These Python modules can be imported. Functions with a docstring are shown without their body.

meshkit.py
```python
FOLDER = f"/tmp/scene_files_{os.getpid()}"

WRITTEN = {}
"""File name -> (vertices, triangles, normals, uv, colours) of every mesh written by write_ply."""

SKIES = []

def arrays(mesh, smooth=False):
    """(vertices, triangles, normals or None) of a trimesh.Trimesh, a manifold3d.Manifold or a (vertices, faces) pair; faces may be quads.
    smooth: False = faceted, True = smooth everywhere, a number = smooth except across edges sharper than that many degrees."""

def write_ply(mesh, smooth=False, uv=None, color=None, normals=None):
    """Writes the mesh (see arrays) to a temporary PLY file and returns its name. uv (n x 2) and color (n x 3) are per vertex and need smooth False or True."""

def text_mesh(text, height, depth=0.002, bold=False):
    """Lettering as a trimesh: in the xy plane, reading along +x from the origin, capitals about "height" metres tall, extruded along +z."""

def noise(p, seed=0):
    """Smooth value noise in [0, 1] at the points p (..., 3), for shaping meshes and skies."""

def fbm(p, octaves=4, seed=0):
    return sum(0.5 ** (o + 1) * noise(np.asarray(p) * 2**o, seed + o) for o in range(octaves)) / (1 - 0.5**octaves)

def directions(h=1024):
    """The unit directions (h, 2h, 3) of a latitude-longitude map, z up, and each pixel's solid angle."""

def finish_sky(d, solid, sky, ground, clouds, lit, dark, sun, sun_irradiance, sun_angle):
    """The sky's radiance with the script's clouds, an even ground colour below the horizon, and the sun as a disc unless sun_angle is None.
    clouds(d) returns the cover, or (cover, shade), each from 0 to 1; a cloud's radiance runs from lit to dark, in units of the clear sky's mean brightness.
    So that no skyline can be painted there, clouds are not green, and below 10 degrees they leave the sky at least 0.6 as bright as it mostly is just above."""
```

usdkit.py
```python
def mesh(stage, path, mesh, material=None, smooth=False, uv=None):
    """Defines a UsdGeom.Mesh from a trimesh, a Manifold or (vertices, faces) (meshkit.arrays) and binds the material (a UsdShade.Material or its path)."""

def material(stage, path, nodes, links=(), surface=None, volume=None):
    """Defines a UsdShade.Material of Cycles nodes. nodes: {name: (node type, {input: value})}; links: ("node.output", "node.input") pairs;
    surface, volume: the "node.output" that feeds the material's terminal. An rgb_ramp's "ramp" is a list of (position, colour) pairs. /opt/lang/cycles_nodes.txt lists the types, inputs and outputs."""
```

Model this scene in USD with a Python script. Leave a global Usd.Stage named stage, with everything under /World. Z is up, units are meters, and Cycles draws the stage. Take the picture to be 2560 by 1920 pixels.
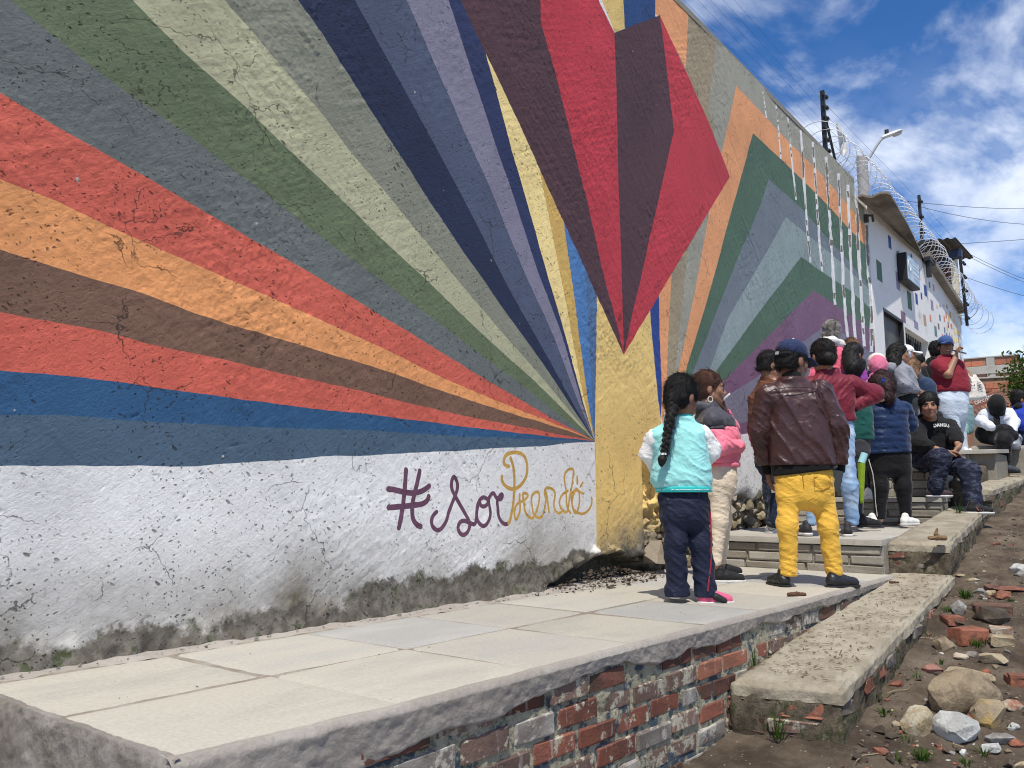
import math, random
import numpy as np, trimesh, shapely, manifold3d, usdkit, meshkit
import mapbox_earcut as earcut
from scipy import ndimage
from shapely.geometry import Polygon, LineString, box, MultiPolygon
from shapely.ops import unary_union
from pxr import Usd, UsdGeom, UsdLux, UsdShade, Gf, Sdf, Vt
random.seed(7); np.random.seed(7)

stage = Usd.Stage.CreateInMemory()
UsdGeom.SetStageUpAxis(stage, 'Z'); UsdGeom.SetStageMetersPerUnit(stage, 1.0)
UsdGeom.Xform.Define(stage, '/World')

# ---------------------------------------------------------------- camera
# x runs along the mural wall, y towards it, z up; the camera stands at x = y = 0
FPX, CX, CY = 2071.6, 1280.0, 960.0
VPX, VPY = 2904.9, 1240.6
EYE = np.array([0.0, 0.0, 0.63])
EXPOSURE = 0.1
def basis():
    d = np.array([VPX - CX, CY - VPY, FPX]); d /= np.linalg.norm(d)
    p = math.atan2(VPY - CY, FPX); up = np.array([0, math.cos(p), math.sin(p)])
    x = d - up * (d @ up); x /= np.linalg.norm(x)
    y = np.cross(up, x); y = y if y[2] > 0 else -y
    return np.array([x, y, up])
RB = basis()
RIGHT, UPV, FWD = RB[:, 0], RB[:, 1], RB[:, 2]
cam = UsdGeom.Camera.Define(stage, '/World/camera')
cam.CreateHorizontalApertureAttr(36.0); cam.CreateVerticalApertureAttr(27.0)
cam.CreateFocalLengthAttr(36.0 * FPX / 2560.0)
cam.CreateClippingRangeAttr(Gf.Vec2f(0.05, 100000)); cam.CreateExposureAttr(EXPOSURE)
M = np.eye(4); M[0, :3] = RIGHT; M[1, :3] = UPV; M[2, :3] = -FWD; M[3, :3] = EYE
cam.AddTransformOp().Set(Gf.Matrix4d(*M.ravel().tolist()))

# ---------------------------------------------------------------- sun and sky
SUN = np.array([-0.46, -0.29, 1.0]); SUN /= np.linalg.norm(SUN)
SUN_EL = math.asin(SUN[2]); SUN_ROT = math.atan2(SUN[0], SUN[1])
sun = UsdLux.DistantLight.Define(stage, '/World/sun')
sun.CreateIntensityAttr(1.2); sun.CreateAngleAttr(0.5); sun.CreateNormalizeAttr(True); sun.CreateColorAttr(Gf.Vec3f(1, 0.94, 0.845))
zax = SUN; xax = np.cross([0, 1, 0], zax); xax /= np.linalg.norm(xax); yax = np.cross(zax, xax)
M = np.eye(4); M[0, :3] = xax; M[1, :3] = yax; M[2, :3] = zax
sun.AddTransformOp().Set(Gf.Matrix4d(*M.ravel().tolist()))
sky = UsdLux.DomeLight.Define(stage, '/World/sky')
sky.GetPrim().SetCustomDataByKey('kind', 'structure')
SKY_STRENGTH = 0.13
CLX, CLY, CLOUD = 7.7, 1.3, (7.4, 7.9, 8.8)
skym = usdkit.material(stage, '/World/Looks/sky_air', {
    'sky': ('sky_texture', {'sky_type': 'single_scattering', 'sun_disc': False, 'sun_elevation': SUN_EL, 'sun_rotation': SUN_ROT,
                            'altitude': 2600.0, 'air_density': 1.0, 'aerosol_density': 0.3, 'ozone_density': 2.0}),
    'hs': ('hsv', {'hue': 0.506, 'saturation': 1.28, 'value': 1.2}),
    'tc': ('texture_coordinate', {}),
    'sep': ('separate_xyz', {}), 'zz': ('math', {'math_type': 'add', 'value2': 0.22}), 'zm': ('math', {'math_type': 'maximum', 'value2': 0.05}),
    'cmb': ('combine_xyz', {}), 'div': ('vector_math', {'math_type': 'divide'}),
    'mp': ('mapping', {'location': (CLX, CLY, 0.4), 'rotation': (0, 0, 0.5), 'scale': (1.0, 1.5, 1.0)}),
    'mp2': ('mapping', {'location': (0.35 + CLX, 2.2, 0.0)}),
    'n1': ('noise_texture', {'scale': 2.3, 'detail': 10.0, 'roughness': 0.56, 'distortion': 0.25}),
    'n2': ('noise_texture', {'scale': 0.9, 'detail': 3.0, 'roughness': 0.5}),
    'r1': ('map_range', {'range_type': 'smoothstep', 'from_min': 0.43, 'from_max': 0.66, 'to_min': 0.0, 'to_max': 1.0}),
    'r2': ('map_range', {'range_type': 'smoothstep', 'from_min': 0.30, 'from_max': 0.52, 'to_min': 0.25, 'to_max': 1.0}),
    'n3': ('noise_texture', {'scale': 5.0, 'detail': 8.0, 'roughness': 0.62}), 'r3': ('map_range', {'range_type': 'smoothstep', 'from_min': 0.36, 'from_max': 0.66, 'to_min': 0.0, 'to_max': 0.75}),
    'low': ('map_range', {'range_type': 'smoothstep', 'from_min': 0.10, 'from_max': 0.5, 'to_min': 1.0, 'to_max': 0.0}), 'lowm': ('math', {'math_type': 'multiply'}),
    'mul': ('math', {'math_type': 'multiply'}), 'mx': ('math', {'math_type': 'maximum'}), 'cl': ('math', {'math_type': 'multiply', 'value2': 0.86, 'use_clamp': True}),
    'mix': ('mix_color', {'blend_type': 'mix', 'b': CLOUD, 'use_clamp': False}),
    'bg': ('background_shader', {'strength': SKY_STRENGTH})},
    [('tc.generated', 'sep.vector'), ('sep.z', 'zz.value1'), ('zz.value', 'zm.value1'), ('zm.value', 'cmb.x'), ('zm.value', 'cmb.y'), ('zm.value', 'cmb.z'),
     ('tc.generated', 'div.vector1'), ('cmb.vector', 'div.vector2'), ('div.vector', 'mp.vector'), ('mp.vector', 'n1.vector'), ('div.vector', 'mp2.vector'), ('mp2.vector', 'n2.vector'),
     ('n1.fac', 'r1.value'), ('n2.fac', 'r2.value'), ('r1.result', 'mul.value1'), ('r2.result', 'mul.value2'),
     ('mp.vector', 'n3.vector'), ('n3.fac', 'r3.value'), ('sep.z', 'low.value'), ('low.result', 'lowm.value1'), ('r3.result', 'lowm.value2'),
     ('mul.value', 'mx.value1'), ('lowm.value', 'mx.value2'), ('mx.value', 'cl.value1'), ('cl.value', 'mix.fac'), ('sky.color', 'hs.color'), ('hs.color', 'mix.a'), ('mix.result', 'bg.color')], surface='bg.background')
UsdShade.MaterialBindingAPI.Apply(sky.GetPrim()).Bind(skym)

# ---------------------------------------------------------------- helpers
def ray(px):
    px = np.asarray(px, float)
    c = np.stack([px[..., 0] - CX, CY - px[..., 1], np.full(px.shape[:-1], FPX)], -1)
    return c @ RB.T
def on_axis(px, k, v):
    r = ray(px); return EYE + r * ((v - EYE[k]) / r[..., k])[..., None]
def on_y(px, y): return on_axis(px, 1, y)
def at(px, py, fwd):
    """The point of the place that lies fwd metres ahead of the eye on the line of sight through a point of the photograph."""
    r = ray(np.array([px, py], float)); return EYE + r * fwd / FPX
def crop(ox, oy, s, pts): return [(ox + x * s, oy + y * s) for x, y in pts]

used = {}
def numbered(parent, name):
    k = (parent, name); n = used.get(k, 0); used[k] = n + 1
    return f'{parent}/{name}' if n == 0 else f'{parent}/{name}_{n:03d}'
def path_of(p): return '/World' if p is None else (p if isinstance(p, str) else str(p.GetPath()))
def tag(p, label=None, cat=None, group=None, kind=None):
    for k, v in (('label', label), ('category', cat), ('group', group), ('kind', kind)):
        if v: p.SetCustomDataByKey(k, v)
    return p
def obj(name, mesh, mat, parent=None, smooth=False, normals=None, label=None, prim=None, vary=None):
    """One Mesh prim. mesh: trimesh, Manifold or (vertices, faces)."""
    path = numbered(path_of(parent), name)
    if normals is None:
        m = usdkit.mesh(stage, path, mesh, mat, smooth=smooth)
    else:
        m = usdkit.mesh(stage, path, mesh, mat, smooth=False)
        m.CreateNormalsAttr(Vt.Vec3fArray.FromNumpy(np.asarray(normals, np.float32))); m.SetNormalsInterpolation('vertex')
    for k, v in (vary or {}).items():
        UsdGeom.PrimvarsAPI(m).CreatePrimvar(k, Sdf.ValueTypeNames.FloatArray, 'vertex').Set(Vt.FloatArray.FromNumpy(np.asarray(v, np.float32)))
    p = m.GetPrim()
    if label: p.SetCustomDataByKey('label', label)
    return p
def thing(name, label=None, cat=None, group=None, kind=None, loc=(0, 0, 0), rotz=0.0):
    x = UsdGeom.Xform.Define(stage, numbered('/World', name))
    if any(loc): x.AddTranslateOp().Set(Gf.Vec3d(*map(float, loc)))
    if rotz: x.AddRotateZOp().Set(math.degrees(rotz))
    return tag(x.GetPrim(), label, cat, group, kind)
def srgb(r, g, b, k=1.0):
    c = np.array([r, g, b]) / 255.0
    return tuple(float(v) for v in np.where(c < 0.04045, c / 12.92, ((c + 0.055) / 1.055) ** 2.4) * k)
mats = {}
def look(name, color, rough=0.75, vary=0.12, scale=6.0, bump=0.0, bscale=40.0, spec=0.3, metal=0.0, second=None, sscale=None, slo=0.45, shi=0.6, detail=5.0, sheen=0.0, rnd=0.0, stretch=None, coord='object', wrinkle=0.0, wscale=(8, 8, 13)):
    """A general procedural surface: colour with noise, an optional second colour in patches, fine relief."""
    if name in mats: return mats[name]
    n = {'tc': ('texture_coordinate', {}), 'geo': ('geometry', {}), 'n': ('noise_texture', {'scale': scale, 'detail': detail, 'roughness': 0.6}),
         'mr': ('map_range', {'from_min': 0.25, 'from_max': 0.75, 'to_min': 1 - vary, 'to_max': 1 + vary}),
         'm': ('mix_color', {'blend_type': 'multiply', 'fac': 1.0, 'a': color, 'use_clamp': False}),
         'p': ('principled_bsdf', {'roughness': rough, 'specular_ior_level': spec, 'metallic': metal, 'sheen_weight': sheen, 'sheen_roughness': 0.4})}
    src = 'geo.position' if coord == 'world' else 'tc.object'
    l = []
    if stretch:
        n['st'] = ('mapping', {'scale': stretch}); l.append((src, 'st.vector')); src = 'st.vector'
    l += [(src, 'n.vector'), ('n.fac', 'mr.value'), ('mr.result', 'm.b')]
    out = 'm.result'
    if second is not None:
        n['n2'] = ('noise_texture', {'scale': sscale or scale * 0.7, 'detail': 7.0, 'roughness': 0.62})
        n['r2'] = ('map_range', {'range_type': 'smoothstep', 'from_min': slo, 'from_max': shi})
        n['m2'] = ('mix_color', {'blend_type': 'mix', 'b': second, 'use_clamp': False})
        l += [(src, 'n2.vector'), ('n2.fac', 'r2.value'), ('r2.result', 'm2.fac'), (out, 'm2.a')]; out = 'm2.result'
    if rnd:
        n['oi'] = ('object_info', {}); n['rr'] = ('map_range', {'from_min': 0.0, 'from_max': 1.0, 'to_min': 1 - rnd, 'to_max': 1 + rnd})
        n['m3'] = ('mix_color', {'blend_type': 'multiply', 'fac': 1.0, 'use_clamp': False})
        l += [('oi.random', 'rr.value'), (out, 'm3.a'), ('rr.result', 'm3.b')]; out = 'm3.result'
    l.append((out, 'p.base_color'))
    if wrinkle:
        n['wm'] = ('mapping', {'scale': wscale}); n['w1'] = ('noise_texture', {'scale': 1.0, 'detail': 3.0, 'roughness': 0.55, 'distortion': 1.1}); n['wa'] = ('math', {'math_type': 'subtract', 'value2': 0.5}); n['wb'] = ('math', {'math_type': 'absolute'}); n['bw'] = ('bump', {'strength': 1.0, 'distance': wrinkle})
        l += [(src, 'wm.vector'), ('wm.vector', 'w1.vector'), ('w1.fac', 'wa.value1'), ('wa.value', 'wb.value1'), ('wb.value', 'bw.height')]
        if not bump: l.append(('bw.normal', 'p.normal'))
    if bump:
        n['nb'] = ('noise_texture', {'scale': bscale, 'detail': 6.0, 'roughness': 0.65}); n['bp'] = ('bump', {'strength': 0.9, 'distance': bump})
        l += [(src, 'nb.vector'), ('nb.fac', 'bp.height'), ('bp.normal', 'p.normal')]
        if wrinkle: l.append(('bw.normal', 'bp.normal'))
    mats[name] = usdkit.material(stage, '/World/Looks/' + name, n, l, surface='p.BSDF')
    return mats[name]

def vnoise(p, seed=0, octaves=4): return meshkit.fbm(np.asarray(p, float), octaves, seed) - 0.5
def tube(points, radii, sides=8, cap=True):
    p = np.asarray(points, float); n = len(p); r = np.broadcast_to(np.asarray(radii, float), (n,))
    t = np.gradient(p, axis=0); t /= np.linalg.norm(t, axis=1, keepdims=True) + 1e-12
    a = np.zeros_like(p); ref = np.array([0, 0, 1.0]) if abs(t[0, 2]) < 0.9 else np.array([1.0, 0, 0])
    v = np.cross(t[0], ref); v /= np.linalg.norm(v); a[0] = v
    for i in range(1, n):
        v = a[i - 1] - t[i] * (a[i - 1] @ t[i]); a[i] = v / (np.linalg.norm(v) + 1e-12)
    b = np.cross(t, a); th = np.arange(sides) * 2 * np.pi / sides
    V = p[:, None] + r[:, None, None] * (np.cos(th)[None, :, None] * a[:, None] + np.sin(th)[None, :, None] * b[:, None])
    i, j = np.meshgrid(np.arange(n - 1), np.arange(sides), indexing='ij'); j2 = (j + 1) % sides
    q = np.stack([i * sides + j, i * sides + j2, (i + 1) * sides + j2, (i + 1) * sides + j], -1).reshape(-1, 4)
    V = V.reshape(-1, 3); F = np.vstack([q[:, [0, 1, 2]], q[:, [0, 2, 3]]])
    if cap:
        k = len(V); V = np.vstack([V, p[:1], p[-1:]]); jj = np.arange(sides); jn = (jj + 1) % sides
        F = np.vstack([F, np.stack([np.full(sides, k), jn, jj], 1), np.stack([np.full(sides, k + 1), (n - 1) * sides + jj, (n - 1) * sides + jn], 1)])
    return V, F
def join(parts):
    V, F, o = [], [], 0
    for m in parts:
        v, f = (np.asarray(m[0]), np.asarray(m[1])) if isinstance(m, tuple) else (np.asarray(m.vertices), np.asarray(m.faces))
        if f.shape[1] == 4: f = np.vstack([f[:, [0, 1, 2]], f[:, [0, 2, 3]]])
        V.append(v); F.append(f + o); o += len(v)
    return np.vstack(V), np.vstack(F)
def rbox(size, bevel=0.006, center=(0, 0, 0), rot=None):
    """A box with chamfered edges (hull of three slabs)."""
    s = np.asarray(size, float) / 2; b = min(bevel, s.min() * 0.45); pts = []
    for k in range(3):
        e = s - b; e[k] = s[k]
        pts += [[x * e[0], y * e[1], z * e[2]] for x in (-1, 1) for y in (-1, 1) for z in (-1, 1)]
    m = trimesh.convex.convex_hull(np.array(pts)); v = np.array(m.vertices)
    if rot is not None: v = v @ np.asarray(rot).T
    return v + np.asarray(center), np.array(m.faces)
def rotz(a): c, s = math.cos(a), math.sin(a); return np.array([[c, -s, 0], [s, c, 0], [0, 0, 1.0]])
def rotx(a): c, s = math.cos(a), math.sin(a); return np.array([[1.0, 0, 0], [0, c, -s], [0, s, c]])
def roty(a): c, s = math.cos(a), math.sin(a); return np.array([[c, 0, s], [0, 1.0, 0], [-s, 0, c]])
# ================================================================ the mural wall
YW = 3.32
HRES, HX0, HX1, HZ0, HZ1 = 0.005, -0.6, 13.8, -0.45, 5.6
def wall_relief():
    rg = np.random.default_rng(11)
    nx, nz = int((HX1 - HX0) / HRES), int((HZ1 - HZ0) / HRES)
    def nz_(s, sh=(nz, nx)):
        a = ndimage.gaussian_filter(rg.standard_normal(sh).astype(np.float32), s, mode='wrap'); return a / a.std()
    def stroke(angle, s):
        m = int(math.hypot(nz, nx)) // 2 + 60
        a = ndimage.gaussian_filter(rg.standard_normal((m, m)).astype(np.float32), s, mode='wrap')
        a = ndimage.rotate(a, angle, reshape=False, order=1, mode='wrap')
        a = ndimage.zoom(a, (2.0, 2.0), order=1)
        a = np.tile(a, (2, 2))[:nz, :nx]; return a / a.std()
    h = 0.0045 * nz_(80) + 0.0004 * nz_(18)
    patch = np.clip(nz_(60) * 0.5 + 0.6, 0.15, 1.5)
    patch2 = np.clip(nz_(45) * 0.6 + 0.5, 0.0, 1.4)
    xx = HX0 + np.arange(nx) * HRES
    smoothband = 1 - 0.75 * np.exp(-((xx - 2.68) / 0.07) ** 4) - 0.6 * np.exp(-((xx - 4.1) / 0.06) ** 4)
    patch *= smoothband[None]
    h += patch * (0.0006 * nz_(1.2) + 0.0007 * stroke(38, (0.9, 6)) + 0.0005 * stroke(-25, (0.9, 7))) + patch2 ** 2 * 0.0004 * nz_(2.6)
    # ridges of the trowel
    s2 = stroke(42, (2.0, 30)); h += 0.0025 * np.clip(s2 - 1.6, 0, 1.2) - 0.0035 * np.clip(-s2 - 2.0, 0, 1)
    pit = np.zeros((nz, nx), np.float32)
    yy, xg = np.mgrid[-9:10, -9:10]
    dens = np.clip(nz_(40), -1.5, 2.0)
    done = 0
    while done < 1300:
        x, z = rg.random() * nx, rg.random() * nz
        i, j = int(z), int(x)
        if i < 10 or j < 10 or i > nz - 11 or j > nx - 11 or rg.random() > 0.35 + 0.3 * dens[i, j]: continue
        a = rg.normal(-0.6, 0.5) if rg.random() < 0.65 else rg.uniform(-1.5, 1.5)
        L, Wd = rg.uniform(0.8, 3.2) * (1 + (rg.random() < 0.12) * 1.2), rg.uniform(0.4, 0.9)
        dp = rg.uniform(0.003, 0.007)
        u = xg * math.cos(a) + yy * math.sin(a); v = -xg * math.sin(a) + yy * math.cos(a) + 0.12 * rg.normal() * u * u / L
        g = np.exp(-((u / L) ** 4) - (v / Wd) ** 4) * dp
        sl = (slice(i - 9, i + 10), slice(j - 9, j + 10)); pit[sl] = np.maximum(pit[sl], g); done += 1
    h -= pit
    pit_shade = np.clip((pit - 0.0028) / 0.004, 0, 1)  # painted shade: mask that darkens the deeper pits by colour
    zz = HZ0 + np.arange(nz) * HRES
    # the undermined foot of the wall below the yellow column
    X, Z = np.meshgrid(xx, zz)
    rough = nz_(9) * 0.02 + nz_(3) * 0.008
    top = np.interp(X, [4.3, 4.75, 5.0, 5.35, 5.7, 6.05, 6.5], [-0.1, 0.05, 0.12, 0.19, 0.17, 0.14, -0.1]) + rough
    cav = 1 / (1 + np.exp((Z - top) / 0.006)); cav = np.where((X > 4.3) & (X < 6.5), cav, 0)
    h -= 0.34 * cav
    lip = np.exp(-((Z - top - 0.03) / 0.03) ** 2) * np.where((X > 4.7) & (X < 6.1), 1, 0); h += lip * (0.018 + rough * 1.5)
    # broken plaster right of the column, then the stone footing further on
    edge = 6.03 + nz_(16) * 0.02
    brk = 1 / (1 + np.exp(-(X - edge) / 0.01)) / (1 + np.exp((Z - 0.92 + 0.25 * np.clip(X - 6.4, 0, 1) - nz_(12) * 0.03) / 0.02))
    brk *= np.where(X < 8.9, 1, 0)
    lump = np.abs(nz_(9)) * 0.045 + np.abs(nz_(4)) * 0.02 + nz_(2) * 0.006
    h -= brk * (0.06 + lump * 0.9)
    foot = np.clip(1 - (Z - 0.0) / 0.16, 0, 1) * np.where(X < 4.9, 1, 0)     # the wall flares out a little where it meets the pavement
    h += foot ** 2 * (0.045 + nz_(8) * 0.007) + foot * nz_(3) * 0.004
    return h.astype(np.float32), np.clip(pit_shade, 0, 1).astype(np.float32), brk.astype(np.float32)
RELIEF, PIT_SHADE, BROKEN = wall_relief()
GZ, GX = np.gradient(ndimage.gaussian_filter(RELIEF, 0.6), HRES)
def hsample(a, x, z):
    return ndimage.map_coordinates(a, [(z - HZ0) / HRES, (x - HX0) / HRES], order=1, mode='nearest')
def wall_points(x, z, y0=YW):
    h = hsample(RELIEF, x, z)
    n = np.stack([hsample(GX, x, z) * -1, np.full_like(x, -1.0), hsample(GZ, x, z) * -1], 1)
    n[:, 0] = -hsample(GX, x, z); n[:, 2] = -hsample(GZ, x, z)
    # surface y = y0 - h(x, z); outward (towards -y) normal = (-dh/dx, -1, -dh/dz)
    n /= np.linalg.norm(n, axis=1, keepdims=True)
    return np.stack([x, y0 - h, z], 1), n
def tri_poly(pg):
    out = []
    for g in getattr(pg, 'geoms', [pg]):
        if g.geom_type != 'Polygon' or g.area < 1e-9: continue
        g = shapely.geometry.polygon.orient(g)
        rings = [np.array(g.exterior.coords)[:-1]] + [np.array(r.coords)[:-1] for r in g.interiors]
        v = np.vstack(rings); ends = np.cumsum([len(r) for r in rings]).astype(np.uint32)
        f = np.array(earcut.triangulate_float64(v, ends)).reshape(-1, 3)
        out.append((v, f))
    return out
def mesh_region(pg, zones):
    """Cuts a polygon of the wall plane into grid cells; zones: (x0, x1, cell)."""
    V, F, o = [], [], 0
    for x0, x1, c in zones:
        part = pg.intersection(box(x0, -9, x1, 99))
        if part.is_empty or part.area < 1e-7: continue
        bx0, bz0, bx1, bz1 = part.bounds
        i0, i1 = math.floor((bx0 - x0) / c), math.ceil((bx1 - x0) / c); j0, j1 = math.floor(bz0 / c), math.ceil(bz1 / c)
        gx = x0 + np.arange(i0, i1 + 1) * c; gx[gx > x1] = x1; gz = np.arange(j0, j1 + 1) * c
        if len(gx) < 2 or len(gz) < 2: continue
        cx, cz = (gx[:-1] + gx[1:]) / 2, (gz[:-1] + gz[1:]) / 2
        CXg, CZg = np.meshgrid(cx, cz, indexing='ij')
        ins = shapely.contains_xy(part, CXg.ravel(), CZg.ravel()).reshape(CXg.shape)
        bnd = np.zeros_like(ins)
        for g in getattr(part, 'geoms', [part]):
            if g.geom_type != 'Polygon': continue
            for r in [g.exterior] + list(g.interiors):
                rr = np.array(shapely.segmentize(r, c * 0.25).coords)
                ii = np.clip(((rr[:, 0] - x0) / c).astype(int) - i0, 0, len(cx) - 1); jj = np.clip(np.floor(rr[:, 1] / c).astype(int) - j0, 0, len(cz) - 1)
                for e in (-1, 0, 1):
                    for e2 in (-1, 0, 1):
                        bnd[np.clip(np.floor((rr[:, 0] - x0 + e * 1e-6) / c).astype(int) - i0, 0, len(cx) - 1), np.clip(np.floor((rr[:, 1] + e2 * 1e-6) / c).astype(int) - j0, 0, len(cz) - 1)] = True
        I, J = np.nonzero(ins & ~bnd)
        if len(I):
            nzv = len(gz); idx = lambda i, j: i * nzv + j
            q = np.stack([idx(I, J), idx(I + 1, J), idx(I + 1, J + 1), idx(I, J + 1)], 1)
            u, inv = np.unique(q, return_inverse=True); inv = inv.reshape(q.shape)
            v = np.stack([gx[u // nzv], gz[u % nzv]], 1)
            f = np.vstack([inv[:, [0, 1, 2]], inv[:, [0, 2, 3]]])
            V.append(v); F.append(f + o); o += len(v)
        I, J = np.nonzero(bnd)
        if len(I):
            cells = shapely.box(gx[I], gz[J], gx[I + 1], gz[J + 1])
            for pc in shapely.intersection(cells, part):
                if pc.is_empty: continue
                for v, f in tri_poly(pc):
                    V.append(v); F.append(f + o); o += len(v)
    if not V: return None
    V, F = np.vstack(V), np.vstack(F)
    return V, F[np.abs(np.cross(V[F[:, 1]] - V[F[:, 0]], V[F[:, 2]] - V[F[:, 0]])) > 1e-12]
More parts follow.
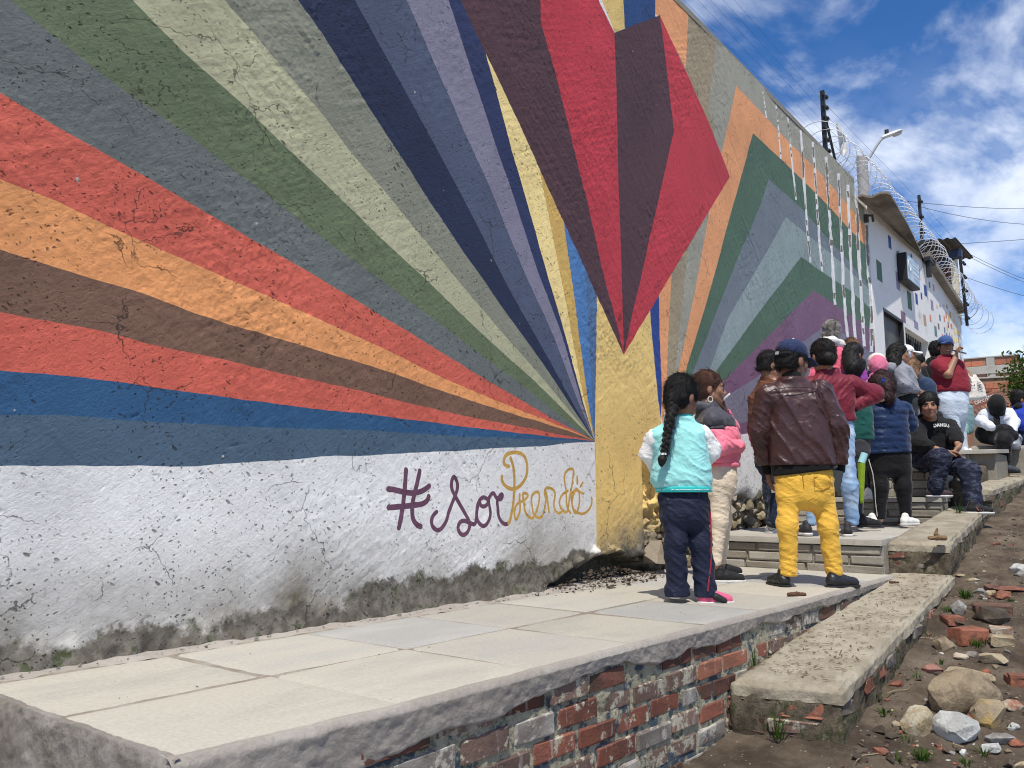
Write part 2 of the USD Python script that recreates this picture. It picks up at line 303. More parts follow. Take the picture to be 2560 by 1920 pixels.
def paint(name, color, stain=False, chips=True):
    def pits(k, rot, sc, keep, r0, r1):
        """Small elongated gouges left in the plaster: cells of a stretched voronoi pattern, only some of them hollow."""
        return ({f'm{k}': ('mapping', {'mapping_type': 'texture', 'rotation': (0, rot, 0), 'scale': tuple(1.0 / q for q in sc)}), f'w{k}': ('noise_texture', {'scale': 1.1, 'detail': 3.0}), f'wm{k}': ('vector_math', {'math_type': 'multiply_add', 'vector2': (0.9, 0.9, 0.9)}),
                 f'v{k}': ('voronoi_texture', {'scale': 1.0, 'feature': 'f1', 'randomness': 1.0}), f'q{k}': ('separate_color', {}), f'k{k}': ('math', {'math_type': 'greater_than', 'value2': keep}),
                 f'r{k}': ('map_range', {'range_type': 'smoothstep', 'from_min': r0, 'from_max': r1, 'to_min': 1.0, 'to_max': 0.0}), f'x{k}': ('math', {'math_type': 'multiply'})},
                [('geo.position', f'm{k}.vector'), (f'm{k}.vector', f'w{k}.vector'), (f'w{k}.color', f'wm{k}.vector1'), (f'm{k}.vector', f'wm{k}.vector3'), (f'wm{k}.vector', f'v{k}.vector'), (f'v{k}.color', f'q{k}.color'), (f'q{k}.r', f'k{k}.value1'),
                 (f'v{k}.distance', f'r{k}.value'), (f'k{k}.value', f'x{k}.value1'), (f'r{k}.result', f'x{k}.value2')])
    n = {'geo': ('geometry', {}), 'd': ('attribute', {'attribute': 'pit_shade'}), 'b': ('attribute', {'attribute': 'broken'}),
         'n1': ('noise_texture', {'scale': 2.6, 'detail': 5.0, 'roughness': 0.6}), 'mr': ('map_range', {'from_min': 0.3, 'from_max': 0.7, 'to_min': 0.89, 'to_max': 1.1}),
         'n3': ('noise_texture', {'scale': 30.0, 'detail': 4.0, 'roughness': 0.7}), 'mr3': ('map_range', {'from_min': 0.3, 'from_max': 0.7, 'to_min': 0.93, 'to_max': 1.07}),
         'mm': ('math', {'math_type': 'multiply'}), 'm': ('mix_color', {'blend_type': 'multiply', 'fac': 1.0, 'a': color, 'use_clamp': False}),
         'c1': ('noise_texture', {'scale': 17.0, 'detail': 3.0, 'roughness': 0.5}), 'cr': ('map_range', {'range_type': 'smoothstep', 'from_min': 0.765, 'from_max': 0.78}),
         'mc': ('mix_color', {'blend_type': 'mix', 'b': (0.42, 0.41, 0.38), 'use_clamp': False}),
         'md': ('mix_color', {'blend_type': 'mix', 'b': (0.03, 0.026, 0.022), 'use_clamp': False}), 'df': ('math', {'math_type': 'multiply', 'value2': 0.7}),  # shade of the pits mixed into the paint colour; darkens the cracks too
         # hairline cracks
         'cw': ('noise_texture', {'scale': 3.0, 'detail': 6.0, 'roughness': 0.6}), 'cwm': ('vector_math', {'math_type': 'multiply_add', 'vector2': (0.34, 0.34, 0.34)}),
         'cv': ('voronoi_texture', {'scale': 2.6, 'feature': 'distance_to_edge', 'randomness': 1.0}), 'cn': ('noise_texture', {'scale': 2.1, 'detail': 4.0, 'roughness': 0.6}), 'cnr': ('map_range', {'range_type': 'smoothstep', 'from_min': 0.52, 'from_max': 0.60}),
         'cvr': ('map_range', {'range_type': 'smoothstep', 'from_min': 0.0015, 'from_max': 0.0065, 'to_min': 1.0, 'to_max': 0.0}), 'cx': ('math', {'math_type': 'multiply'}),
         # trowel strokes
         't1': ('mapping', {'mapping_type': 'texture', 'rotation': (0, 0.7, 0), 'scale': (0.12, 0.05, 0.016)}), 'tn1': ('noise_texture', {'scale': 1.0, 'detail': 4.0, 'roughness': 0.6}),
         't2': ('mapping', {'mapping_type': 'texture', 'rotation': (0, -0.55, 0), 'scale': (0.1, 0.05, 0.015)}), 'tn2': ('noise_texture', {'scale': 1.0, 'detail': 4.0, 'roughness': 0.6}), 'ta': ('math', {'math_type': 'add'}),
         'nb': ('noise_texture', {'scale': 70.0, 'detail': 6.0, 'roughness': 0.72}), 'hb': ('math', {'math_type': 'multiply_add', 'value2': 1.0}),
         'tm': ('math', {'math_type': 'multiply', 'value2': 0.45}),
         'pd': ('noise_texture', {'scale': 2.4, 'detail': 3.0}), 'pdr': ('map_range', {'range_type': 'smoothstep', 'from_min': 0.4, 'from_max': 0.58, 'to_min': 0.12}), 'pdm': ('math', {'math_type': 'multiply'}),
         'pm': ('math', {'math_type': 'maximum'}), 'pm2': ('math', {'math_type': 'maximum'}), 'pm3': ('math', {'math_type': 'maximum'}), 'hp': ('math', {'math_type': 'multiply_add', 'value2': -2.6}), 'bp': ('bump', {'strength': 0.95, 'distance': 0.0046}),
         'dm': ('math', {'math_type': 'maximum'}), 'p': ('principled_bsdf', {'roughness': 0.62, 'specular_ior_level': 0.25})}
    l = [('geo.position', 'n1.vector'), ('geo.position', 'n3.vector'), ('geo.position', 'nb.vector'), ('geo.position', 'c1.vector'), ('n1.fac', 'mr.value'), ('n3.fac', 'mr3.value'),
         ('mr.result', 'mm.value1'), ('mr3.result', 'mm.value2'), ('mm.value', 'm.b'), ('c1.fac', 'cr.value'), ('cr.result', 'mc.fac'), ('m.result', 'mc.a'),
         ('geo.position', 'cw.vector'), ('cw.color', 'cwm.vector1'), ('geo.position', 'cwm.vector3'), ('cwm.vector', 'cv.vector'), ('geo.position', 'cn.vector'), ('cn.fac', 'cnr.value'), ('cv.distance', 'cvr.value'), ('cvr.result', 'cx.value1'), ('cnr.result', 'cx.value2'),
         ('geo.position', 't1.vector'), ('t1.vector', 'tn1.vector'), ('geo.position', 't2.vector'), ('t2.vector', 'tn2.vector'), ('tn1.fac', 'ta.value1'), ('tn2.fac', 'ta.value2'), ('nb.fac', 'hb.value1'), ('ta.value', 'tm.value1'), ('tm.value', 'hb.value3'), ('geo.position', 'pd.vector'), ('pd.fac', 'pdr.value')]
    for k, rot, sc, keep, r0, r1 in ((1, 0.65, (20, 26, 44), 0.93, 0.16, 0.3), (2, -0.35, (34, 40, 66), 0.88, 0.16, 0.32), (3, 0.9, (60, 60, 100), 0.86, 0.16, 0.34)):
        a, c = pits(k, rot, sc, keep, r0, r1); n.update(a); l += c
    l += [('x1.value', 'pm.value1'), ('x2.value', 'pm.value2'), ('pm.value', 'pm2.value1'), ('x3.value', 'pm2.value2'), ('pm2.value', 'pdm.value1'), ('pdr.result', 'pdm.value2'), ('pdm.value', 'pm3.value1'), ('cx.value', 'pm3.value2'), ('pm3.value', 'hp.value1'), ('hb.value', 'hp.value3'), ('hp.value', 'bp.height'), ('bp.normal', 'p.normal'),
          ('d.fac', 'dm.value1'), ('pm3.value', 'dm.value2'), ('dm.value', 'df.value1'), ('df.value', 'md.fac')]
    out = 'mc.result'
    if stain:
        # bare, wet and mossy plaster along the foot of the wall, grime washed over the white above it
        n.update({'sx': ('separate_xyz', {}), 's1': ('noise_texture', {'scale': 3.2, 'detail': 8.0, 'roughness': 0.68}), 's2': ('noise_texture', {'scale': 1.3, 'detail': 6.0, 'roughness': 0.6}),
                  'gx': ('map_range', {'from_min': 1.0, 'from_max': 5.9, 'to_min': 0.06, 'to_max': 0.24, 'clamp': True}),
                  'a1': ('math', {'math_type': 'multiply_add', 'value2': 0.42, 'value3': -0.21}), 'a2': ('math', {'math_type': 'subtract'}), 'a3': ('math', {'math_type': 'subtract'}),
                  'sr': ('map_range', {'range_type': 'smoothstep', 'from_min': -0.025, 'from_max': 0.02, 'to_min': 1.0, 'to_max': 0.0}),
                  'gr': ('map_range', {'range_type': 'smoothstep', 'from_min': 0.0, 'from_max': 0.46, 'to_min': 0.95, 'to_max': 0.0}),
                  'g2': ('map_range', {'from_min': 0.36, 'from_max': 0.6, 'to_min': 0.12, 'to_max': 1.0}), 'gm': ('math', {'math_type': 'multiply'}),
                  'mg': ('mix_color', {'blend_type': 'mix', 'b': (0.19, 0.165, 0.125), 'use_clamp': False}),
                  'br': ('rgb_ramp', {'ramp': [(0.0, (0.05, 0.045, 0.035)), (0.42, (0.09, 0.078, 0.06)), (0.55, (0.16, 0.145, 0.12)), (0.62, (0.06, 0.07, 0.03)), (1.0, (0.1, 0.085, 0.065))]}),
                  's4': ('noise_texture', {'scale': 9.0, 'detail': 7.0, 'roughness': 0.7}),
                  'ms': ('mix_color', {'blend_type': 'mix', 'use_clamp': False})})
        l += [('geo.position', 'sx.vector'), ('geo.position', 's1.vector'), ('geo.position', 's2.vector'), ('geo.position', 's4.vector'), ('s1.fac', 'a1.value1'), ('sx.z', 'a2.value1'), ('a1.value', 'a2.value2'),
              ('sx.x', 'gx.value'), ('a2.value', 'a3.value1'), ('gx.result', 'a3.value2'), ('a3.value', 'sr.value'), ('a3.value', 'gr.value'), ('s2.fac', 'g2.value'), ('gr.result', 'gm.value1'), ('g2.result', 'gm.value2'),
              ('gm.value', 'mg.fac'), (out, 'mg.a'), ('s4.fac', 'br.fac'), ('sr.result', 'ms.fac'), ('mg.result', 'ms.a'), ('br.color', 'ms.b')]
        out = 'ms.result'
    if name.endswith('white'):
        n.update({'w1': ('noise_texture', {'scale': 11.0, 'detail': 7.0, 'roughness': 0.65}), 'wr': ('rgb_ramp', {'ramp': [(0.3, (0.06, 0.05, 0.038)), (0.5, (0.2, 0.165, 0.115)), (0.7, (0.36, 0.31, 0.23))]}), 'mw': ('mix_color', {'blend_type': 'mix', 'use_clamp': False})})
        l += [('geo.position', 'w1.vector'), ('w1.fac', 'wr.fac'), ('b.fac', 'mw.fac'), (out, 'mw.a'), ('wr.color', 'mw.b')]; out = 'mw.result'
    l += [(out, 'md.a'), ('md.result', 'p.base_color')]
    return usdkit.material(stage, '/World/Looks/' + name, n, l, surface='p.BSDF')
KW = 1.12
def P_(r, g, b):
    c = np.array(srgb(r, g, b, KW)); l = c @ [0.2126, 0.7152, 0.0722]; return tuple(float(v) for v in l + (c - l) * 0.87)
PAINTS = {
 'peeled': (0.2, 0.165, 0.13),
 'white': (0.80, 0.785, 0.755), 'slate_blue': P_(72, 96, 116), 'blue': P_(40, 86, 126), 'coral': P_(206, 90, 68), 'brown': P_(118, 86, 67), 'orange': P_(228, 148, 78),
 'grey': P_(102, 108, 105), 'green': P_(98, 112, 78), 'pale_olive': P_(172, 170, 132), 'grey_green': P_(130, 131, 112), 'navy': P_(36, 45, 72), 'dusk_blue': P_(76, 85, 108),
 'lavender': P_(126, 122, 141), 'navy_blue': P_(44, 54, 92), 'pale_yellow': P_(236, 208, 126), 'mustard': P_(203, 162, 68), 'sky_blue': P_(68, 118, 172), 'steel_blue': P_(72, 106, 145),
 'yellow': P_(222, 186, 98), 'plum': P_(82, 53, 58), 'red': P_(190, 46, 58), 'royal_blue': P_(34, 70, 122), 'cobalt': P_(36, 66, 136), 'tan': P_(152, 137, 106), 'stone_grey': P_(152, 149, 131),
 'apricot': P_(224, 150, 90), 'forest_green': P_(74, 103, 80), 'blue_grey': P_(108, 118, 126), 'sage': P_(134, 150, 148), 'mauve': P_(120, 84, 110), 'lilac_grey': P_(122, 117, 133), 'letter_purple': P_(104, 66, 88), 'letter_ochre': P_(196, 150, 52)}
PM = {}
def pm(k):
    if k not in PM: PM[k] = paint('wall_paint_' + k, PAINTS[k], stain=(k in ('white', 'yellow')))
    return PM[k]
wall = thing('mural_wall', 'long tall plastered wall painted with a fan of coloured rays and a red tulip', 'wall')
def to_wall(pts, y=YW):
    w = on_y(np.array(pts, float), y); return w[:, [0, 2]]
def ext(line, d=260):
    a, b = np.array(line[0], float), np.array(line[1], float); v = (a - b) / np.linalg.norm(a - b)
    return [tuple(a + v * d)] + list(line)
APEX = (1486, 1103)
FAN = [
 [(0, 1165), (150, 1166), (295, 1166), (485, 1165), (549, 1160), (640, 1154), (726, 1149), (802, 1141), (899, 1139), (1049, 1131.6), (1228, 1121), (1348, 1116.7), (1401, 1109), (1486, 1105)],
 [(0, 1035), (148, 1037.5), (380, 1054), (738, 1071), (900, 1075), (1115, 1087), (1300, 1097), APEX],
 [(0, 923.6), (295, 955), (477, 980.6), (800, 1024), (899, 1033), (1118, 1060), (1303, 1084), APEX],
 [(0, 780), (245, 826.6), (371, 860), (548.5, 896), (717, 938), (800, 954), (1017, 1006), (1162, 1039), (1306, 1068), APEX],
 [(0, 623), (231, 697), (362, 735), (499, 786), (593, 816), (800, 878), (981, 932), (1162, 995.5), (1306, 1042.5), (1415, 1075), APEX],
 [(0, 447), (145, 503), (347, 598), (470, 652), (669, 740.5), (800, 800), (981, 883), (1125.5, 952), (1306, 1028), (1415, 1071), APEX],
 [(0, 231), (202.5, 347), (398, 457.5), (629, 597), (800, 697), (945, 786), (1053, 849), (1162, 916), (1270, 981), (1379, 1046), APEX],
 [(27, 0), (126.6, 79.6), (260, 186), (459, 325.5), (579, 419.5), (687, 501), (800, 592), (974, 717), (1162, 856), (1270, 937.6), (1379, 1024), APEX],
 [(333, 0), (463, 132), (615, 266), (700, 354), (800, 447), (953, 597), (1053, 688), (1162, 793), (1270, 894), (1379, 995.5), APEX],
 [(560.6, 0), (636.5, 87), (700, 163), (798, 278.5), (874, 380), (960, 477), (1089, 634), (1198, 764), (1306, 891), (1393, 992), APEX],
 [(741, 0), (808.5, 94), (917, 264), (1025.5, 427), (1071, 500), (1162, 634), (1270, 789), (1379, 945), APEX],
 [(884, 0), (924, 72), (1025.5, 253), (1134, 452), (1210, 597), (1241, 663), (1324, 818), (1415, 981), APEX],
 [(1014.6, 0), (1062, 105), (1152, 315), (1224, 470), (1306, 674), (1379, 836), (1433, 977), APEX],
 [(1119.5, 0), (1188, 217), (1242.5, 380), (1284.6, 500), (1342.5, 681), (1397, 825.5), (1444, 977), APEX],
 [(1160, -60), (1212, 141), (1278.6, 383), (1313.6, 500), (1364, 681), (1411, 843.6), (1451, 988), APEX],
 [(1310, 280), (1347, 427), (1361, 500), (1400, 699), (1426, 836), (1454.6, 981), APEX],
 [(1385, 440), (1407.6, 560), (1429, 717), (1447, 854), (1465.5, 981), APEX],
 [(1440, 560), (1462, 677), (1469, 825.5), (1480, 1006), APEX],
 [(1492, 680), (1491, 739), (1489, 898), (1486, 1105)]]
FANC = ['slate_blue', 'blue', 'coral', 'brown', 'orange', 'coral', 'grey', 'green', 'pale_olive', 'grey_green', 'navy', 'dusk_blue', 'lavender', 'navy_blue', 'pale_yellow', 'mustard', 'sky_blue', 'steel_blue']
LABELC = {'coral': 'coral red', 'pale_olive': 'pale olive', 'grey_green': 'grey green', 'slate_blue': 'slate blue', 'dusk_blue': 'dusky blue', 'navy_blue': 'dark blue', 'pale_yellow': 'pale yellow', 'sky_blue': 'bright blue', 'steel_blue': 'steel blue', 'stone_grey': 'stone grey', 'forest_green': 'forest green', 'blue_grey': 'blue grey', 'lilac_grey': 'lilac grey', 'royal_blue': 'royal blue'}
lay = []   # (colour, polygon in the wall plane), later ones over earlier ones
def put(c, pts): lay.append((c, Polygon(to_wall(pts)).buffer(0)))
for i, c in enumerate(FANC):
    a, b = FAN[i], FAN[i + 1]
    a = ext(a) if i < 15 else a; b = ext(b) if i + 1 < 15 else b
    mid = []
    if i == 6: mid = [(-420, -420)]
    put(c, a + b[::-1] + mid[::-1])
# the yellow column
put('yellow', [(1492, 600), (1491, 739), (1489, 898), (1486, 1105), (1489, 1227), (1489, 1382), (1520, 1384), (1560, 1374), (1608, 1374), (1612, 1330), (1640, 1330), (1700, 1330), (1700, 1200), (1655, 1120), (1651, 1053), (1643, 985), (1626, 778), (1626, 700)])
put('cobalt', [(1620, 690), (1626, 778.6), (1643, 985), (1652, 1053), (1653.5, 985), (1648.5, 740), (1649, 640)])
put('apricot', [(1649, 640), (1648.5, 740), (1653.5, 985), (1654, 1075), (1662, 1023), (1670, 880), (1680, 690), (1684, 600)])
put('tan', [(1684, 600), (1680, 690), (1670, 880), (1662, 1023), (1656, 1085), (1668, 1060), (1683, 977), (1698, 838), (1719, 622), (1735, 520)])
put('stone_grey', [(1735, 520), (1719, 622), (1698, 838), (1683, 977), (1668, 1060), (1662, 1085), (1685, 968), (1710.5, 859), (1740, 711), (1772, 534), (1790, 420), (1790, 380)])
put('stone_grey', [(1700, 100), (1760, 330), (1832, 452), (1850, 300), (1800, 100)]); put('tan', [(1680, 90), (1700, 200), (1782, 345), (1790, 300), (1770, 100)])
# upper right: orange, tan, stone grey under the coping
put('apricot', [(1630, -80), (1638, 34), (1660, 60), (1685, 114), (1715, 170), (1721.5, 25), (1728, -80)])
put('tan', [(1728, -80), (1721.5, 25), (1715, 165), (1780, 330), (1770, 270), (1778, 202), (1791, 90), (1800, -80)])
top_line = [(1800, -80), (2000, 150), (2200, 420), (2230, 480)]
put('stone_grey', [(1800, -80), (1791, 90), (1778, 202), (1770, 270), (1806, 386), (1839.6, 215), (1892, 270), (1964, 346), (2044, 428), (2121.5, 514), (2169, 571), (2188, 595), (2230, 480), (2200, 420), (2000, 150)])
put('apricot', [(1839.6, 215), (1804, 375.5), (1772, 534), (1740, 711), (1710, 859), (1685, 968), (1662, 1085), (1678, 1050), (1702, 964), (1736, 854.5), (1786.5, 686), (1837, 500), (1882, 333), (1955.6, 401), (2045, 490), (2139, 588), (2186, 640), (2192, 600), (2169, 571), (2121.5, 514), (2044, 428), (1964, 346), (1892, 270)])
put('forest_green', [(1882, 333), (1837, 500), (1786.5, 686), (1736, 854.5), (1702, 964), (1678, 1050), (1695, 1040), (1723, 951), (1801, 754.6), (1862, 607), (1902.5, 508.7), (1922, 447), (2000, 518.6), (2069.5, 597), (2130, 663), (2190, 735), (2190, 640), (2139, 588), (2045, 490), (1955.6, 401)])
put('blue_grey', [(1922, 447), (1902.5, 508.7), (1862, 607), (1801, 754.6), (1723, 951), (1695, 1040), (1705, 1040), (1760, 960), (1820, 797), (1902.5, 656), (1966, 543), (2018, 587), (2076, 633), (2134, 685), (2192, 742), (2192, 735), (2130, 663), (2069.5, 597), (2000, 518.6)])
put('sage', [(1966, 543), (1902.5, 656), (1820, 797), (1760, 960), (1705, 1040), (1725, 1040), (1782, 939), (1828, 876), (1902.5, 775), (2004, 642), (2047, 673.6), (2128, 728.6), (2198, 791), (2196, 745), (2134, 685), (2076, 633), (2018, 587)])
put('forest_green', [(2004, 642), (1902.5, 775), (1828, 876), (1782, 939), (1725, 1040), (1750, 1030), (1806, 955), (1873.6, 887.7), (1962, 799), (2035.6, 725.7), (2090.6, 763), (2151, 804), (2194, 838), (2198, 791), (2128, 728.6), (2047, 673.6)])
put('mauve', [(2035.6, 725.7), (1962, 799), (1873.6, 887.7), (1806, 955), (1740, 1040), (1770, 1030), (1812.7, 992), (1891, 944), (1998, 861.7), (2073, 809.6), (2128, 847), (2190, 890), (2194, 838), (2151, 804), (2090.6, 763)])
put('lilac_grey', [(2073, 809.6), (1998, 861.7), (1891, 944), (1812.7, 992), (1770, 1030), (1740, 1075), (1835.4, 1063), (1886, 1048), (2000, 1010), (2190, 960), (2190, 890), (2128, 847)])
put('mauve', [(1835.4, 1063), (1740, 1078), (1730, 1105), (1843, 1088.6), (1888.6, 1081), (2000, 1062), (2190, 1040), (2190, 960), (2000, 1010), (1886, 1048)])
# the tulip
put('yellow', [(1490, -80), (1504, 0), (1536, 82), (1562, 70), (1557, 0), (1552, -80)])
put('royal_blue', [(1552, -80), (1557, 0), (1561, 69), (1575, 95), (1645, 70), (1638, 36), (1638, 0), (1634, -80)])
put('plum', [(1119, -80), (1148.5, 0), (1203, 119), (1293, 307), (1387, 513.6), (1427, 597), (1487, 731.5), (1559, 887), (1541, 807.5), (1509, 692), (1465.5, 500), (1438, 398), (1394, 217), (1353, 58), (1351, 0), (1350, -80)])
put('red', [(1350, -80), (1351, 0), (1353, 58), (1394, 217), (1438, 398), (1465.5, 500), (1509, 692), (1541, 807.5), (1559, 887), (1556.5, 795), (1551, 605.5), (1542, 295), (1534.6, 82), (1500, 10), (1465, -80)])
put('plum', [(1534.6, 82), (1542, 295), (1551, 605.5), (1556.5, 795), (1559, 887), (1584, 770), (1603, 698), (1626.6, 590.6), (1645, 512.7), (1669, 405), (1687, 327), (1664.5, 147.7), (1650, 38)])
put('red', [(1650, 38), (1664.5, 147.7), (1687, 327), (1669, 405), (1645, 512.7), (1626.6, 590.6), (1603, 698), (1584, 770), (1559, 887), (1647, 740.6), (1702, 645.6), (1770, 531.6), (1825, 441), (1770, 304), (1711, 169), (1685.6, 114)])
# the vertical white gaps towards the building
GAPS = [([(1907, 230), (1915.6, 295)], 3.5), ([(1941, 261), (1952, 397)], 3.5), ([(1970, 293), (1981, 420), (1990, 500)], 4), ([(2002, 325), (2013, 520), (2019, 590), (2027, 656)], 5.5),
        ([(2031.6, 355), (2040, 500), (2048, 600), (2057, 679)], 6), ([(2063, 392), (2070, 510), (2080, 640), (2087.5, 762)], 6.5), ([(2095, 434), (2101, 560), (2108, 720), (2118, 842)], 7), ([(2119, 462), (2124, 560), (2131, 737), (2138, 853)], 7.5),
        ([(2141, 490), (2146, 600), (2154, 754.6), (2160, 866)], 8), ([(2164, 520), (2170, 640), (2180, 775), (2178, 880)], 9)]
rg = np.random.default_rng(5)
for ln, w in GAPS:
    a = np.array(ln, float); t = np.linspace(0, 1, 26)
    s = np.r_[0, np.cumsum(np.linalg.norm(np.diff(a, axis=0), axis=1))]; s /= s[-1]
    x = np.interp(t, s, a[:, 0]); y = np.interp(t, s, a[:, 1])
    l = x - w / 2 + rg.normal(0, w * 0.08, 26); r = x + w / 2 + rg.normal(0, w * 0.08, 26)
    put('white', list(zip(l, y)) + list(zip(r, y))[::-1])
    for k in range(1, 24):        # where the white has peeled back to brown plaster
        if rg.random() < (0.75 if k < 10 else 0.22): put('peeled', [(l[k] + rg.uniform(0, .3) * w, y[k]), (r[k] - rg.uniform(0, .4) * w, y[k]), (r[k + 1] - rg.uniform(0, .4) * w, y[k + 1]), (l[k + 1] + rg.uniform(0, .3) * w, y[k + 1])])
# the painted word on the white field
def brush(pts, w, closed=False):
    p = np.array(crop(900, 1060, 0.29837, pts)); n = len(p)
    from scipy.interpolate import CubicSpline
    t = np.r_[0, np.cumsum(np.linalg.norm(np.diff(p, axis=0), axis=1))]
    q = CubicSpline(t, p)(np.linspace(0, t[-1], max(14, n * 9)))
    return LineString(to_wall(q)).buffer(w, resolution=4)
LW = 0.0135
PURPLE = [[(392, 385), (385, 500), (360, 720), (330, 868)], [(508, 395), (470, 560), (445, 700), (470, 830), (515, 860)], [(240, 545), (330, 560), (430, 578), (530, 560), (588, 520)], [(245, 700), (350, 692), (470, 680), (550, 660), (585, 608)],
 [(650, 738), (612, 790), (615, 855), (660, 890), (710, 850), (760, 720), (815, 580), (822, 490), (795, 445), (775, 500), (800, 590), (860, 700), (915, 800), (925, 870), (870, 930), (832, 880), (860, 815), (910, 820), (965, 840), (985, 770), (1000, 660), (1045, 615), (1080, 640), (1060, 685), (1010, 640)],
 [(1010, 640), (985, 740), (1000, 820), (1040, 855), (1085, 810), (1095, 700), (1098, 600), (1120, 580), (1150, 620), (1190, 625), (1195, 590), (1170, 610), (1160, 700), (1180, 800), (1230, 840), (1255, 825)]]
OCHRE = [[(1250, 355), (1210, 330), (1220, 270), (1290, 238), (1360, 255), (1398, 330), (1395, 430), (1350, 510), (1290, 545), (1230, 525), (1192, 440)], [(1262, 285), (1285, 360), (1295, 520), (1285, 690), (1252, 830)],
 [(1340, 590), (1345, 690), (1330, 770), (1310, 800), (1300, 770), (1335, 660), (1375, 640), (1405, 590), (1375, 580), (1372, 640), (1400, 760), (1440, 790)], [(1440, 790), (1490, 700), (1480, 570), (1450, 590), (1445, 690), (1470, 770), (1510, 785), (1540, 740), (1560, 580), (1585, 740)],
 [(1570, 650), (1600, 540), (1625, 560), (1625, 690), (1660, 745), (1690, 735)], [(1740, 560), (1690, 600), (1680, 700), (1720, 740), (1750, 640), (1752, 380), (1735, 390), (1725, 560), (1735, 700), (1760, 745)],
 [(1830, 560), (1790, 560), (1772, 660), (1800, 745), (1835, 640), (1815, 545), (1775, 640), (1800, 730), (1860, 752), (1910, 720), (1935, 620)], [(1815, 440), (1820, 500)], [(1862, 490), (1845, 522)], [(1835, 565), (1868, 585)]]
lay.append(('letter_purple', unary_union([brush(p, LW * (1.2 if k < 4 else 1.0)) for k, p in enumerate(PURPLE)])))
lay.append(('letter_ochre', unary_union([brush(p, LW * (0.95 if k < 2 else 0.75)) for k, p in enumerate(OCHRE)])))
WALL_END, WALL_TOP = 12.78, 5.42
domain = unary_union([box(-0.4, -0.3, WALL_END, WALL_TOP), box(WALL_END, -0.3, 13.42, 5.12)])
def wobble(pg, f):
    def fn(c):
        p = np.column_stack([c[:, 0], c[:, 1], np.zeros(len(c))])
        return c + 0.010 * np.column_stack([vnoise(p * 4.0, 3, 3), vnoise(p * 4.0, 9, 3)]) + 0.004 * np.column_stack([vnoise(p * 30.0, 21, 2), vnoise(p * 30.0, 22, 2)])
    return shapely.transform(shapely.segmentize(pg, 0.03), fn)
peel = unary_union([q for c, q in lay if c == 'peeled']); lay = [q for q in lay if q[0] != 'peeled'] + [('peeled', peel)]
cover = Polygon(); shown = []
for c, pg in lay[::-1]:
    if not c.startswith(('letter', 'peeled')): pg = wobble(pg, None).buffer(0)
    v = pg.intersection(domain).difference(cover)
    if not v.is_empty: shown.append((c, v.buffer(0)))
    cover = cover.union(pg).buffer(0)
shown.append(('white', domain.difference(cover)))
ZONES = [(-0.4, 1.0, 0.05), (1.0, 6.3, 0.01), (6.3, 9.0, 0.016), (9.0, 13.5, 0.025)]
def wall_part(c, pg, name, label):
    m = mesh_region(pg, ZONES)
    if m is None: return
    v2, f = m; V, N = wall_points(v2[:, 0], v2[:, 1])
    a = np.cross(V[f[:, 1]] - V[f[:, 0]], V[f[:, 2]] - V[f[:, 0]]); f = np.where((a[:, 1] > 0)[:, None], f[:, ::-1], f)
    obj(name, (V, f), pm(c), wall, normals=N, label=label, vary={'pit_shade': hsample(PIT_SHADE, v2[:, 0], v2[:, 1]), 'broken': hsample(BROKEN, v2[:, 0], v2[:, 1])})
for c, pg in shown[::-1]:
    if c.startswith('letter'): wall_part(c, pg, 'painted_lettering', ('purple' if 'purple' in c else 'ochre') + ' brush lettering')
    elif c == 'peeled': wall_part(c, pg, 'peeled_patches', 'brown plaster where the white lines have peeled')
    elif c == 'white': wall_part(c, pg, 'white_plaster', None if pg.area < 1 else 'white plaster field along the foot of the wall')
    else: wall_part(c, pg, 'painted_ray', LABELC.get(c, c.replace('_', ' ')) + ' painted shape')
# the thickness of the wall behind the painted skin
obj('wall_core', rbox((WALL_END + 0.4, 0.34, WALL_TOP + 0.75), 0.01, ((WALL_END - 0.4) / 2, YW + 0.57, (WALL_TOP - 0.78) / 2)), look('old_plaster', (0.3, 0.27, 0.22), 0.9, bump=0.01, bscale=20), wall)
cap_x = np.linspace(-0.4, WALL_END, 200)
cp = []
for x in cap_x:
    q = np.array([x, 0, 0]); d = vnoise(np.array([[x * 3, 0, 0]]), 4)[0] * 0.03
    cp.append([[x, YW - 0.004 + d * 0.3, WALL_TOP - 0.05], [x, YW - 0.006 + d * 0.3, WALL_TOP + 0.012 + d * 0.3], [x, YW + 0.2, WALL_TOP + 0.04 + d * 0.2], [x, YW + 0.76, WALL_TOP + 0.02]])
cp = np.array(cp); n, k = cp.shape[:2]
i, j = np.meshgrid(np.arange(n - 1), np.arange(k - 1), indexing='ij')
qd = np.stack([i * k + j, (i + 1) * k + j, (i + 1) * k + j + 1, i * k + j + 1], -1).reshape(-1, 4)
obj('coping', (cp.reshape(-1, 3), qd), look('coping_plaster', (0.27, 0.25, 0.2), 0.9, bump=0.006, bscale=30), wall, smooth=40)
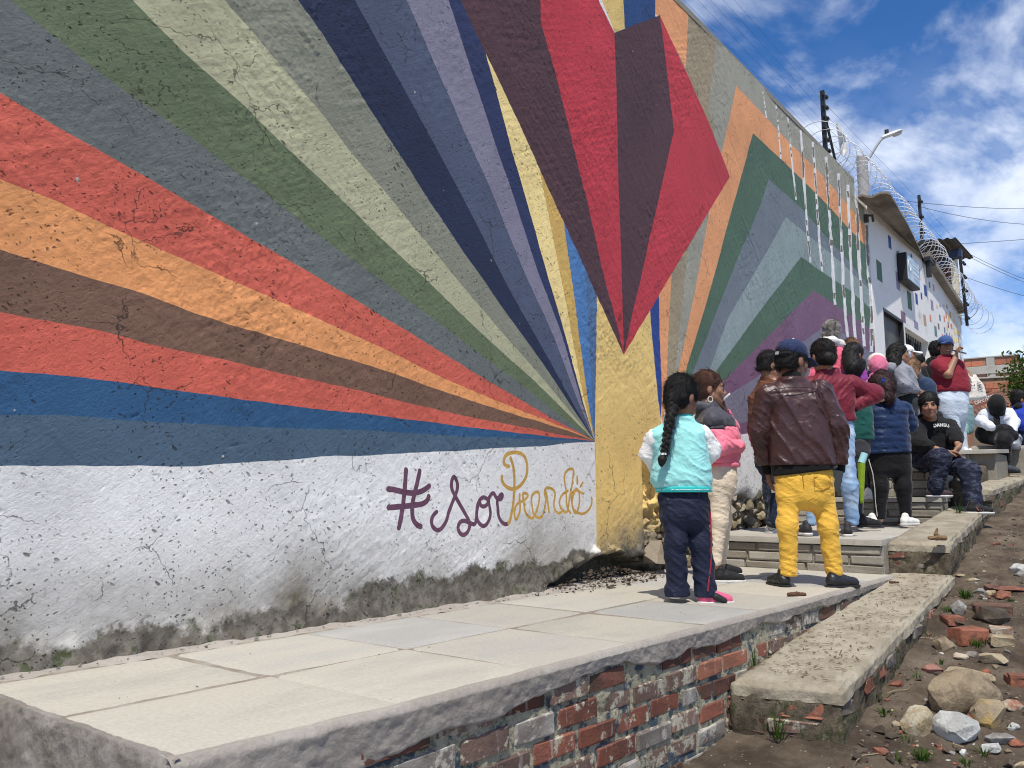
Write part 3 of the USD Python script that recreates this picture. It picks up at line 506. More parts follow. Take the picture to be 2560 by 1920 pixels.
# ================================================================ ground, pavement, ledges, steps
def ground_z(x, y):
    x = np.asarray(x, float); y = np.asarray(y, float)
    z = np.interp(x, [-400, -20, 0, 2, 3.5, 4.2, 7, 10, 13, 20, 34, 60, 400], [-3, -1.2, -1.02, -0.86, -0.66, -0.55, -0.1, 0.40, 0.86, 1.55, 2.3, 2.2, -3])
    z = z + 0.06 * np.clip(y - 1.3, -6, 0.6)
    p = np.stack(np.broadcast_arrays(x, y, np.zeros_like(x)), -1)
    near = np.exp(-((x - 6) / 9) ** 2)
    return z + near * (0.075 * vnoise(p * 1.7, 31, 3) + 0.045 * vnoise(p * 6.0, 33, 3) + 0.022 * vnoise(p * 19.0, 35, 2))
def on_ground(px, py):
    r = ray(np.array([px, py], float)); t = np.linspace(1e-3, 40 / max(np.linalg.norm(r[:2]), 1e-9), 8000)
    P = EYE + r * t[:, None]; below = P[:, 2] < ground_z(P[:, 0], P[:, 1])
    i = int(np.argmax(below)) if below.any() else len(t) - 1
    return P[i]
soil = usdkit.material(stage, '/World/Looks/soil', {
    'g': ('geometry', {}), 'n': ('noise_texture', {'scale': 3.0, 'detail': 9.0, 'roughness': 0.7}),
    'r': ('rgb_ramp', {'ramp': [(0.25, (0.042, 0.031, 0.023)), (0.42, (0.085, 0.064, 0.047)), (0.56, (0.15, 0.118, 0.087)), (0.75, (0.23, 0.19, 0.145))]}),
    'v': ('voronoi_texture', {'scale': 38.0, 'feature': 'f1', 'randomness': 1.0}), 'vr': ('map_range', {'range_type': 'smoothstep', 'from_min': 0.16, 'from_max': 0.2, 'to_min': 1.0, 'to_max': 0.0}),
    'sc': ('separate_color', {}), 'th': ('math', {'math_type': 'greater_than', 'value2': 0.8}), 'mm': ('math', {'math_type': 'multiply'}),
    'mp': ('mix_color', {'blend_type': 'mix', 'b': (0.3, 0.26, 0.21), 'use_clamp': False}),
    'nb': ('noise_texture', {'scale': 26.0, 'detail': 9.0, 'roughness': 0.72}), 'b': ('bump', {'strength': 1.0, 'distance': 0.035}),
    'p': ('principled_bsdf', {'roughness': 0.92, 'specular_ior_level': 0.15})},
    [('g.position', 'n.vector'), ('n.fac', 'r.fac'), ('g.position', 'v.vector'), ('v.distance', 'vr.value'), ('v.color', 'sc.color'), ('sc.r', 'th.value1'), ('th.value', 'mm.value1'), ('vr.result', 'mm.value2'),
     ('mm.value', 'mp.fac'), ('r.color', 'mp.a'), ('mp.result', 'p.base_color'), ('g.position', 'nb.vector'), ('nb.fac', 'b.height'), ('b.normal', 'p.normal')], surface='p.BSDF')
def grid_lines(segs):
    out = []
    for a, b, c in segs: out.append(np.arange(a, b, c))
    return np.concatenate(out + [[segs[-1][1]]])
gx = grid_lines([(-400, -40, 60), (-40, -4, 4), (-4, 3.4, 0.2), (3.4, 8.6, 0.025), (8.6, 15, 0.08), (15, 60, 2.5), (60, 400, 40)])
gy = grid_lines([(-400, -40, 60), (-40, -3, 3), (-3, 0.2, 0.12), (0.2, 1.85, 0.025), (1.85, 5, 0.25), (5, 40, 5), (40, 400, 60)])
Gx, Gy = np.meshgrid(gx, gy, indexing='ij'); Gz = ground_z(Gx, Gy)
n, k = Gx.shape; i, j = np.meshgrid(np.arange(n - 1), np.arange(k - 1), indexing='ij')
qd = np.stack([i * k + j, (i + 1) * k + j, (i + 1) * k + j + 1, i * k + j + 1], -1).reshape(-1, 4)
tag(obj('ground', (np.stack([Gx, Gy, Gz], -1).reshape(-1, 3), qd), soil, smooth=True), kind='structure', label='bare brown earth beside the ledges')

def concrete(name, base, second, dark, scale=2.2, bump=0.004, bs=45.0, lo=0.42, hi=0.66, rough=0.82, stretch=(1, 1, 1)):
    n = {'g': ('geometry', {}), 'mpp': ('mapping', {'scale': stretch}), 'n1': ('noise_texture', {'scale': scale, 'detail': 8.0, 'roughness': 0.62}), 'r1': ('map_range', {'range_type': 'smoothstep', 'from_min': lo, 'from_max': hi}),
         'm1': ('mix_color', {'blend_type': 'mix', 'a': base, 'b': second, 'use_clamp': False}),
         'n2': ('noise_texture', {'scale': scale * 5.5, 'detail': 8.0, 'roughness': 0.7}), 'r2': ('map_range', {'range_type': 'smoothstep', 'from_min': 0.56, 'from_max': 0.75, 'to_min': 0.0, 'to_max': 0.75}),
         'm2': ('mix_color', {'blend_type': 'mix', 'b': dark, 'use_clamp': False}),
         'n3': ('noise_texture', {'scale': 70.0, 'detail': 4.0, 'roughness': 0.7}), 'r3': ('map_range', {'from_min': 0.3, 'from_max': 0.7, 'to_min': 0.88, 'to_max': 1.1}), 'm3': ('mix_color', {'blend_type': 'multiply', 'fac': 1.0, 'use_clamp': False}),
         'nb': ('noise_texture', {'scale': bs, 'detail': 7.0, 'roughness': 0.7}), 'b': ('bump', {'strength': 0.9, 'distance': bump}),
         'oi': ('object_info', {}), 'ro': ('map_range', {'to_min': 0.9, 'to_max': 1.08}), 'm4': ('mix_color', {'blend_type': 'multiply', 'fac': 1.0, 'use_clamp': False}),
         'p': ('principled_bsdf', {'roughness': rough, 'specular_ior_level': 0.25})}
    l = [('g.position', 'mpp.vector'), ('mpp.vector', 'n1.vector'), ('n1.fac', 'r1.value'), ('r1.result', 'm1.fac'), ('mpp.vector', 'n2.vector'), ('n2.fac', 'r2.value'), ('r2.result', 'm2.fac'), ('m1.result', 'm2.a'), ('g.position', 'n3.vector'), ('n3.fac', 'r3.value'),
         ('m2.result', 'm3.a'), ('r3.result', 'm3.b'), ('oi.random', 'ro.value'), ('m3.result', 'm4.a'), ('ro.result', 'm4.b'), ('m4.result', 'p.base_color'), ('g.position', 'nb.vector'), ('nb.fac', 'b.height'), ('b.normal', 'p.normal')]
    return usdkit.material(stage, '/World/Looks/' + name, n, l, surface='p.BSDF')
PAVER = [concrete('paver_cream', (0.395, 0.37, 0.31), (0.335, 0.318, 0.275), (0.45, 0.43, 0.375), 1.6, 0.0012, 60, stretch=(0.7, 1.9, 1)), concrete('paver_grey', (0.315, 0.31, 0.29), (0.36, 0.35, 0.325), (0.29, 0.285, 0.27), 1.6, 0.0012, 60, stretch=(0.7, 1.9, 1)), concrete('paver_sand', (0.38, 0.357, 0.305), (0.345, 0.335, 0.3), (0.31, 0.275, 0.22), 1.8, 0.0014, 60, stretch=(0.7, 1.9, 1))]
joint_m = concrete('paver_joint', (0.22, 0.185, 0.14), (0.33, 0.3, 0.25), (0.16, 0.13, 0.1), 5, 0.003, 80)
rim_m = concrete('mortar_rim', (0.285, 0.255, 0.222), (0.34, 0.312, 0.276), (0.2, 0.172, 0.145), 3.0, 0.008, 28)
def yf(x): return np.interp(x, [1.1, 1.165, 1.9, 2.64, 3.28, 4.5, 5.87, 7.3], [1.96, 1.945, 1.885, 1.87, 1.85, 1.80, 1.76, 1.73])
pavement = thing('pavement', 'pale concrete slab pavement on a brick base along the wall', kind='structure')
XS = [1.165, 1.885, 2.56, 3.26, 3.95, 4.64, 5.33, 6.02, 6.62, 7.2]
def pz(x): return np.interp(x, [1, 5, 7.2], [0, 0, 0.012])
tone = {(0, 0): 0, (0, 1): 0, (1, 0): 0, (1, 1): 2, (2, 0): 2, (2, 1): 1, (3, 0): 0, (3, 1): 2, (4, 0): 1, (4, 1): 2}
rg = np.random.default_rng(3)
for a in range(9):
    for b in range(2):
        x0, x1 = XS[a] + 0.0025, XS[a + 1] - 0.0025
        if a == 0: x0 = XS[0]
        y0 = [lambda x: yf(x), lambda x: 2.556 + 0 * x][b]; y1 = [lambda x: 2.548 + 0 * x, lambda x: 3.215 - 0.012 * (x - 1.1)][b]
        u, v = np.meshgrid(np.linspace(0, 1, 20), np.linspace(0, 1, 20), indexing='ij')
        X = x0 + u * (x1 - x0); Y = y0(X) + v * (y1(X) - y0(X))
        ed = np.minimum(np.minimum(u, 1 - u) * (x1 - x0), np.minimum(v, 1 - v) * (y1(X) - y0(X)))
        Z = pz(X) - 0.005 * np.exp(-ed / 0.006) + 0.004 * vnoise(np.stack([X, Y, 0 * X], -1) * 2.0, 41, 3) + rg.normal(0, 0.0012)
        n, k = X.shape; i, j = np.meshgrid(np.arange(n - 1), np.arange(k - 1), indexing='ij')
        qd = np.stack([i * k + j, (i + 1) * k + j, (i + 1) * k + j + 1, i * k + j + 1], -1).reshape(-1, 4)
        top = np.stack([X, Y, Z], -1).reshape(-1, 3)
        # skirt
        ring = np.concatenate([np.arange(k), np.arange(1, n) * k + k - 1, (n - 1) * k + np.arange(k - 2, -1, -1), np.arange(n - 2, 0, -1) * k])
        low = top[ring] - [0, 0, 0.05]; m = len(ring); o = len(top); r2 = np.arange(m); r3 = (r2 + 1) % m
        sk = np.stack([ring[r2], ring[r3], o + r3, o + r2], 1)
        obj('paver', (np.vstack([top, low]), np.vstack([qd, sk])), PAVER[tone.get((a, b), (a + b) % 3)], pavement, smooth=35)
# bed under and between the slabs
def strip(xs, ya, yb, z0, z1, nx=60, ny=6, seed=0, amp=0.004):
    x = np.linspace(xs[0], xs[1], nx); u = np.linspace(0, 1, ny)
    X, U = np.meshgrid(x, u, indexing='ij'); Y = ya(X) + U * (yb(X) - ya(X)); Z = z0 + U * (z1 - z0) + amp * vnoise(np.stack([X * 9, Y * 9, 0 * X], -1), seed, 3)
    i, j = np.meshgrid(np.arange(nx - 1), np.arange(ny - 1), indexing='ij')
    return np.stack([X, Y, Z], -1).reshape(-1, 3), np.stack([i * ny + j, (i + 1) * ny + j, (i + 1) * ny + j + 1, i * ny + j + 1], -1).reshape(-1, 4)
obj('mortar_bed', strip((1.17, 7.2), lambda x: yf(x) + 0.01, lambda x: 3.3 + 0 * x, -0.0055, -0.0055, 120, 30, 5, 0.003), joint_m, pavement, smooth=True)
obj('mortar_fillet', strip((1.165, 7.2), lambda x: 3.2 - 0.012 * (x - 1.1) + 0.02 * vnoise(np.stack([x * 7, 0 * x, 0 * x], -1), 8), lambda x: 3.37 + 0 * x, -0.008, 0.018, 260, 14, 51, 0.02), rim_m, pavement, smooth=True)
obj('fill', rbox((6.0, 1.3, 1.0), 0.01, (4.22, 2.62, -0.53)), rim_m, pavement)
# mortar skin along the front edge and over the left end
def skin(name, P, nu, nv, mat, amp, seed, back, low=None, freq=9.0):
    """A sheet P(u, v) -> points with rough relief along `back` (outward direction); low(u) cuts its lower edge unevenly."""
    u, v = np.meshgrid(np.linspace(0, 1, nu), np.linspace(0, 1, nv), indexing='ij')
    X = P(u, v); d = vnoise(X * freq, seed, 4) * amp + vnoise(X * freq * 4, seed + 3, 3) * amp * 0.45
    X = X + np.asarray(back)[None, None] * d[..., None]
    i, j = np.meshgrid(np.arange(nu - 1), np.arange(nv - 1), indexing='ij')
    return X.reshape(-1, 3), np.stack([i * nv + j, (i + 1) * nv + j, (i + 1) * nv + j + 1, i * nv + j + 1], -1).reshape(-1, 4)
def rim_points(u, v):
    x = 1.15 + u * 6.05
    low = np.interp(x, [1.15, 1.5, 2.2, 2.6, 3.0, 3.6, 4.2, 5.0, 7.2], [0.25, 0.16, 0.105, 0.09, 0.085, 0.10, 0.085, 0.075, 0.06]) * (1 + 0.9 * vnoise(np.stack([x * 3.5, 0 * x, 0 * x], -1), 12, 4))
    t = v * 1.0
    prof_y = np.interp(t, [0, 0.10, 0.2, 0.9, 1.0], [0.012, -0.006, -0.022, -0.014, 0.02])
    prof_z = np.interp(t, [0, 0.10, 0.2, 0.9, 1.0], [0.002, 0.001, -0.018, -1, -1.0])
    z = np.where(prof_z > -0.5, prof_z, 0); z = np.where(t > 0.2, -0.018 - (t - 0.2) / 0.8 * (low - 0.018), z) + pz(x)
    return np.stack([x, yf(x) + prof_y, z], -1)
obj('mortar_edge', skin('r', rim_points, 620, 26, rim_m, 0.02, 61, (0, -1, 0)), rim_m, pavement, smooth=True)
def end_points(u, v):
    y = 1.93 + u * 1.5; t = v
    x = np.interp(t, [0, 0.04, 0.1, 1.0], [0.012, -0.004, -0.014, -0.035]); z = np.interp(t, [0, 0.04, 0.1, 1.0], [0.001, -0.001, -0.03, -0.95])
    return np.stack([1.165 + x, y - 0.0 + 0 * x, z], -1)
end_m = concrete('mortar_end', (0.2, 0.178, 0.155), (0.27, 0.25, 0.225), (0.1, 0.06, 0.045), 4.0, 0.012, 22, 0.4, 0.6)
obj('mortar_end', skin('e', end_points, 150, 100, end_m, 0.03, 71, (-1, 0, 0)), end_m, pavement, smooth=True)
# bricks of the front face
def brick_look(name, base, fleck, fl_lo, dark, fleck2=None):
    n = {'tc': ('texture_coordinate', {}), 'g': ('geometry', {}), 'n1': ('noise_texture', {'scale': 14.0, 'detail': 7.0, 'roughness': 0.7}), 'r1': ('map_range', {'range_type': 'smoothstep', 'from_min': fl_lo, 'from_max': fl_lo + 0.07}),
         'n2': ('noise_texture', {'scale': 6.0, 'detail': 6.0, 'roughness': 0.6}), 'r2': ('map_range', {'range_type': 'smoothstep', 'from_min': 0.4, 'from_max': 0.68}),
         'm1': ('mix_color', {'blend_type': 'mix', 'a': base, 'b': dark, 'use_clamp': False}), 'm2': ('mix_color', {'blend_type': 'mix', 'b': fleck, 'use_clamp': False}),
         'st': ('mapping', {'scale': (26, 26, 5)}), 'n3': ('noise_texture', {'scale': 1.0, 'detail': 5.0, 'roughness': 0.65}), 'r3': ('map_range', {'range_type': 'smoothstep', 'from_min': 0.58, 'from_max': 0.72, 'to_max': 0.7}), 'm3': ('mix_color', {'blend_type': 'mix', 'b': fleck2 or (0.36, 0.34, 0.31), 'use_clamp': False}),
         'oi': ('object_info', {}), 'ro': ('map_range', {'to_min': 0.75, 'to_max': 1.2}), 'm4': ('mix_color', {'blend_type': 'multiply', 'fac': 1.0, 'use_clamp': False}),
         'nb': ('noise_texture', {'scale': 60.0, 'detail': 6.0, 'roughness': 0.7}), 'b': ('bump', {'strength': 0.9, 'distance': 0.006}), 'p': ('principled_bsdf', {'roughness': 0.85, 'specular_ior_level': 0.2})}
    l = [('g.position', 'n1.vector'), ('n1.fac', 'r1.value'), ('g.position', 'n2.vector'), ('n2.fac', 'r2.value'), ('r2.result', 'm1.fac'), ('oi.random', 'ro.value'), ('m1.result', 'm4.a'), ('ro.result', 'm4.b'), ('m4.result', 'm2.a'), ('r1.result', 'm2.fac'),
         ('g.position', 'st.vector'), ('st.vector', 'n3.vector'), ('n3.fac', 'r3.value'), ('r3.result', 'm3.fac'), ('m2.result', 'm3.a'), ('m3.result', 'p.base_color'), ('g.position', 'nb.vector'), ('nb.fac', 'b.height'), ('b.normal', 'p.normal')]
    return usdkit.material(stage, '/World/Looks/' + name, n, l, surface='p.BSDF')
BR = {'red': brick_look('brick_red', (0.215, 0.08, 0.052), (0.42, 0.39, 0.30), 0.56, (0.13, 0.058, 0.044)), 'brown': brick_look('brick_brown', (0.165, 0.108, 0.085), (0.4, 0.37, 0.29), 0.51, (0.11, 0.075, 0.062)),
      'pale': brick_look('brick_pale', (0.30, 0.275, 0.245), (0.43, 0.41, 0.35), 0.52, (0.17, 0.14, 0.12)), 'umber': brick_look('brick_umber', (0.15, 0.062, 0.045), (0.3, 0.28, 0.2), 0.64, (0.07, 0.05, 0.035)),
      'clean': brick_look('brick_clean', (0.29, 0.115, 0.072), (0.42, 0.36, 0.28), 0.58, (0.2, 0.09, 0.06)), 'grey': brick_look('brick_grey', (0.2, 0.175, 0.145), (0.34, 0.31, 0.25), 0.58, (0.1, 0.085, 0.065))}
old_mortar = usdkit.material(stage, '/World/Looks/old_mortar', {
    'g': ('geometry', {}), 'n1': ('noise_texture', {'scale': 7.5, 'detail': 8.0, 'roughness': 0.68}),
    'r1': ('rgb_ramp', {'ramp': [(0.30, (0.045, 0.065, 0.09)), (0.44, (0.06, 0.08, 0.1)), (0.49, (0.3, 0.28, 0.2)), (0.56, (0.4, 0.37, 0.27)), (0.62, (0.15, 0.14, 0.1)), (0.72, (0.05, 0.055, 0.025)), (0.8, (0.2, 0.18, 0.15))]}),
    'nb': ('noise_texture', {'scale': 45.0, 'detail': 7.0, 'roughness': 0.7}), 'b': ('bump', {'strength': 1.0, 'distance': 0.012}), 'p': ('principled_bsdf', {'roughness': 0.9, 'specular_ior_level': 0.2})},
    [('g.position', 'n1.vector'), ('n1.fac', 'r1.fac'), ('r1.color', 'p.base_color'), ('g.position', 'nb.vector'), ('nb.fac', 'b.height'), ('b.normal', 'p.normal')], surface='p.BSDF')
def face_points(u, v):
    x = 1.13 + u * 6.05; return np.stack([x, yf(x) + 0.006 + 0 * v, -0.04 - v * 0.95], -1)
obj('mortar_joints', skin('f', face_points, 620, 100, old_mortar, 0.021, 81, (0, -1, 0), freq=11.0), old_mortar, pavement, smooth=True)
def rough_brick(L, Wd, H, seed, jit=0.006):
    v, f = rbox((L, Wd, H), 0.007)
    r = np.random.default_rng(seed); return v + r.normal(0, jit * 0.5, v.shape) + vnoise(v * 20 + seed, seed)[:, None] * jit, f
rg = np.random.default_rng(9); bi = 0
for row in range(9):
    zc = -0.11 - 0.1 * row; x = 1.16 - 0.14 * (row % 2) - rg.uniform(0, 0.05)
    while x < 7.1:
        L = rg.uniform(0.225, 0.285) if rg.random() > 0.12 else rg.uniform(0.11, 0.15)
        xc = x + L / 2; x += L + rg.uniform(0.018, 0.034)
        if xc - L / 2 < 1.15 or (xc > 4.3 and row > 2): continue
        if row == 0 and rg.random() < 0.25: continue
        v, f = rough_brick(L, 0.09, rg.uniform(0.072, 0.082), bi, 0.004); bi += 1
        v = v @ rotz(-0.045).T @ roty(rg.normal(0, 0.008)).T + [xc, float(yf(xc)) + 0.045 - rg.uniform(-0.005, 0.006), zc + rg.normal(0, 0.004)]
        kind = rg.choice(['red', 'brown', 'pale', 'umber', 'clean'], p=[0.24, 0.30, 0.24, 0.12, 0.10]) if row else rg.choice(['umber', 'pale', 'brown'])
        obj('brick', (v, f), BR[kind], pavement, smooth=False)

# ---------------------------------------------------------------- rough concrete ledges
def rough_block(c, nx, ny, nz, amp, seed, freq=7.0, top_amp=None, round_=0.03):
    """A hexahedron c[ix][iy][iz] as a subdivided, worn block."""
    c = np.asarray(c, float).reshape(2, 2, 2, 3)
    def tri(u, v, w):
        o = 0
        for a in (0, 1):
            for b in (0, 1):
                for d in (0, 1): o = o + ((u if a else 1 - u) * (v if b else 1 - v) * (w if d else 1 - w))[..., None] * c[a, b, d]
        return o
    parts = []
    for ax, s in ((0, 0), (0, 1), (1, 0), (1, 1), (2, 1)):
        na, nb = [(ny, nz), (nx, nz), (nx, ny)][ax]
        a, b = np.meshgrid(np.linspace(0, 1, na + 1), np.linspace(0, 1, nb + 1), indexing='ij'); q = np.full_like(a, s)
        uvw = [(q, a, b), (a, q, b), (a, b, q)][ax]
        P = tri(*uvw).reshape(-1, 3)
        k = nb + 1; i, j = np.meshgrid(np.arange(na), np.arange(nb), indexing='ij')
        F = np.stack([i * k + j, (i + 1) * k + j, (i + 1) * k + j + 1, i * k + j + 1], -1).reshape(-1, 4)
        if (ax, s) in ((0, 0), (1, 1), (2, 0)): F = F[:, ::-1]
        F = np.vstack([F[:, [0, 1, 2]], F[:, [0, 2, 3]]])
        parts.append((P, F))
    V, F = join(parts)
    m = trimesh.Trimesh(V, F, process=True); m.merge_vertices(digits_vertex=5)
    m.fix_normals(); V = np.array(m.vertices); N = np.array(m.vertex_normals)
    d = vnoise(V * freq, seed, 4) * amp * 1.6 + vnoise(V * freq * 4.5, seed + 5, 3) * amp * 0.7
    tp = N[:, 2] > 0.9
    if top_amp is not None: d[tp] = vnoise(V[tp] * freq, seed + 9, 4) * top_amp * 1.6 + vnoise(V[tp] * freq * 5, seed + 7, 3) * top_amp * 0.5
    edge = (np.abs(N).max(1) < 0.9) & (N[:, 2] > 0.2)
    d[edge] -= round_ * (0.5 + np.abs(vnoise(V[edge] * 11, seed + 2, 3)) * 2.2)
    return V + N * d[:, None], np.array(m.faces)
ledge_top = concrete('ledge_concrete', (0.255, 0.222, 0.165), (0.335, 0.3, 0.23), (0.085, 0.062, 0.04), 5.0, 0.012, 42, 0.40, 0.60)
ledge_side = usdkit.material(stage, '/World/Looks/ledge_stone', {
    'g': ('geometry', {}), 'n1': ('noise_texture', {'scale': 5.5, 'detail': 9.0, 'roughness': 0.7}),
    'r1': ('rgb_ramp', {'ramp': [(0.28, (0.025, 0.022, 0.016)), (0.42, (0.08, 0.066, 0.048)), (0.52, (0.15, 0.125, 0.092)), (0.58, (0.06, 0.062, 0.03)), (0.66, (0.22, 0.19, 0.145)), (0.8, (0.3, 0.27, 0.21))]}),
    'nb': ('noise_texture', {'scale': 24.0, 'detail': 9.0, 'roughness': 0.72}), 'b': ('bump', {'strength': 1.0, 'distance': 0.03}), 'p': ('principled_bsdf', {'roughness': 0.92, 'specular_ior_level': 0.15})},
    [('g.position', 'n1.vector'), ('n1.fac', 'r1.fac'), ('r1.color', 'p.base_color'), ('g.position', 'nb.vector'), ('nb.fac', 'b.height'), ('b.normal', 'p.normal')], surface='p.BSDF')
def ledge(label, pts, drop, seed, nx=130, ny=30):
    """pts: the four top corners (near left, near right, far left, far right); left = towards the wall."""
    nl, nr, fl, fr = [np.array(p, float) for p in pts]
    L = thing('stone_ledge', label, 'ledge')
    dn = lambda p: np.array([p[0], p[1], p[2] - drop])
    cap = lambda p, t: np.array([p[0], p[1], p[2] - t])
    # c[ix][iy][iz], x: near -> far, y: right -> left
    obj('concrete_top', rough_block([[[cap(nr, .075), nr], [cap(nl, .075), nl]], [[cap(fr, .075), fr], [cap(fl, .075), fl]]], nx, ny, 5, 0.024, seed, 8.0, 0.012, 0.034), ledge_top, L, smooth=True)
    i = np.array([0.012, 0.014, 0]); 
    obj('stone_base', rough_block([[[dn(nr) + [.002, .002, 0], cap(nr, .05) + [.002, .002, 0]], [dn(nl) + [.002, 0, 0], cap(nl, .05) + [.002, 0, 0]]], [[dn(fr) + [0, .002, 0], cap(fr, .05) + [0, .002, 0]], [dn(fl), cap(fl, .05)]]], nx, ny, 16, 0.036, seed + 20, 8.0), ledge_side, L, smooth=True)
    return L
LA = ledge('worn lowest concrete ledge against the brick side of the pavement', [(4.12, 1.80, -0.29), (4.22, 1.285, -0.285), (7.36, 1.80, 0.02), (7.36, 1.33, 0.02)], 0.5, 101)
LB = ledge('middle concrete ledge beside the landing, with a curl of droppings on it', [(7.30, 1.80, 0.265), (7.36, 1.36, 0.262), (10.4, 1.80, 0.565), (10.4, 1.46, 0.565)], 0.45, 131)
LC = ledge('upper concrete ledge reaching to the right edge, below the hooded sitter', [(9.95, 1.82, 0.73), (10.05, 1.40, 0.715), (13.8, 2.0, 1.0), (13.8, 1.28, 0.98)], 0.5, 151)
def set_bricks(L, rows, seed, mat_p, side, off=.031):
    r = np.random.default_rng(seed)
    for (x0, y0, x1, y1, z0, zs) in rows:
        d = np.array([x1 - x0, y1 - y0]); Ln = np.linalg.norm(d); d /= Ln; nrm = np.array([d[1], -d[0]]); t = r.uniform(-0.1, 0.0)
        while t < Ln - 0.05:
            l = r.uniform(0.17, 0.25); c = t + l / 2; t += l + 0.02
            if c + l / 2 > Ln or r.random() < 0.25: continue
            v, f = rough_brick(l, 0.07, r.uniform(0.062, 0.075), int(seed * 100 + t * 50), 0.012)
            z = z0 + zs * c
            v = v @ rotz(math.atan2(d[1], d[0])).T @ np.eye(3) + [x0 + d[0] * c - nrm[0] * off, y0 + d[1] * c - nrm[1] * off, z]
            obj('brick', (v, f), BR[r.choice(['clean', 'grey', 'brown', 'umber'], p=mat_p)], L)
set_bricks(LA, [(4.13, 1.80, 4.235, 1.30, -0.40, 0), (4.13, 1.80, 4.235, 1.30, -0.485, 0), (4.13, 1.80, 4.235, 1.30, -0.575, 0), (4.24, 1.30, 7.2, 1.345, -0.395, .099)], 5, [.3, .35, .2, .15], 0, .017)
set_bricks(LB, [(7.31, 1.80, 7.37, 1.375, 0.165, 0), (7.31, 1.80, 7.37, 1.375, 0.08, 0), (7.38, 1.375, 9.9, 1.49, 0.16, .1)], 6, [.15, .5, .2, .15], 0)
set_bricks(LC, [(9.96, 1.82, 10.06, 1.415, 0.62, 0), (10.07, 1.415, 13.5, 1.30, 0.61, .075), (10.07, 1.415, 13.5, 1.30, 0.52, .075)], 7, [.15, .6, .2, .05], 0)

# ---------------------------------------------------------------- steps
step_stone = [concrete('step_stone_%d' % k, b, s, d, 3.0, 0.007, 35) for k, (b, s, d) in enumerate([((0.27, 0.25, 0.21), (0.22, 0.2, 0.165), (0.12, 0.1, 0.08)), ((0.31, 0.29, 0.25), (0.25, 0.23, 0.19), (0.14, 0.12, 0.09)), ((0.235, 0.21, 0.17), (0.29, 0.265, 0.22), (0.1, 0.085, 0.065))])]
tread_m = concrete('tread_concrete', (0.38, 0.36, 0.315), (0.33, 0.31, 0.27), (0.24, 0.2, 0.15), 2.0, 0.002, 55)
steps = thing('stone_steps', 'flight of stone steps climbing beside the mural wall', kind='structure')
def riser(x0, y0, x1, y1, z0, z1, courses, seed, depth=0.3):
    """A riser of laid stone blocks facing -x, from (x0, y0) to (x1, y1)."""
    r = np.random.default_rng(seed); d = np.array([x1 - x0, y1 - y0]); L = np.linalg.norm(d); d /= L; nrm = np.array([d[1], -d[0]])
    if nrm[0] > 0: nrm = -nrm
    h = (z1 - z0) / courses; a = math.atan2(d[1], d[0])
    obj('mortar', rbox((L, depth, z1 - z0), 0.004, ((x0 + x1) / 2 - nrm[0] * (depth / 2 + 0.018), (y0 + y1) / 2 - nrm[1] * (depth / 2 + 0.018), (z0 + z1) / 2), rotz(a)), step_stone[2], steps)
    for k in range(courses):
        t = -r.uniform(0, 0.2)
        while t < L - 0.03:
            l = r.uniform(0.22, 0.6); t0, t1 = max(t, 0), min(t + l, L); t += l + 0.012
            if t1 - t0 < 0.06: continue
            c = (t0 + t1) / 2; v, f = rbox((t1 - t0 - 0.008, 0.10, h - 0.011), 0.009); v = v + r.normal(0, 0.0025, v.shape)
            v = v @ rotz(a).T + [x0 + d[0] * c - nrm[0] * (0.05 - r.uniform(0, 0.012)), y0 + d[1] * c - nrm[1] * 0.05, z0 + (k + 0.5) * h]
            obj('stone_block', (v, f), step_stone[r.integers(0, 3)], steps)
riser(7.17, 3.26, 7.15, 1.80, 0.0, 0.235, 3, 21)
def slab(x0, x1, y0, y1, z0, z1, t, seed, name='tread'):
    obj(name, rough_block([[[(x0, y0, z0 - t), (x0, y0, z0)], [(x0, y1, z0 - t), (x0, y1, z0)]], [[(x1, y0, z1 - t), (x1, y0, z1)], [(x1, y1, z1 - t), (x1, y1, z1)]]], max(8, int((x1 - x0) / 0.05)), 40, 2, 0.004, seed, 7.0, 0.004, 0.006), tread_m, steps, smooth=35)
slab(7.13, 9.6, 1.80, 3.36, 0.285, 0.33, 0.05, 201, 'landing')
riser(9.55, 3.3, 9.52, 1.80, 0.33, 0.57, 3, 22); slab(9.5, 10.0, 1.79, 3.4, 0.615, 0.62, 0.045, 202)
riser(9.93, 3.3, 9.9, 1.80, 0.62, 0.9, 3, 23); slab(9.88, 11.4, 1.78, 3.4, 0.945, 0.955, 0.045, 203)
riser(11.33, 3.3, 11.3, 1.80, 0.95, 1.14, 2, 24); slab(11.28, 21.0, 1.5, 3.4, 1.185, 1.6, 0.05, 204, 'landing')
obj('fill', rbox((9.5, 1.78, 0.9), 0.01, (16.12, 2.42, 0.70)), step_stone[2], steps)
obj('side_wall', rough_block([[[(9.95, 1.62, 0.4), (9.95, 1.62, 0.78)], [(9.95, 1.79, 0.4), (9.95, 1.79, 0.80)]], [[(12.4, 1.62, 0.5), (12.4, 1.62, 1.16)], [(12.4, 1.79, 0.5), (12.4, 1.79, 1.17)]]], 60, 6, 12, 0.018, 231, 7.0), ledge_side, steps, smooth=True)
bench = obj('stone_block_seat', rough_block([[[(12.5, 0.9, 0.6), (12.5, 0.9, 1.27)], [(12.5, 1.98, 0.6), (12.5, 1.98, 1.30)]], [[(13.5, 0.9, 0.6), (13.5, 0.9, 1.28)], [(13.5, 1.98, 0.6), (13.5, 1.98, 1.31)]]], 24, 26, 16, 0.014, 241, 6.0, 0.006), concrete('block_concrete', (0.3, 0.27, 0.215), (0.24, 0.21, 0.16), (0.1, 0.08, 0.055), 3.5, 0.01, 30), smooth=True)
tag(bench, 'mossy concrete block that the hooded sitter sits on', 'block')

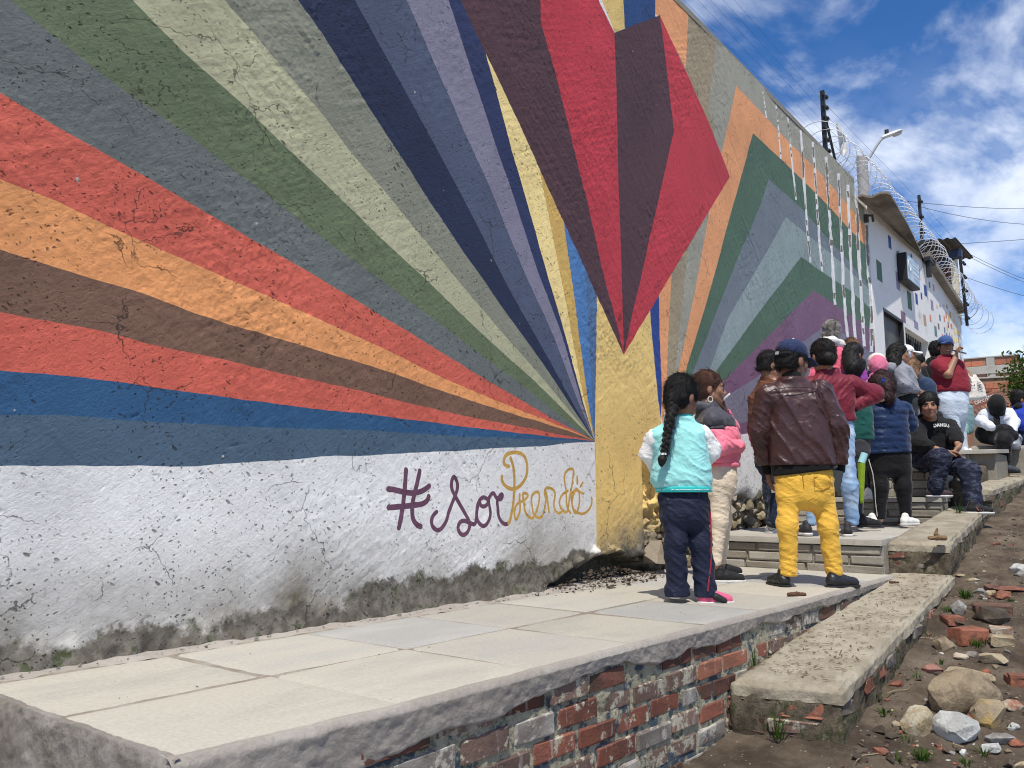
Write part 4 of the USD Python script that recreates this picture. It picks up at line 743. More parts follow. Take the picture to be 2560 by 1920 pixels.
# ---------------------------------------------------------------- stones of the footing that show where the plaster has fallen
stone_m = [concrete('foot_stone_%d' % k, b, s, d, 5.0, 0.012, 30) for k, (b, s, d) in enumerate([((0.3, 0.245, 0.16), (0.2, 0.16, 0.1), (0.09, 0.07, 0.045)), ((0.34, 0.3, 0.23), (0.22, 0.185, 0.13), (0.13, 0.11, 0.08)), ((0.24, 0.2, 0.15), (0.17, 0.14, 0.1), (0.08, 0.065, 0.05))])]
def rock(rx, ry, rz, seed, n=26, sharp=0.25, sub=1):
    r = np.random.default_rng(seed); p = r.standard_normal((n, 3)); p /= np.linalg.norm(p, axis=1, keepdims=True); p *= (1 - sharp * r.random((n, 1)))
    m = trimesh.convex.convex_hull(p); m = m.subdivide()
    if sub > 1: m = m.subdivide()
    v = np.array(m.vertices); v = v * (1 + 0.22 * vnoise(v * 1.6 + seed, seed, 3))[:, None] + (vnoise(v * 5 + seed, seed + 1, 2) * 0.10)[:, None] * v
    return v * [rx, ry, rz], np.array(m.faces)
rg = np.random.default_rng(77)
spots = []
for _ in range(4000):
    x, z, r = rg.uniform(6.12, 8.9), rg.uniform(-0.02, 0.72), rg.choice([rg.uniform(0.05, 0.08), rg.uniform(0.08, 0.145)])
    if x < 7.15 and z < 0.03 + r * 0.6: continue
    if x > 7.1 and z < 0.30 + r * 0.6: continue
    if x < 6.4 and z > 0.2: continue
    if z > 0.62 + 0.06 * math.sin(x * 9): continue
    if all((x - a) ** 2 + ((z - b) * 1.25) ** 2 > ((r + c) * 0.92) ** 2 for a, b, c in spots): spots.append((x, z, r))
    if len(spots) > 80: break
for q, (x, z, r) in enumerate(spots):
    v, f = rock(r * rg.uniform(1.0, 1.4), r * 0.9, r * rg.uniform(0.75, 1.0), 300 + q, 14, 0.1)
    obj('footing_stone', (v @ roty(rg.uniform(-0.4, 0.4)).T + [x, YW + rg.uniform(0.035, 0.085) - (0.05 if x < 7.1 and z < 0.35 else 0.0), z], f), stone_m[rg.choice([0, 0, 1, 2])], wall, smooth=28)
# ================================================================ the white building at the end of the mural
def crop_t(*p): return crop(2000, 180, .4341, p)
def crop_5(*p): return crop(1700, 500, .28933, p)
def crop_e(*p): return crop(2280, 760, .12658, p)
bld = thing('white_building', 'white plastered building with coloured squares, a lit box sign and a dark door', 'building')
white_wall = look('white_plaster', (0.77, 0.755, 0.73), 0.75, vary=0.05, scale=1.2, bump=0.006, bscale=26, second=(0.5, 0.48, 0.45), sscale=1.6, slo=0.58, shi=0.8, coord='world')
dark_metal = look('dark_door_metal', (0.055, 0.048, 0.043), 0.55, vary=0.3, scale=3, bump=0.003, bscale=30, second=(0.09, 0.08, 0.072), sscale=2.2)
grey_metal = look('grey_metal', (0.3, 0.31, 0.32), 0.45, vary=0.1, spec=0.5)
black_metal = look('black_metal', (0.018, 0.018, 0.019), 0.5, vary=0.2, spec=0.4)
glass_dark = look('dark_glass', (0.012, 0.014, 0.017), 0.08, vary=0.2, spec=0.6)
BX0, BX1 = 13.424, 21.0
outline = Polygon([(BX0, 0.3), (BX1, 0.3), (BX1, 4.55), (20.6, 4.82), (17.15, 5.26), (BX0, 5.2)])
obj('wall_top', rbox((0.63, 0.3, 0.09), 0.01, (13.105, YW + 0.15, 5.172)), white_wall, bld)
DOOR, WIN, WIN2 = box(14.02, 1.2, 15.38, 3.66), box(15.46, 2.15, 17.36, 3.57), box(17.66, 2.15, 18.7, 3.45)
face = outline.difference(DOOR.union(WIN).union(WIN2))
def wall_prism(pg, y0, y1):
    m = trimesh.creation.extrude_polygon(pg, y1 - y0, engine='earcut'); v = np.array(m.vertices); return np.stack([v[:, 0], y0 + v[:, 2], v[:, 1]], 1), np.array(m.faces)[:, ::-1]
obj('wall', wall_prism(face, YW - 0.012, YW + 0.3), white_wall, bld)
obj('wall_back', rbox((8.1, 2.6, 4.4), 0.01, (16.9, YW + 1.75, 2.4)), white_wall, bld)
d = obj('door', rbox((1.36, 0.05, 2.5), 0.006, (14.70, YW + 0.09, 2.41)), dark_metal, bld, label='dark rusty sheet metal door')
obj('door_frame', join([rbox((0.05, 0.08, 2.5), 0.005, (14.045, YW + 0.03, 2.42)), rbox((0.05, 0.08, 2.5), 0.005, (15.355, YW + 0.03, 2.42)), rbox((1.26, 0.08, 0.05), 0.005, (14.7, YW + 0.03, 3.635))]), black_metal, d)
for (x0, x1, z0, z1, nx) in ((15.46, 17.36, 2.15, 3.57, 3), (17.66, 18.7, 2.15, 3.45, 2)):
    w = obj('window', rbox((x1 - x0, 0.02, z1 - z0), 0.003, ((x0 + x1) / 2, YW + 0.2, (z0 + z1) / 2)), glass_dark, bld)
    fr = []
    for k in range(nx + 1):
        x = x0 + 0.02 + (x1 - x0 - 0.04) * k / nx; fr.append(rbox((0.045, 0.05, z1 - z0), 0.004, (x, YW + 0.16, (z0 + z1) / 2)))
    for z in (z0 + 0.02, z0 + (z1 - z0) * 0.4, z0 + (z1 - z0) * 0.7, z1 - 0.02): fr.append(rbox((x1 - x0, 0.045, 0.04), 0.004, ((x0 + x1) / 2, YW + 0.158, z)))
    obj('window_frame', join(fr), grey_metal, w)
    bars = [tube([(x, YW + 0.11, z0), (x, YW + 0.11, z1)], 0.008, 6) for x in np.arange(x0 + 0.1, x1, 0.14)]
    obj('window_bars', join(bars), black_metal, w)
    obj('window_sill', rbox((x1 - x0 + 0.1, 0.12, 0.05), 0.006, ((x0 + x1) / 2, YW - 0.05, z0 - 0.02)), white_wall, w)
# concrete eave with a wavy edge
ex = np.linspace(12.86, 17.25, 90); dep = np.interp(ex, [12.86, 13.4, 14.6, 16.0, 17.25], [0.47, 0.42, 0.32, 0.17, 0.03])
uu = np.linspace(0, 1, 8); X, U = np.meshgrid(ex, uu, indexing='ij'); dd = np.broadcast_to(dep[:, None], X.shape)
wav = 0.028 * np.sin(U * 9 + 1) * (U > 0.05) + 0.012 * vnoise(np.stack([X * 3, U * 3, 0 * X], -1), 15)
zb = np.interp(X, [12.86, 17.25], [5.155, 5.25]) - 0.05 * U + wav
zt = zb + 0.035
yv = YW - 0.02 - dd * U
n, k = X.shape; i, j = np.meshgrid(np.arange(n - 1), np.arange(k - 1), indexing='ij'); qd = np.stack([i * k + j, (i + 1) * k + j, (i + 1) * k + j + 1, i * k + j + 1], -1).reshape(-1, 4)
bot = np.stack([X, yv, zb], -1).reshape(-1, 3); top = np.stack([X, yv, zt], -1).reshape(-1, 3)
o = len(bot); ring = np.concatenate([np.arange(k), np.arange(1, n) * k + k - 1]); m = len(ring); r2 = np.arange(m - 1)
sk = np.stack([ring[r2], ring[r2 + 1], o + ring[r2 + 1], o + ring[r2]], 1)
eave_m = look('eave_concrete', (0.27, 0.24, 0.205), 0.85, vary=0.25, scale=2, bump=0.006, bscale=24, second=(0.16, 0.14, 0.115), coord='world')
obj('eave', (np.vstack([bot, top]), np.vstack([qd[:, ::-1], qd + o, sk])), eave_m, bld)
gp = np.linspace(0, 1, 20); obj('roof_edge', join([rbox((1.25, 0.2, 0.11), 0.01, (17.2 + 0.58 * 1.2 + t * 1.2, YW - 0.06, 5.27 - 0.072 - t * 0.155), roty(0.128)) for t in range(3)]), eave_m, bld)
obj('drain_pipe', join([tube([(17.35, YW - 0.1, 5.22), (17.35, YW - 0.1, 4.85)], 0.05, 10), rbox((0.5, 0.16, 0.09), 0.01, (17.5, YW - 0.08, 5.2))]), black_metal, bld)
obj('wall_hook', join([tube([(13.25, YW - 0.02, 4.98), (13.25, YW - 0.12, 4.96), (13.25, YW - 0.13, 4.86)], 0.02, 8), rbox((0.08, 0.06, 0.12), 0.006, (13.25, YW - 0.03, 4.93))]), dark_metal, bld)
# coloured squares
SQ = {'blue': (45, 75, 135), 'green': (74, 103, 80), 'mauve': (120, 95, 115), 'lavender': (140, 130, 155), 'tan': (170, 145, 110), 'orange': (205, 125, 90), 'mustard': (205, 175, 110), 'yellow': (222, 200, 140), 'grey_blue': (95, 110, 135), 'brown': (125, 95, 95), 'teal': (95, 125, 125)}
def sq(c, pts):
    w = on_y(np.array(pts, float), YW - 0.012); x0, x1 = (w[0, 0] + w[3, 0]) / 2, (w[1, 0] + w[2, 0]) / 2; z1, z0 = (w[0, 2] + w[1, 2]) / 2, (w[3, 2] + w[2, 2]) / 2
    obj('painted_square', rbox((abs(x1 - x0), 0.003, abs(z1 - z0)), 0.0005, ((x0 + x1) / 2, YW - 0.0137, (z0 + z1) / 2)), look('square_' + c, srgb(*SQ[c], 1.1), 0.7, vary=0.15, scale=8, coord='world'), bld)
for c, p in [('blue', crop_5((1795, 295), (1820, 325), (1828, 440), (1803, 402))), ('green', crop_5((1693, 510), (1738, 545), (1750, 722), (1705, 680))), 
             ('lavender', crop_5((1858, 605), (1890, 640), (1908, 800), (1874, 760))), ('green', crop_5((1960, 780), (1995, 810), (2005, 965), (1970, 930))), ('blue', crop_5((2030, 800), (2050, 818), (2057, 912), (2036, 888))), ('mauve', crop_5((1905, 945), (1945, 982), (1952, 1072), (1912, 1035))),
             ('lavender', crop_5((2020, 1035), (2055, 1062), (2060, 1130), (2025, 1098))), ('tan', crop_5((2100, 980), (2122, 1003), (2130, 1098), (2108, 1072))), ('orange', crop_5((2155, 985), (2169, 999), (2172, 1056), (2158, 1042))), ('orange', crop_5((2045, 575), (2069, 600), (2076, 695), (2052, 668))), ('blue', crop_5((1990, 458), (2003, 474), (2008, 528), (1995, 510))),
             ('blue', crop_5((2105, 722), (2128, 750), (2134, 842), (2111, 815))), ('blue', crop_5((2078, 795), (2090, 808), (2094, 865), (2082, 850))), ('teal', crop_5((2148, 700), (2160, 715), (2165, 768), (2152, 752))), ('orange', crop_5((2183, 720), (2195, 735), (2199, 792), (2187, 776))), ('lavender', crop_5((2163, 850), (2185, 880), (2191, 968), (2169, 937))),
             ('mustard', crop_e((475, 0), (500, 22), (510, 102), (485, 76))), ('lavender', crop_e((535, 0), (560, 22), (566, 72), (542, 48))), ('mustard', crop_e((615, 0), (635, 16), (641, 72), (621, 52))), ('brown', crop_e((675, 0), (694, 28), (702, 106), (683, 80))), ('grey_blue', crop_e((530, 195), (560, 230), (570, 345), (541, 312))), ('brown', crop_e((505, 370), (534, 400), (543, 516), (514, 484))),
             ('teal', crop_e((435, 410), (485, 470), (496, 667), (448, 608))), ('orange', crop_e((620, 225), (644, 250), (653, 362), (628, 335))), ('orange', crop_e((655, 145), (680, 170), (687, 287), (663, 262))), ('mustard', crop_e((708, 225), (735, 255), (743, 362), (716, 334))), ('tan', crop_e((735, 135), (768, 165), (776, 277), (744, 250))), ('yellow', crop_e((790, 165), (828, 205), (834, 262), (797, 225))),
             ('yellow', crop_e((797, 262), (845, 305), (855, 378), (808, 340))), ('brown', crop_e((700, 345), (722, 372), (730, 482), (708, 455))), ('orange', crop_e((755, 370), (790, 408), (796, 505), (762, 470))), ('grey_blue', crop_e((628, 445), (652, 475), (660, 588), (636, 560))), ('mustard', crop_e((675, 415), (700, 445), (709, 547), (685, 518))), ('yellow', crop_e((865, 490), (943, 560), (946, 642), (870, 592))),
             ('yellow', crop_e((820, 470), (840, 490), (846, 602), (826, 585))), ('yellow', crop_e((870, 392), (890, 412), (895, 472), (876, 455))), ('blue', crop_e((672, 560), (694, 582), (701, 642), (680, 620))), ('orange', crop_e((725, 555), (745, 578), (750, 648), (731, 622))), ('orange', crop_e((585, 580), (604, 600), (607, 652), (589, 634))), ('yellow', crop_e((815, 652), (845, 682), (851, 782), (821, 755))),
             ('yellow', crop_e((860, 655), (884, 682), (891, 772), (866, 748))), ('yellow', crop_e((896, 655), (920, 682), (926, 772), (902, 748))), ('mustard', crop_e((770, 592), (800, 622), (803, 702), (774, 676))), ('yellow', crop_e((902, 812), (940, 848), (944, 922), (907, 890))), ('mustard', crop_e((855, 822), (878, 842), (882, 902), (860, 880)))]: sq(c, p)
# the light box sign
sg = thing('box_sign', 'black box sign with a pale blue face high on the white wall', 'sign')
obj('housing', rbox((0.95, 0.15, 0.5), 0.012, (15.63, YW - 0.095, 4.575)), black_metal, sg)
obj('face', rbox((0.89, 0.012, 0.44), 0.003, (15.63, YW - 0.173, 4.575)), look('sign_face', (0.33, 0.46, 0.56), 0.3, vary=0.25, scale=3, second=(0.55, 0.6, 0.58), sscale=2.5, spec=0.5), sg)
pr = [rbox((0.42, 0.003, 0.035), 0.001, (15.78, YW - 0.181, 4.69)), rbox((0.42, 0.003, 0.03), 0.001, (15.78, YW - 0.181, 4.63)), rbox((0.5, 0.003, 0.055), 0.001, (15.78, YW - 0.181, 4.54)), rbox((0.36, 0.003, 0.025), 0.001, (15.75, YW - 0.181, 4.46))]
obj('printed_lines', join(pr), look('sign_print', (0.6, 0.66, 0.68), 0.4, vary=0.3, scale=25), sg)
th = np.linspace(0, 2 * np.pi, 25); obj('printed_ring', tube(np.stack([15.34 + 0.075 * np.cos(th), 0 * th + YW - 0.18, 4.62 + 0.1 * np.sin(th)], 1), 0.009, 5), mats['sign_print'], sg)
obj('wall_bracket', join([rbox((0.04, 0.05, 0.04), 0.004, (15.2, YW - 0.03, 4.85)), rbox((0.04, 0.05, 0.04), 0.004, (16.05, YW - 0.03, 4.85))]), grey_metal, sg)

# ---------------------------------------------------------------- electric fence posts, wires, razor wire
ins_m = look('insulator_black', (0.012, 0.012, 0.013), 0.35, vary=0.1, spec=0.5)
def fence_post(label, x, y, z0, z1, n, lean=0.0, brace=None, w=0.055):
    p = thing('fence_post', label, 'fence post', 'electric fence posts on the roof edge', loc=(x, y, z0))
    h = z1 - z0; R = roty(lean)
    obj('angle_iron', join([rbox((w, 0.008, h), 0.002, (0, 0, h / 2)), rbox((0.008, w, h), 0.002, (-w / 2, w / 2, h / 2))]) if lean == 0 else (lambda m: (m[0] @ R.T, m[1]))(join([rbox((w, 0.008, h), 0.002, (0, 0, h / 2)), rbox((0.008, w, h), 0.002, (-w / 2, w / 2, h / 2))])), black_metal, p)
    for k in range(n):
        z = h * (0.12 + 0.82 * k / max(1, n - 1))
        for s in (-1, 1):
            c = np.array([0.085 * s, 0, z]); m = trimesh.creation.cylinder(0.032, 0.045, sections=10); v = np.array(m.vertices) @ roty(math.pi / 2).T
            obj('insulator', join([(v + c, m.faces), (np.array(trimesh.creation.cylinder(0.02, 0.09, sections=8).vertices) @ roty(math.pi / 2).T + c * [0.6, 1, 1], trimesh.creation.cylinder(0.02, 0.09, sections=8).faces)]), ins_m, p)
    if brace is not None: obj('brace', tube([(0.02, 0, h * 0.62), tuple(np.array(brace) - [x, y, z0])], 0.02, 6), black_metal, p)
    return p
fence_post('tall black electric fence post with a slanting brace on the mural wall', 12.13, 3.5, 5.42, 6.66, 7, 0, (12.8, 3.52, 5.4), 0.055)
fence_post('second black electric fence post, on the roof beyond the eave', 19.05, 3.6, 5.0, 7.1, 6)
fence_post('black leaning fence post at the far corner of the white building', 20.3, 3.05, 4.35, 5.85, 5, -0.18)
wire_m = look('fence_wire', (0.07, 0.075, 0.085), 0.4, vary=0.1, metal=0.6)
fw_ = thing('fence_wire', 'thin parallel electric fence wires running above the wall', 'wire')
for k in range(6):
    z = 5.6 + 0.17 * k; xs = np.linspace(-2.0, 12.1, 30); obj('strand', tube(np.stack([xs, 0 * xs + 3.5, z + 0.03 * np.sin((xs + 2) / 14 * np.pi) * -1], 1), 0.0014, 4), wire_m, fw_)
    xs = np.linspace(12.1, 19.05, 14); obj('strand', tube(np.stack([xs, 3.5 + (xs - 12.1) * 0.0145, z + (5.3 + 0.32 * k - z + 0.05) * (xs - 12.1) / 6.95], 1), 0.0024, 4), wire_m, fw_)
    xs = np.linspace(19.05, 21.0, 6); obj('strand', tube(np.stack([xs, 3.6 - (xs - 19.05) * 0.28, 5.35 + 0.32 * k - (xs - 19.05) * 0.42], 1), 0.003, 4), wire_m, fw_)
rz = thing('razor_wire', 'coil of bright razor wire along the top of the wall and roof', 'razor wire')
steel = usdkit.material(stage, '/World/Looks/galvanised', {'p': ('principled_bsdf', {'base_color': (0.52, 0.52, 0.53), 'metallic': 0.6, 'roughness': 0.5})}, [], surface='p.BSDF')
def coil(x0, x1, za, zb, ya, yb, turns, r, seed):
    t = np.linspace(0, 1, turns * 22); rgc = np.random.default_rng(seed)
    jit = np.interp(t * turns, np.arange(turns + 2), rgc.normal(0, 0.035, turns + 2)); rr = r * np.interp(t * turns, np.arange(turns + 2), rgc.uniform(0.9, 1.1, turns + 2))
    a = t * turns * 2 * np.pi; ax = x0 + (x1 - x0) * t + jit
    P = np.stack([ax, ya + (yb - ya) * t + rr * np.cos(a), za + (zb - za) * t + rr * np.sin(a)], 1)
    obj('wire_coil', tube(P, 0.006, 5), steel, rz, smooth=True)
    bb = []
    for q in range(3, len(P) - 3, 4):
        d = P[q + 1] - P[q - 1]; d /= np.linalg.norm(d); o = np.cross(d, [0.3, 0.5, 0.8]); o /= np.linalg.norm(o); e = P[q]
        bb.append((np.array([e - d * 0.028, e + o * 0.014, e + d * 0.028, e - o * 0.014, e + np.cross(d, o) * 0.004]), np.array([[0, 1, 4], [1, 2, 4], [2, 3, 4], [3, 0, 4], [0, 2, 1], [0, 3, 2]])))
    tag(obj('barbs', join(bb), steel, rz), kind='stuff')
coil(11.6, 13.2, 5.68, 5.68, 3.5, 3.45, 5, 0.33, 1); coil(13.2, 18.6, 5.68, 5.62, 3.42, 3.45, 21, 0.31, 2); coil(18.6, 21.0, 5.62, 4.9, 3.42, 3.2, 15, 0.30, 3); coil(20.6, 21.2, 4.9, 4.55, 3.2, 2.9, 4, 0.26, 4)
rag = obj('plastic_scrap', (lambda v, f: (v + 0.05 * np.stack([vnoise(v * 7, 5), vnoise(v * 7, 6), vnoise(v * 7, 8)], 1), f))(*tube([(12.42, 3.42, 6.22), (12.5, 3.4, 6.1), (12.62, 3.4, 5.98), (12.6, 3.4, 5.82), (12.55, 3.4, 5.72)], [0.015, 0.045, 0.05, 0.055, 0.01], 9)), look('plastic_white', (0.6, 0.59, 0.57), 0.5, vary=0.3, scale=12))
tag(rag, 'torn white plastic scrap snagged in the razor wire by the fence post', 'plastic scrap')
# ---------------------------------------------------------------- street lamp and pole behind the wall
sl = thing('street_lamp', 'grey street lamp on a concrete pole behind the wall', 'street lamp', loc=(18.25, 4.55, 0))
conc = look('pole_concrete', (0.3, 0.285, 0.265), 0.85, vary=0.15, scale=5, bump=0.004, bscale=30)
obj('pole', tube([(0, 0, 0), (0, 0, 4), (0, 0, 7.95)], [0.16, 0.14, 0.115], 14), conc, sl, smooth=40)
L0, L1 = np.array([0.0, -0.02, 7.7]), at(2204, 345, 18) - [18.25, 4.55, 0]; L2 = at(2256, 327, 18) - [18.25, 4.55, 0]
obj('arm', tube([L0, L0 + (L1 - L0) * 0.5, L0 + (L1 - L0) * 0.8, L1 + [0, 0, -0.02], L1 + (L2 - L1) * 0.25], 0.028, 8), grey_metal, sl, smooth=True)
d = (L2 - L1); ln = np.linalg.norm(d); d /= ln; s = np.cross(d, [0, 0, 1]); s /= np.linalg.norm(s); u = np.cross(s, d)
hd = []
pr = []
for t in np.linspace(0, 1, 9):
    w = np.interp(t, [0, .1, .4, .7, .95, 1], [.03, .06, .07, .115, .1, .04]); hh = np.interp(t, [0, .1, .4, .7, 1], [.03, .05, .055, .06, .025])
    for a in np.linspace(0, 2 * np.pi, 10, endpoint=False): pr.append(L1 + d * ln * t + s * w * math.cos(a) + u * hh * (math.sin(a) if math.sin(a) > 0 else 0.55 * math.sin(a)))
m = trimesh.convex.convex_hull(np.array(pr)); obj('head', m, look('lamp_shell', (0.55, 0.56, 0.56), 0.4, vary=0.05, spec=0.5), sl, smooth=35)
obj('lens', trimesh.convex.convex_hull(np.array([L1 + d * ln * (0.72 + 0.2 * math.cos(a)) + s * 0.085 * math.sin(a) + u * z for a in np.linspace(0, 6.28, 14) for z in (-0.028, -0.052)])), look('lamp_lens', (0.35, 0.36, 0.36), 0.15, vary=0.05, spec=0.6), sl, smooth=35)
cy = trimesh.creation.cylinder(0.045, 0.09, sections=12); obj('photocell', (np.array(cy.vertices) + L1 + d * ln * 0.32 + u * 0.09, cy.faces), black_metal, sl)
jb = thing('junction_box', 'grey boxes and looped cables on the pole behind the razor wire', 'junction box', loc=(17.9, 4.3, 6.5))
obj('box', join([rbox((0.4, 0.28, 0.34), 0.02, (0.0, 0, 0.05)), rbox((0.25, 0.2, 0.22), 0.02, (0.22, -0.05, -0.25)), rbox((0.3, 0.22, 0.16), 0.02, (-0.5, 0.2, -0.02))]), grey_metal, jb)
cb = []
rg = np.random.default_rng(8)
for q in range(9):
    a = rg.uniform(-.5, .5, 3) * [1.4, 0.5, .8]; b = a + rg.normal(0, .3, 3); cb.append(tube([a, (a + b) / 2 + [0, 0, rg.normal(0, .25)], b, b + rg.normal(0, .2, 3)], 0.014, 6))
obj('loose_cables', join(cb), look('cable_grey', (0.2, 0.2, 0.2), 0.6, vary=0.2), jb)
cab = thing('overhead_cable', 'overhead cables crossing the sky on the right', 'cable')
for a, b, sag in [((2252, 501), (2700, 518), .12), ((2290, 514), (2700, 560), .2), ((2388, 610), (2700, 586), 0.02), ((2392, 618), (2700, 740), 0.15), ((2392, 625), (2700, 748), 0.15), ((2388, 683), (2700, 770), 0.1)]:
    A, B = at(*a, 21), at(*b, 24); t = np.linspace(0, 1, 16)[:, None]; obj('line', tube(A + (B - A) * t - np.array([0, 0, sag]) * (4 * t * (1 - t)), 0.0065, 4), wire_m, cab)
# ---------------------------------------------------------------- brick hut and sheet roof on the far corner
hollow = look('hollow_brick', (0.34, 0.13, 0.075), 0.85, vary=0.2, scale=4, bump=0.004, bscale=40, second=(0.25, 0.1, 0.06))
cream = look('cream_paint', (0.55, 0.5, 0.36), 0.7, vary=0.08)
hut = thing('rooftop_hut', 'small brick hut with a dark sheet roof on the far roof corner', 'hut')
obj('wall', rbox((0.3, 1.1, 1.6), 0.01, (21.6, 4.1, 5.5)), look('dark_brick', (0.10, 0.045, 0.032), 0.85, vary=0.3, scale=5, bump=0.004, bscale=40), hut)
rg = np.random.default_rng(4)
for r_ in range(9):
    for c_ in range(4): obj('brick', rbox((0.05, 0.25, 0.12), 0.008, (21.435, 3.68 + c_ * 0.27 + 0.13 * (r_ % 2), 4.8 + 0.145 * r_)), look('dark_brick_b', (0.14, 0.055, 0.038), 0.85, vary=0.3, rnd=0.3), hut)
cx_ = np.linspace(0, 1, 40); rv, rf = [], []
X, V2 = np.meshgrid(np.linspace(20.3, 22.6, 3), np.linspace(3.18, 4.75, 50), indexing='ij'); Zr = 6.36 + 0.17 * (V2 - 3.18) / 1.5 + 0.02 * np.sin(V2 * 38) + (X - 20.3) * 0.03
i, j = np.meshgrid(np.arange(2), np.arange(49), indexing='ij'); qd = np.stack([i * 50 + j, (i + 1) * 50 + j, (i + 1) * 50 + j + 1, i * 50 + j + 1], -1).reshape(-1, 4)
obj('sheet_roof', (np.vstack([np.stack([X, V2, Zr], -1).reshape(-1, 3), np.stack([X, V2, Zr + 0.012], -1).reshape(-1, 3)]), np.vstack([qd[:, ::-1], qd + 150])), look('roof_sheet_dark', (0.05, 0.045, 0.038), 0.6, vary=0.3, scale=4), hut)
obj('bracket', join([rbox((0.16, 0.7, 0.16), 0.01, (21.0, 3.55, 6.03), rotx(-0.5)), rbox((0.22, 0.24, 0.2), 0.015, (21.0, 3.3, 6.18))]), look('bracket_blue', (0.02, 0.03, 0.07), 0.5, vary=0.2), hut)
obj('cream_post', rbox((0.13, 0.13, 1.6), 0.012, (21.05, 3.36, 5.32)), cream, hut)
# ---------------------------------------------------------------- far houses, tiled roof with lettering
def far_house(label, P0, P1, z0, z1, depth, seed, cols, beams, alpha=1):
    """A hollow-brick house: front from P0 to P1 (xy), courses of brick built one by one, grey concrete frame."""
    h = thing('brick_house', label, 'house', loc=(P0[0], P0[1], 0)); d = np.array(P1) - np.array(P0); L = np.linalg.norm(d); d /= L; a = math.atan2(d[1], d[0]); nrm = np.array([d[1], -d[0]])
    if nrm @ np.array([P0[0], P0[1]]) > 0: nrm = -nrm
    R = rotz(a); s = 1 if (R @ np.array([0, -1, 0]))[:2] @ nrm > 0 else -1
    tr = lambda m: (np.asarray(m[0]) @ R.T, m[1])
    obj('wall', tr(rbox((L, depth, z1 - z0), 0.01, (L / 2, s * depth / 2, (z0 + z1) / 2))), look('brick_mortar', (0.3, 0.17, 0.11), 0.9, vary=0.2, scale=3), h)
    rg = np.random.default_rng(seed); z = z0 + 0.1; k = 0; bl, bw = 0.36, 0.2
    vs = {q: [] for q in range(3)}
    while z < z1 - 0.05:
        x = -0.2 * (k % 2)
        while x < L:
            xa, xb = max(x, 0), min(x + bl, L)
            if xb - xa > 0.08 and not any(abs(z - bz) < 0.16 for bz in beams) and not any(xa < c + .12 and xb > c - .12 for c in cols):
                obj('brick', tr(rbox((xb - xa - 0.02, 0.03, bw - 0.022), 0.004, ((xa + xb) / 2, -s * (0.004 + rg.uniform(0, .006)), z))), look('far_brick_%d' % rg.integers(0, 3), [(0.37, 0.135, 0.075), (0.31, 0.11, 0.062), (0.42, 0.17, 0.1)][len(mats) % 3] if False else (0.36, 0.13, 0.075), 0.85, vary=0.15, rnd=0.28), h)
            x += bl
        z += bw; k += 1
    cm = look('frame_concrete', (0.36, 0.34, 0.3), 0.9, vary=0.2, scale=2)
    for c in cols: obj('column', tr(rbox((0.26, 0.05, z1 - z0), 0.01, (c, -s * 0.02, (z0 + z1) / 2))), cm, h)
    for b in beams: obj('beam', tr(rbox((L, 0.07, 0.28), 0.01, (L / 2, -s * 0.03, b))), cm, h)
    obj('coping', tr(rbox((L + 0.1, depth + 0.1, 0.05), 0.01, (L / 2, s * depth / 2, z1 + 0.025))), cm, h)
    return h
def p2(px, py, f): q = at(px, py, f); return (q[0], q[1])
za, zb_ = at(2450, 943, 29)[2], at(2450, 894, 29)[2]
far_house('unplastered red brick upper storey with a grey concrete frame, against the sky', p2(2400, 920, 29.5), p2(2546, 920, 28.5), za, zb_, 4.0, 1, [0.95], [za + 0.25])
zc = at(2450, 1100, 26)[2]
far_house('lower red brick house front below the upper storey', p2(2398, 960, 26.5), p2(2600, 960, 25.5), zc, at(2450, 945, 26)[2], 3.0, 2, [], [])
tr_ = thing('tiled_roof', 'old tiled roof edge with white lettering below the brick house', 'roof')
A, B = at(2424, 1012, 20), at(2530, 972, 20.4); ax = (B - A) / np.linalg.norm(B - A); upv = np.cross(np.array([RIGHT[1], -RIGHT[0], 0]) * 0 + FWD * [1, 1, 0] * -1, ax); upv /= np.linalg.norm(upv); upv = upv if upv[2] > 0 else -upv; out = np.cross(ax, upv); out = out if out @ FWD < 0 else -out
FR = np.array([ax, upv, out]); Lr = np.linalg.norm(B - A) + 0.5
fas = rbox((Lr, 0.19, 0.04), 0.006, (Lr / 2, 0, 0)); obj('fascia', (fas[0] @ FR + A, fas[1]), look('fascia_red', (0.21, 0.1, 0.075), 0.8, vary=0.3, scale=5), tr_)
tx = meshkit.text_mesh('Y CAFETERIA', 0.085, 0.006, True); v = np.array(tx.vertices) + [0.02, -0.045, 0.021]; obj('lettering', (v @ FR + A, tx.faces), look('letter_white', (0.62, 0.55, 0.48), 0.7, vary=0.1), tr_)
for q in range(16):
    x = q * Lr / 16; th = np.linspace(0, np.pi, 7); prof = np.stack([np.cos(th) * Lr / 32, np.sin(th) * 0.05], 1)
    V, F = [], []
    for t in (0, 1): V += [[x + Lr / 32 + a, -0.12 - 0.0 * t, 0.0 + b + 0.0] if t == 0 else [x + Lr / 32 + a, -0.30, 0.10 + b] for a, b in prof]
    F = [[k, k + 1, 7 + k + 1, 7 + k] for k in range(6)]; V = np.array(V); obj('roof_tile', (V @ FR + A, np.array(F)), look('old_tile', (0.2, 0.11, 0.08), 0.85, vary=0.3, rnd=0.3, scale=8), tr_)
C0 = at(2424, 1020, 20.6); obj('wall_below', rbox((0.4, 3.4, 2.4), 0.02, C0 + [1.0, -1.2, -1.3]), look('brown_wall', (0.2, 0.15, 0.11), 0.9, vary=0.3, scale=2), tr_)  # plain brown wall colour with random tone
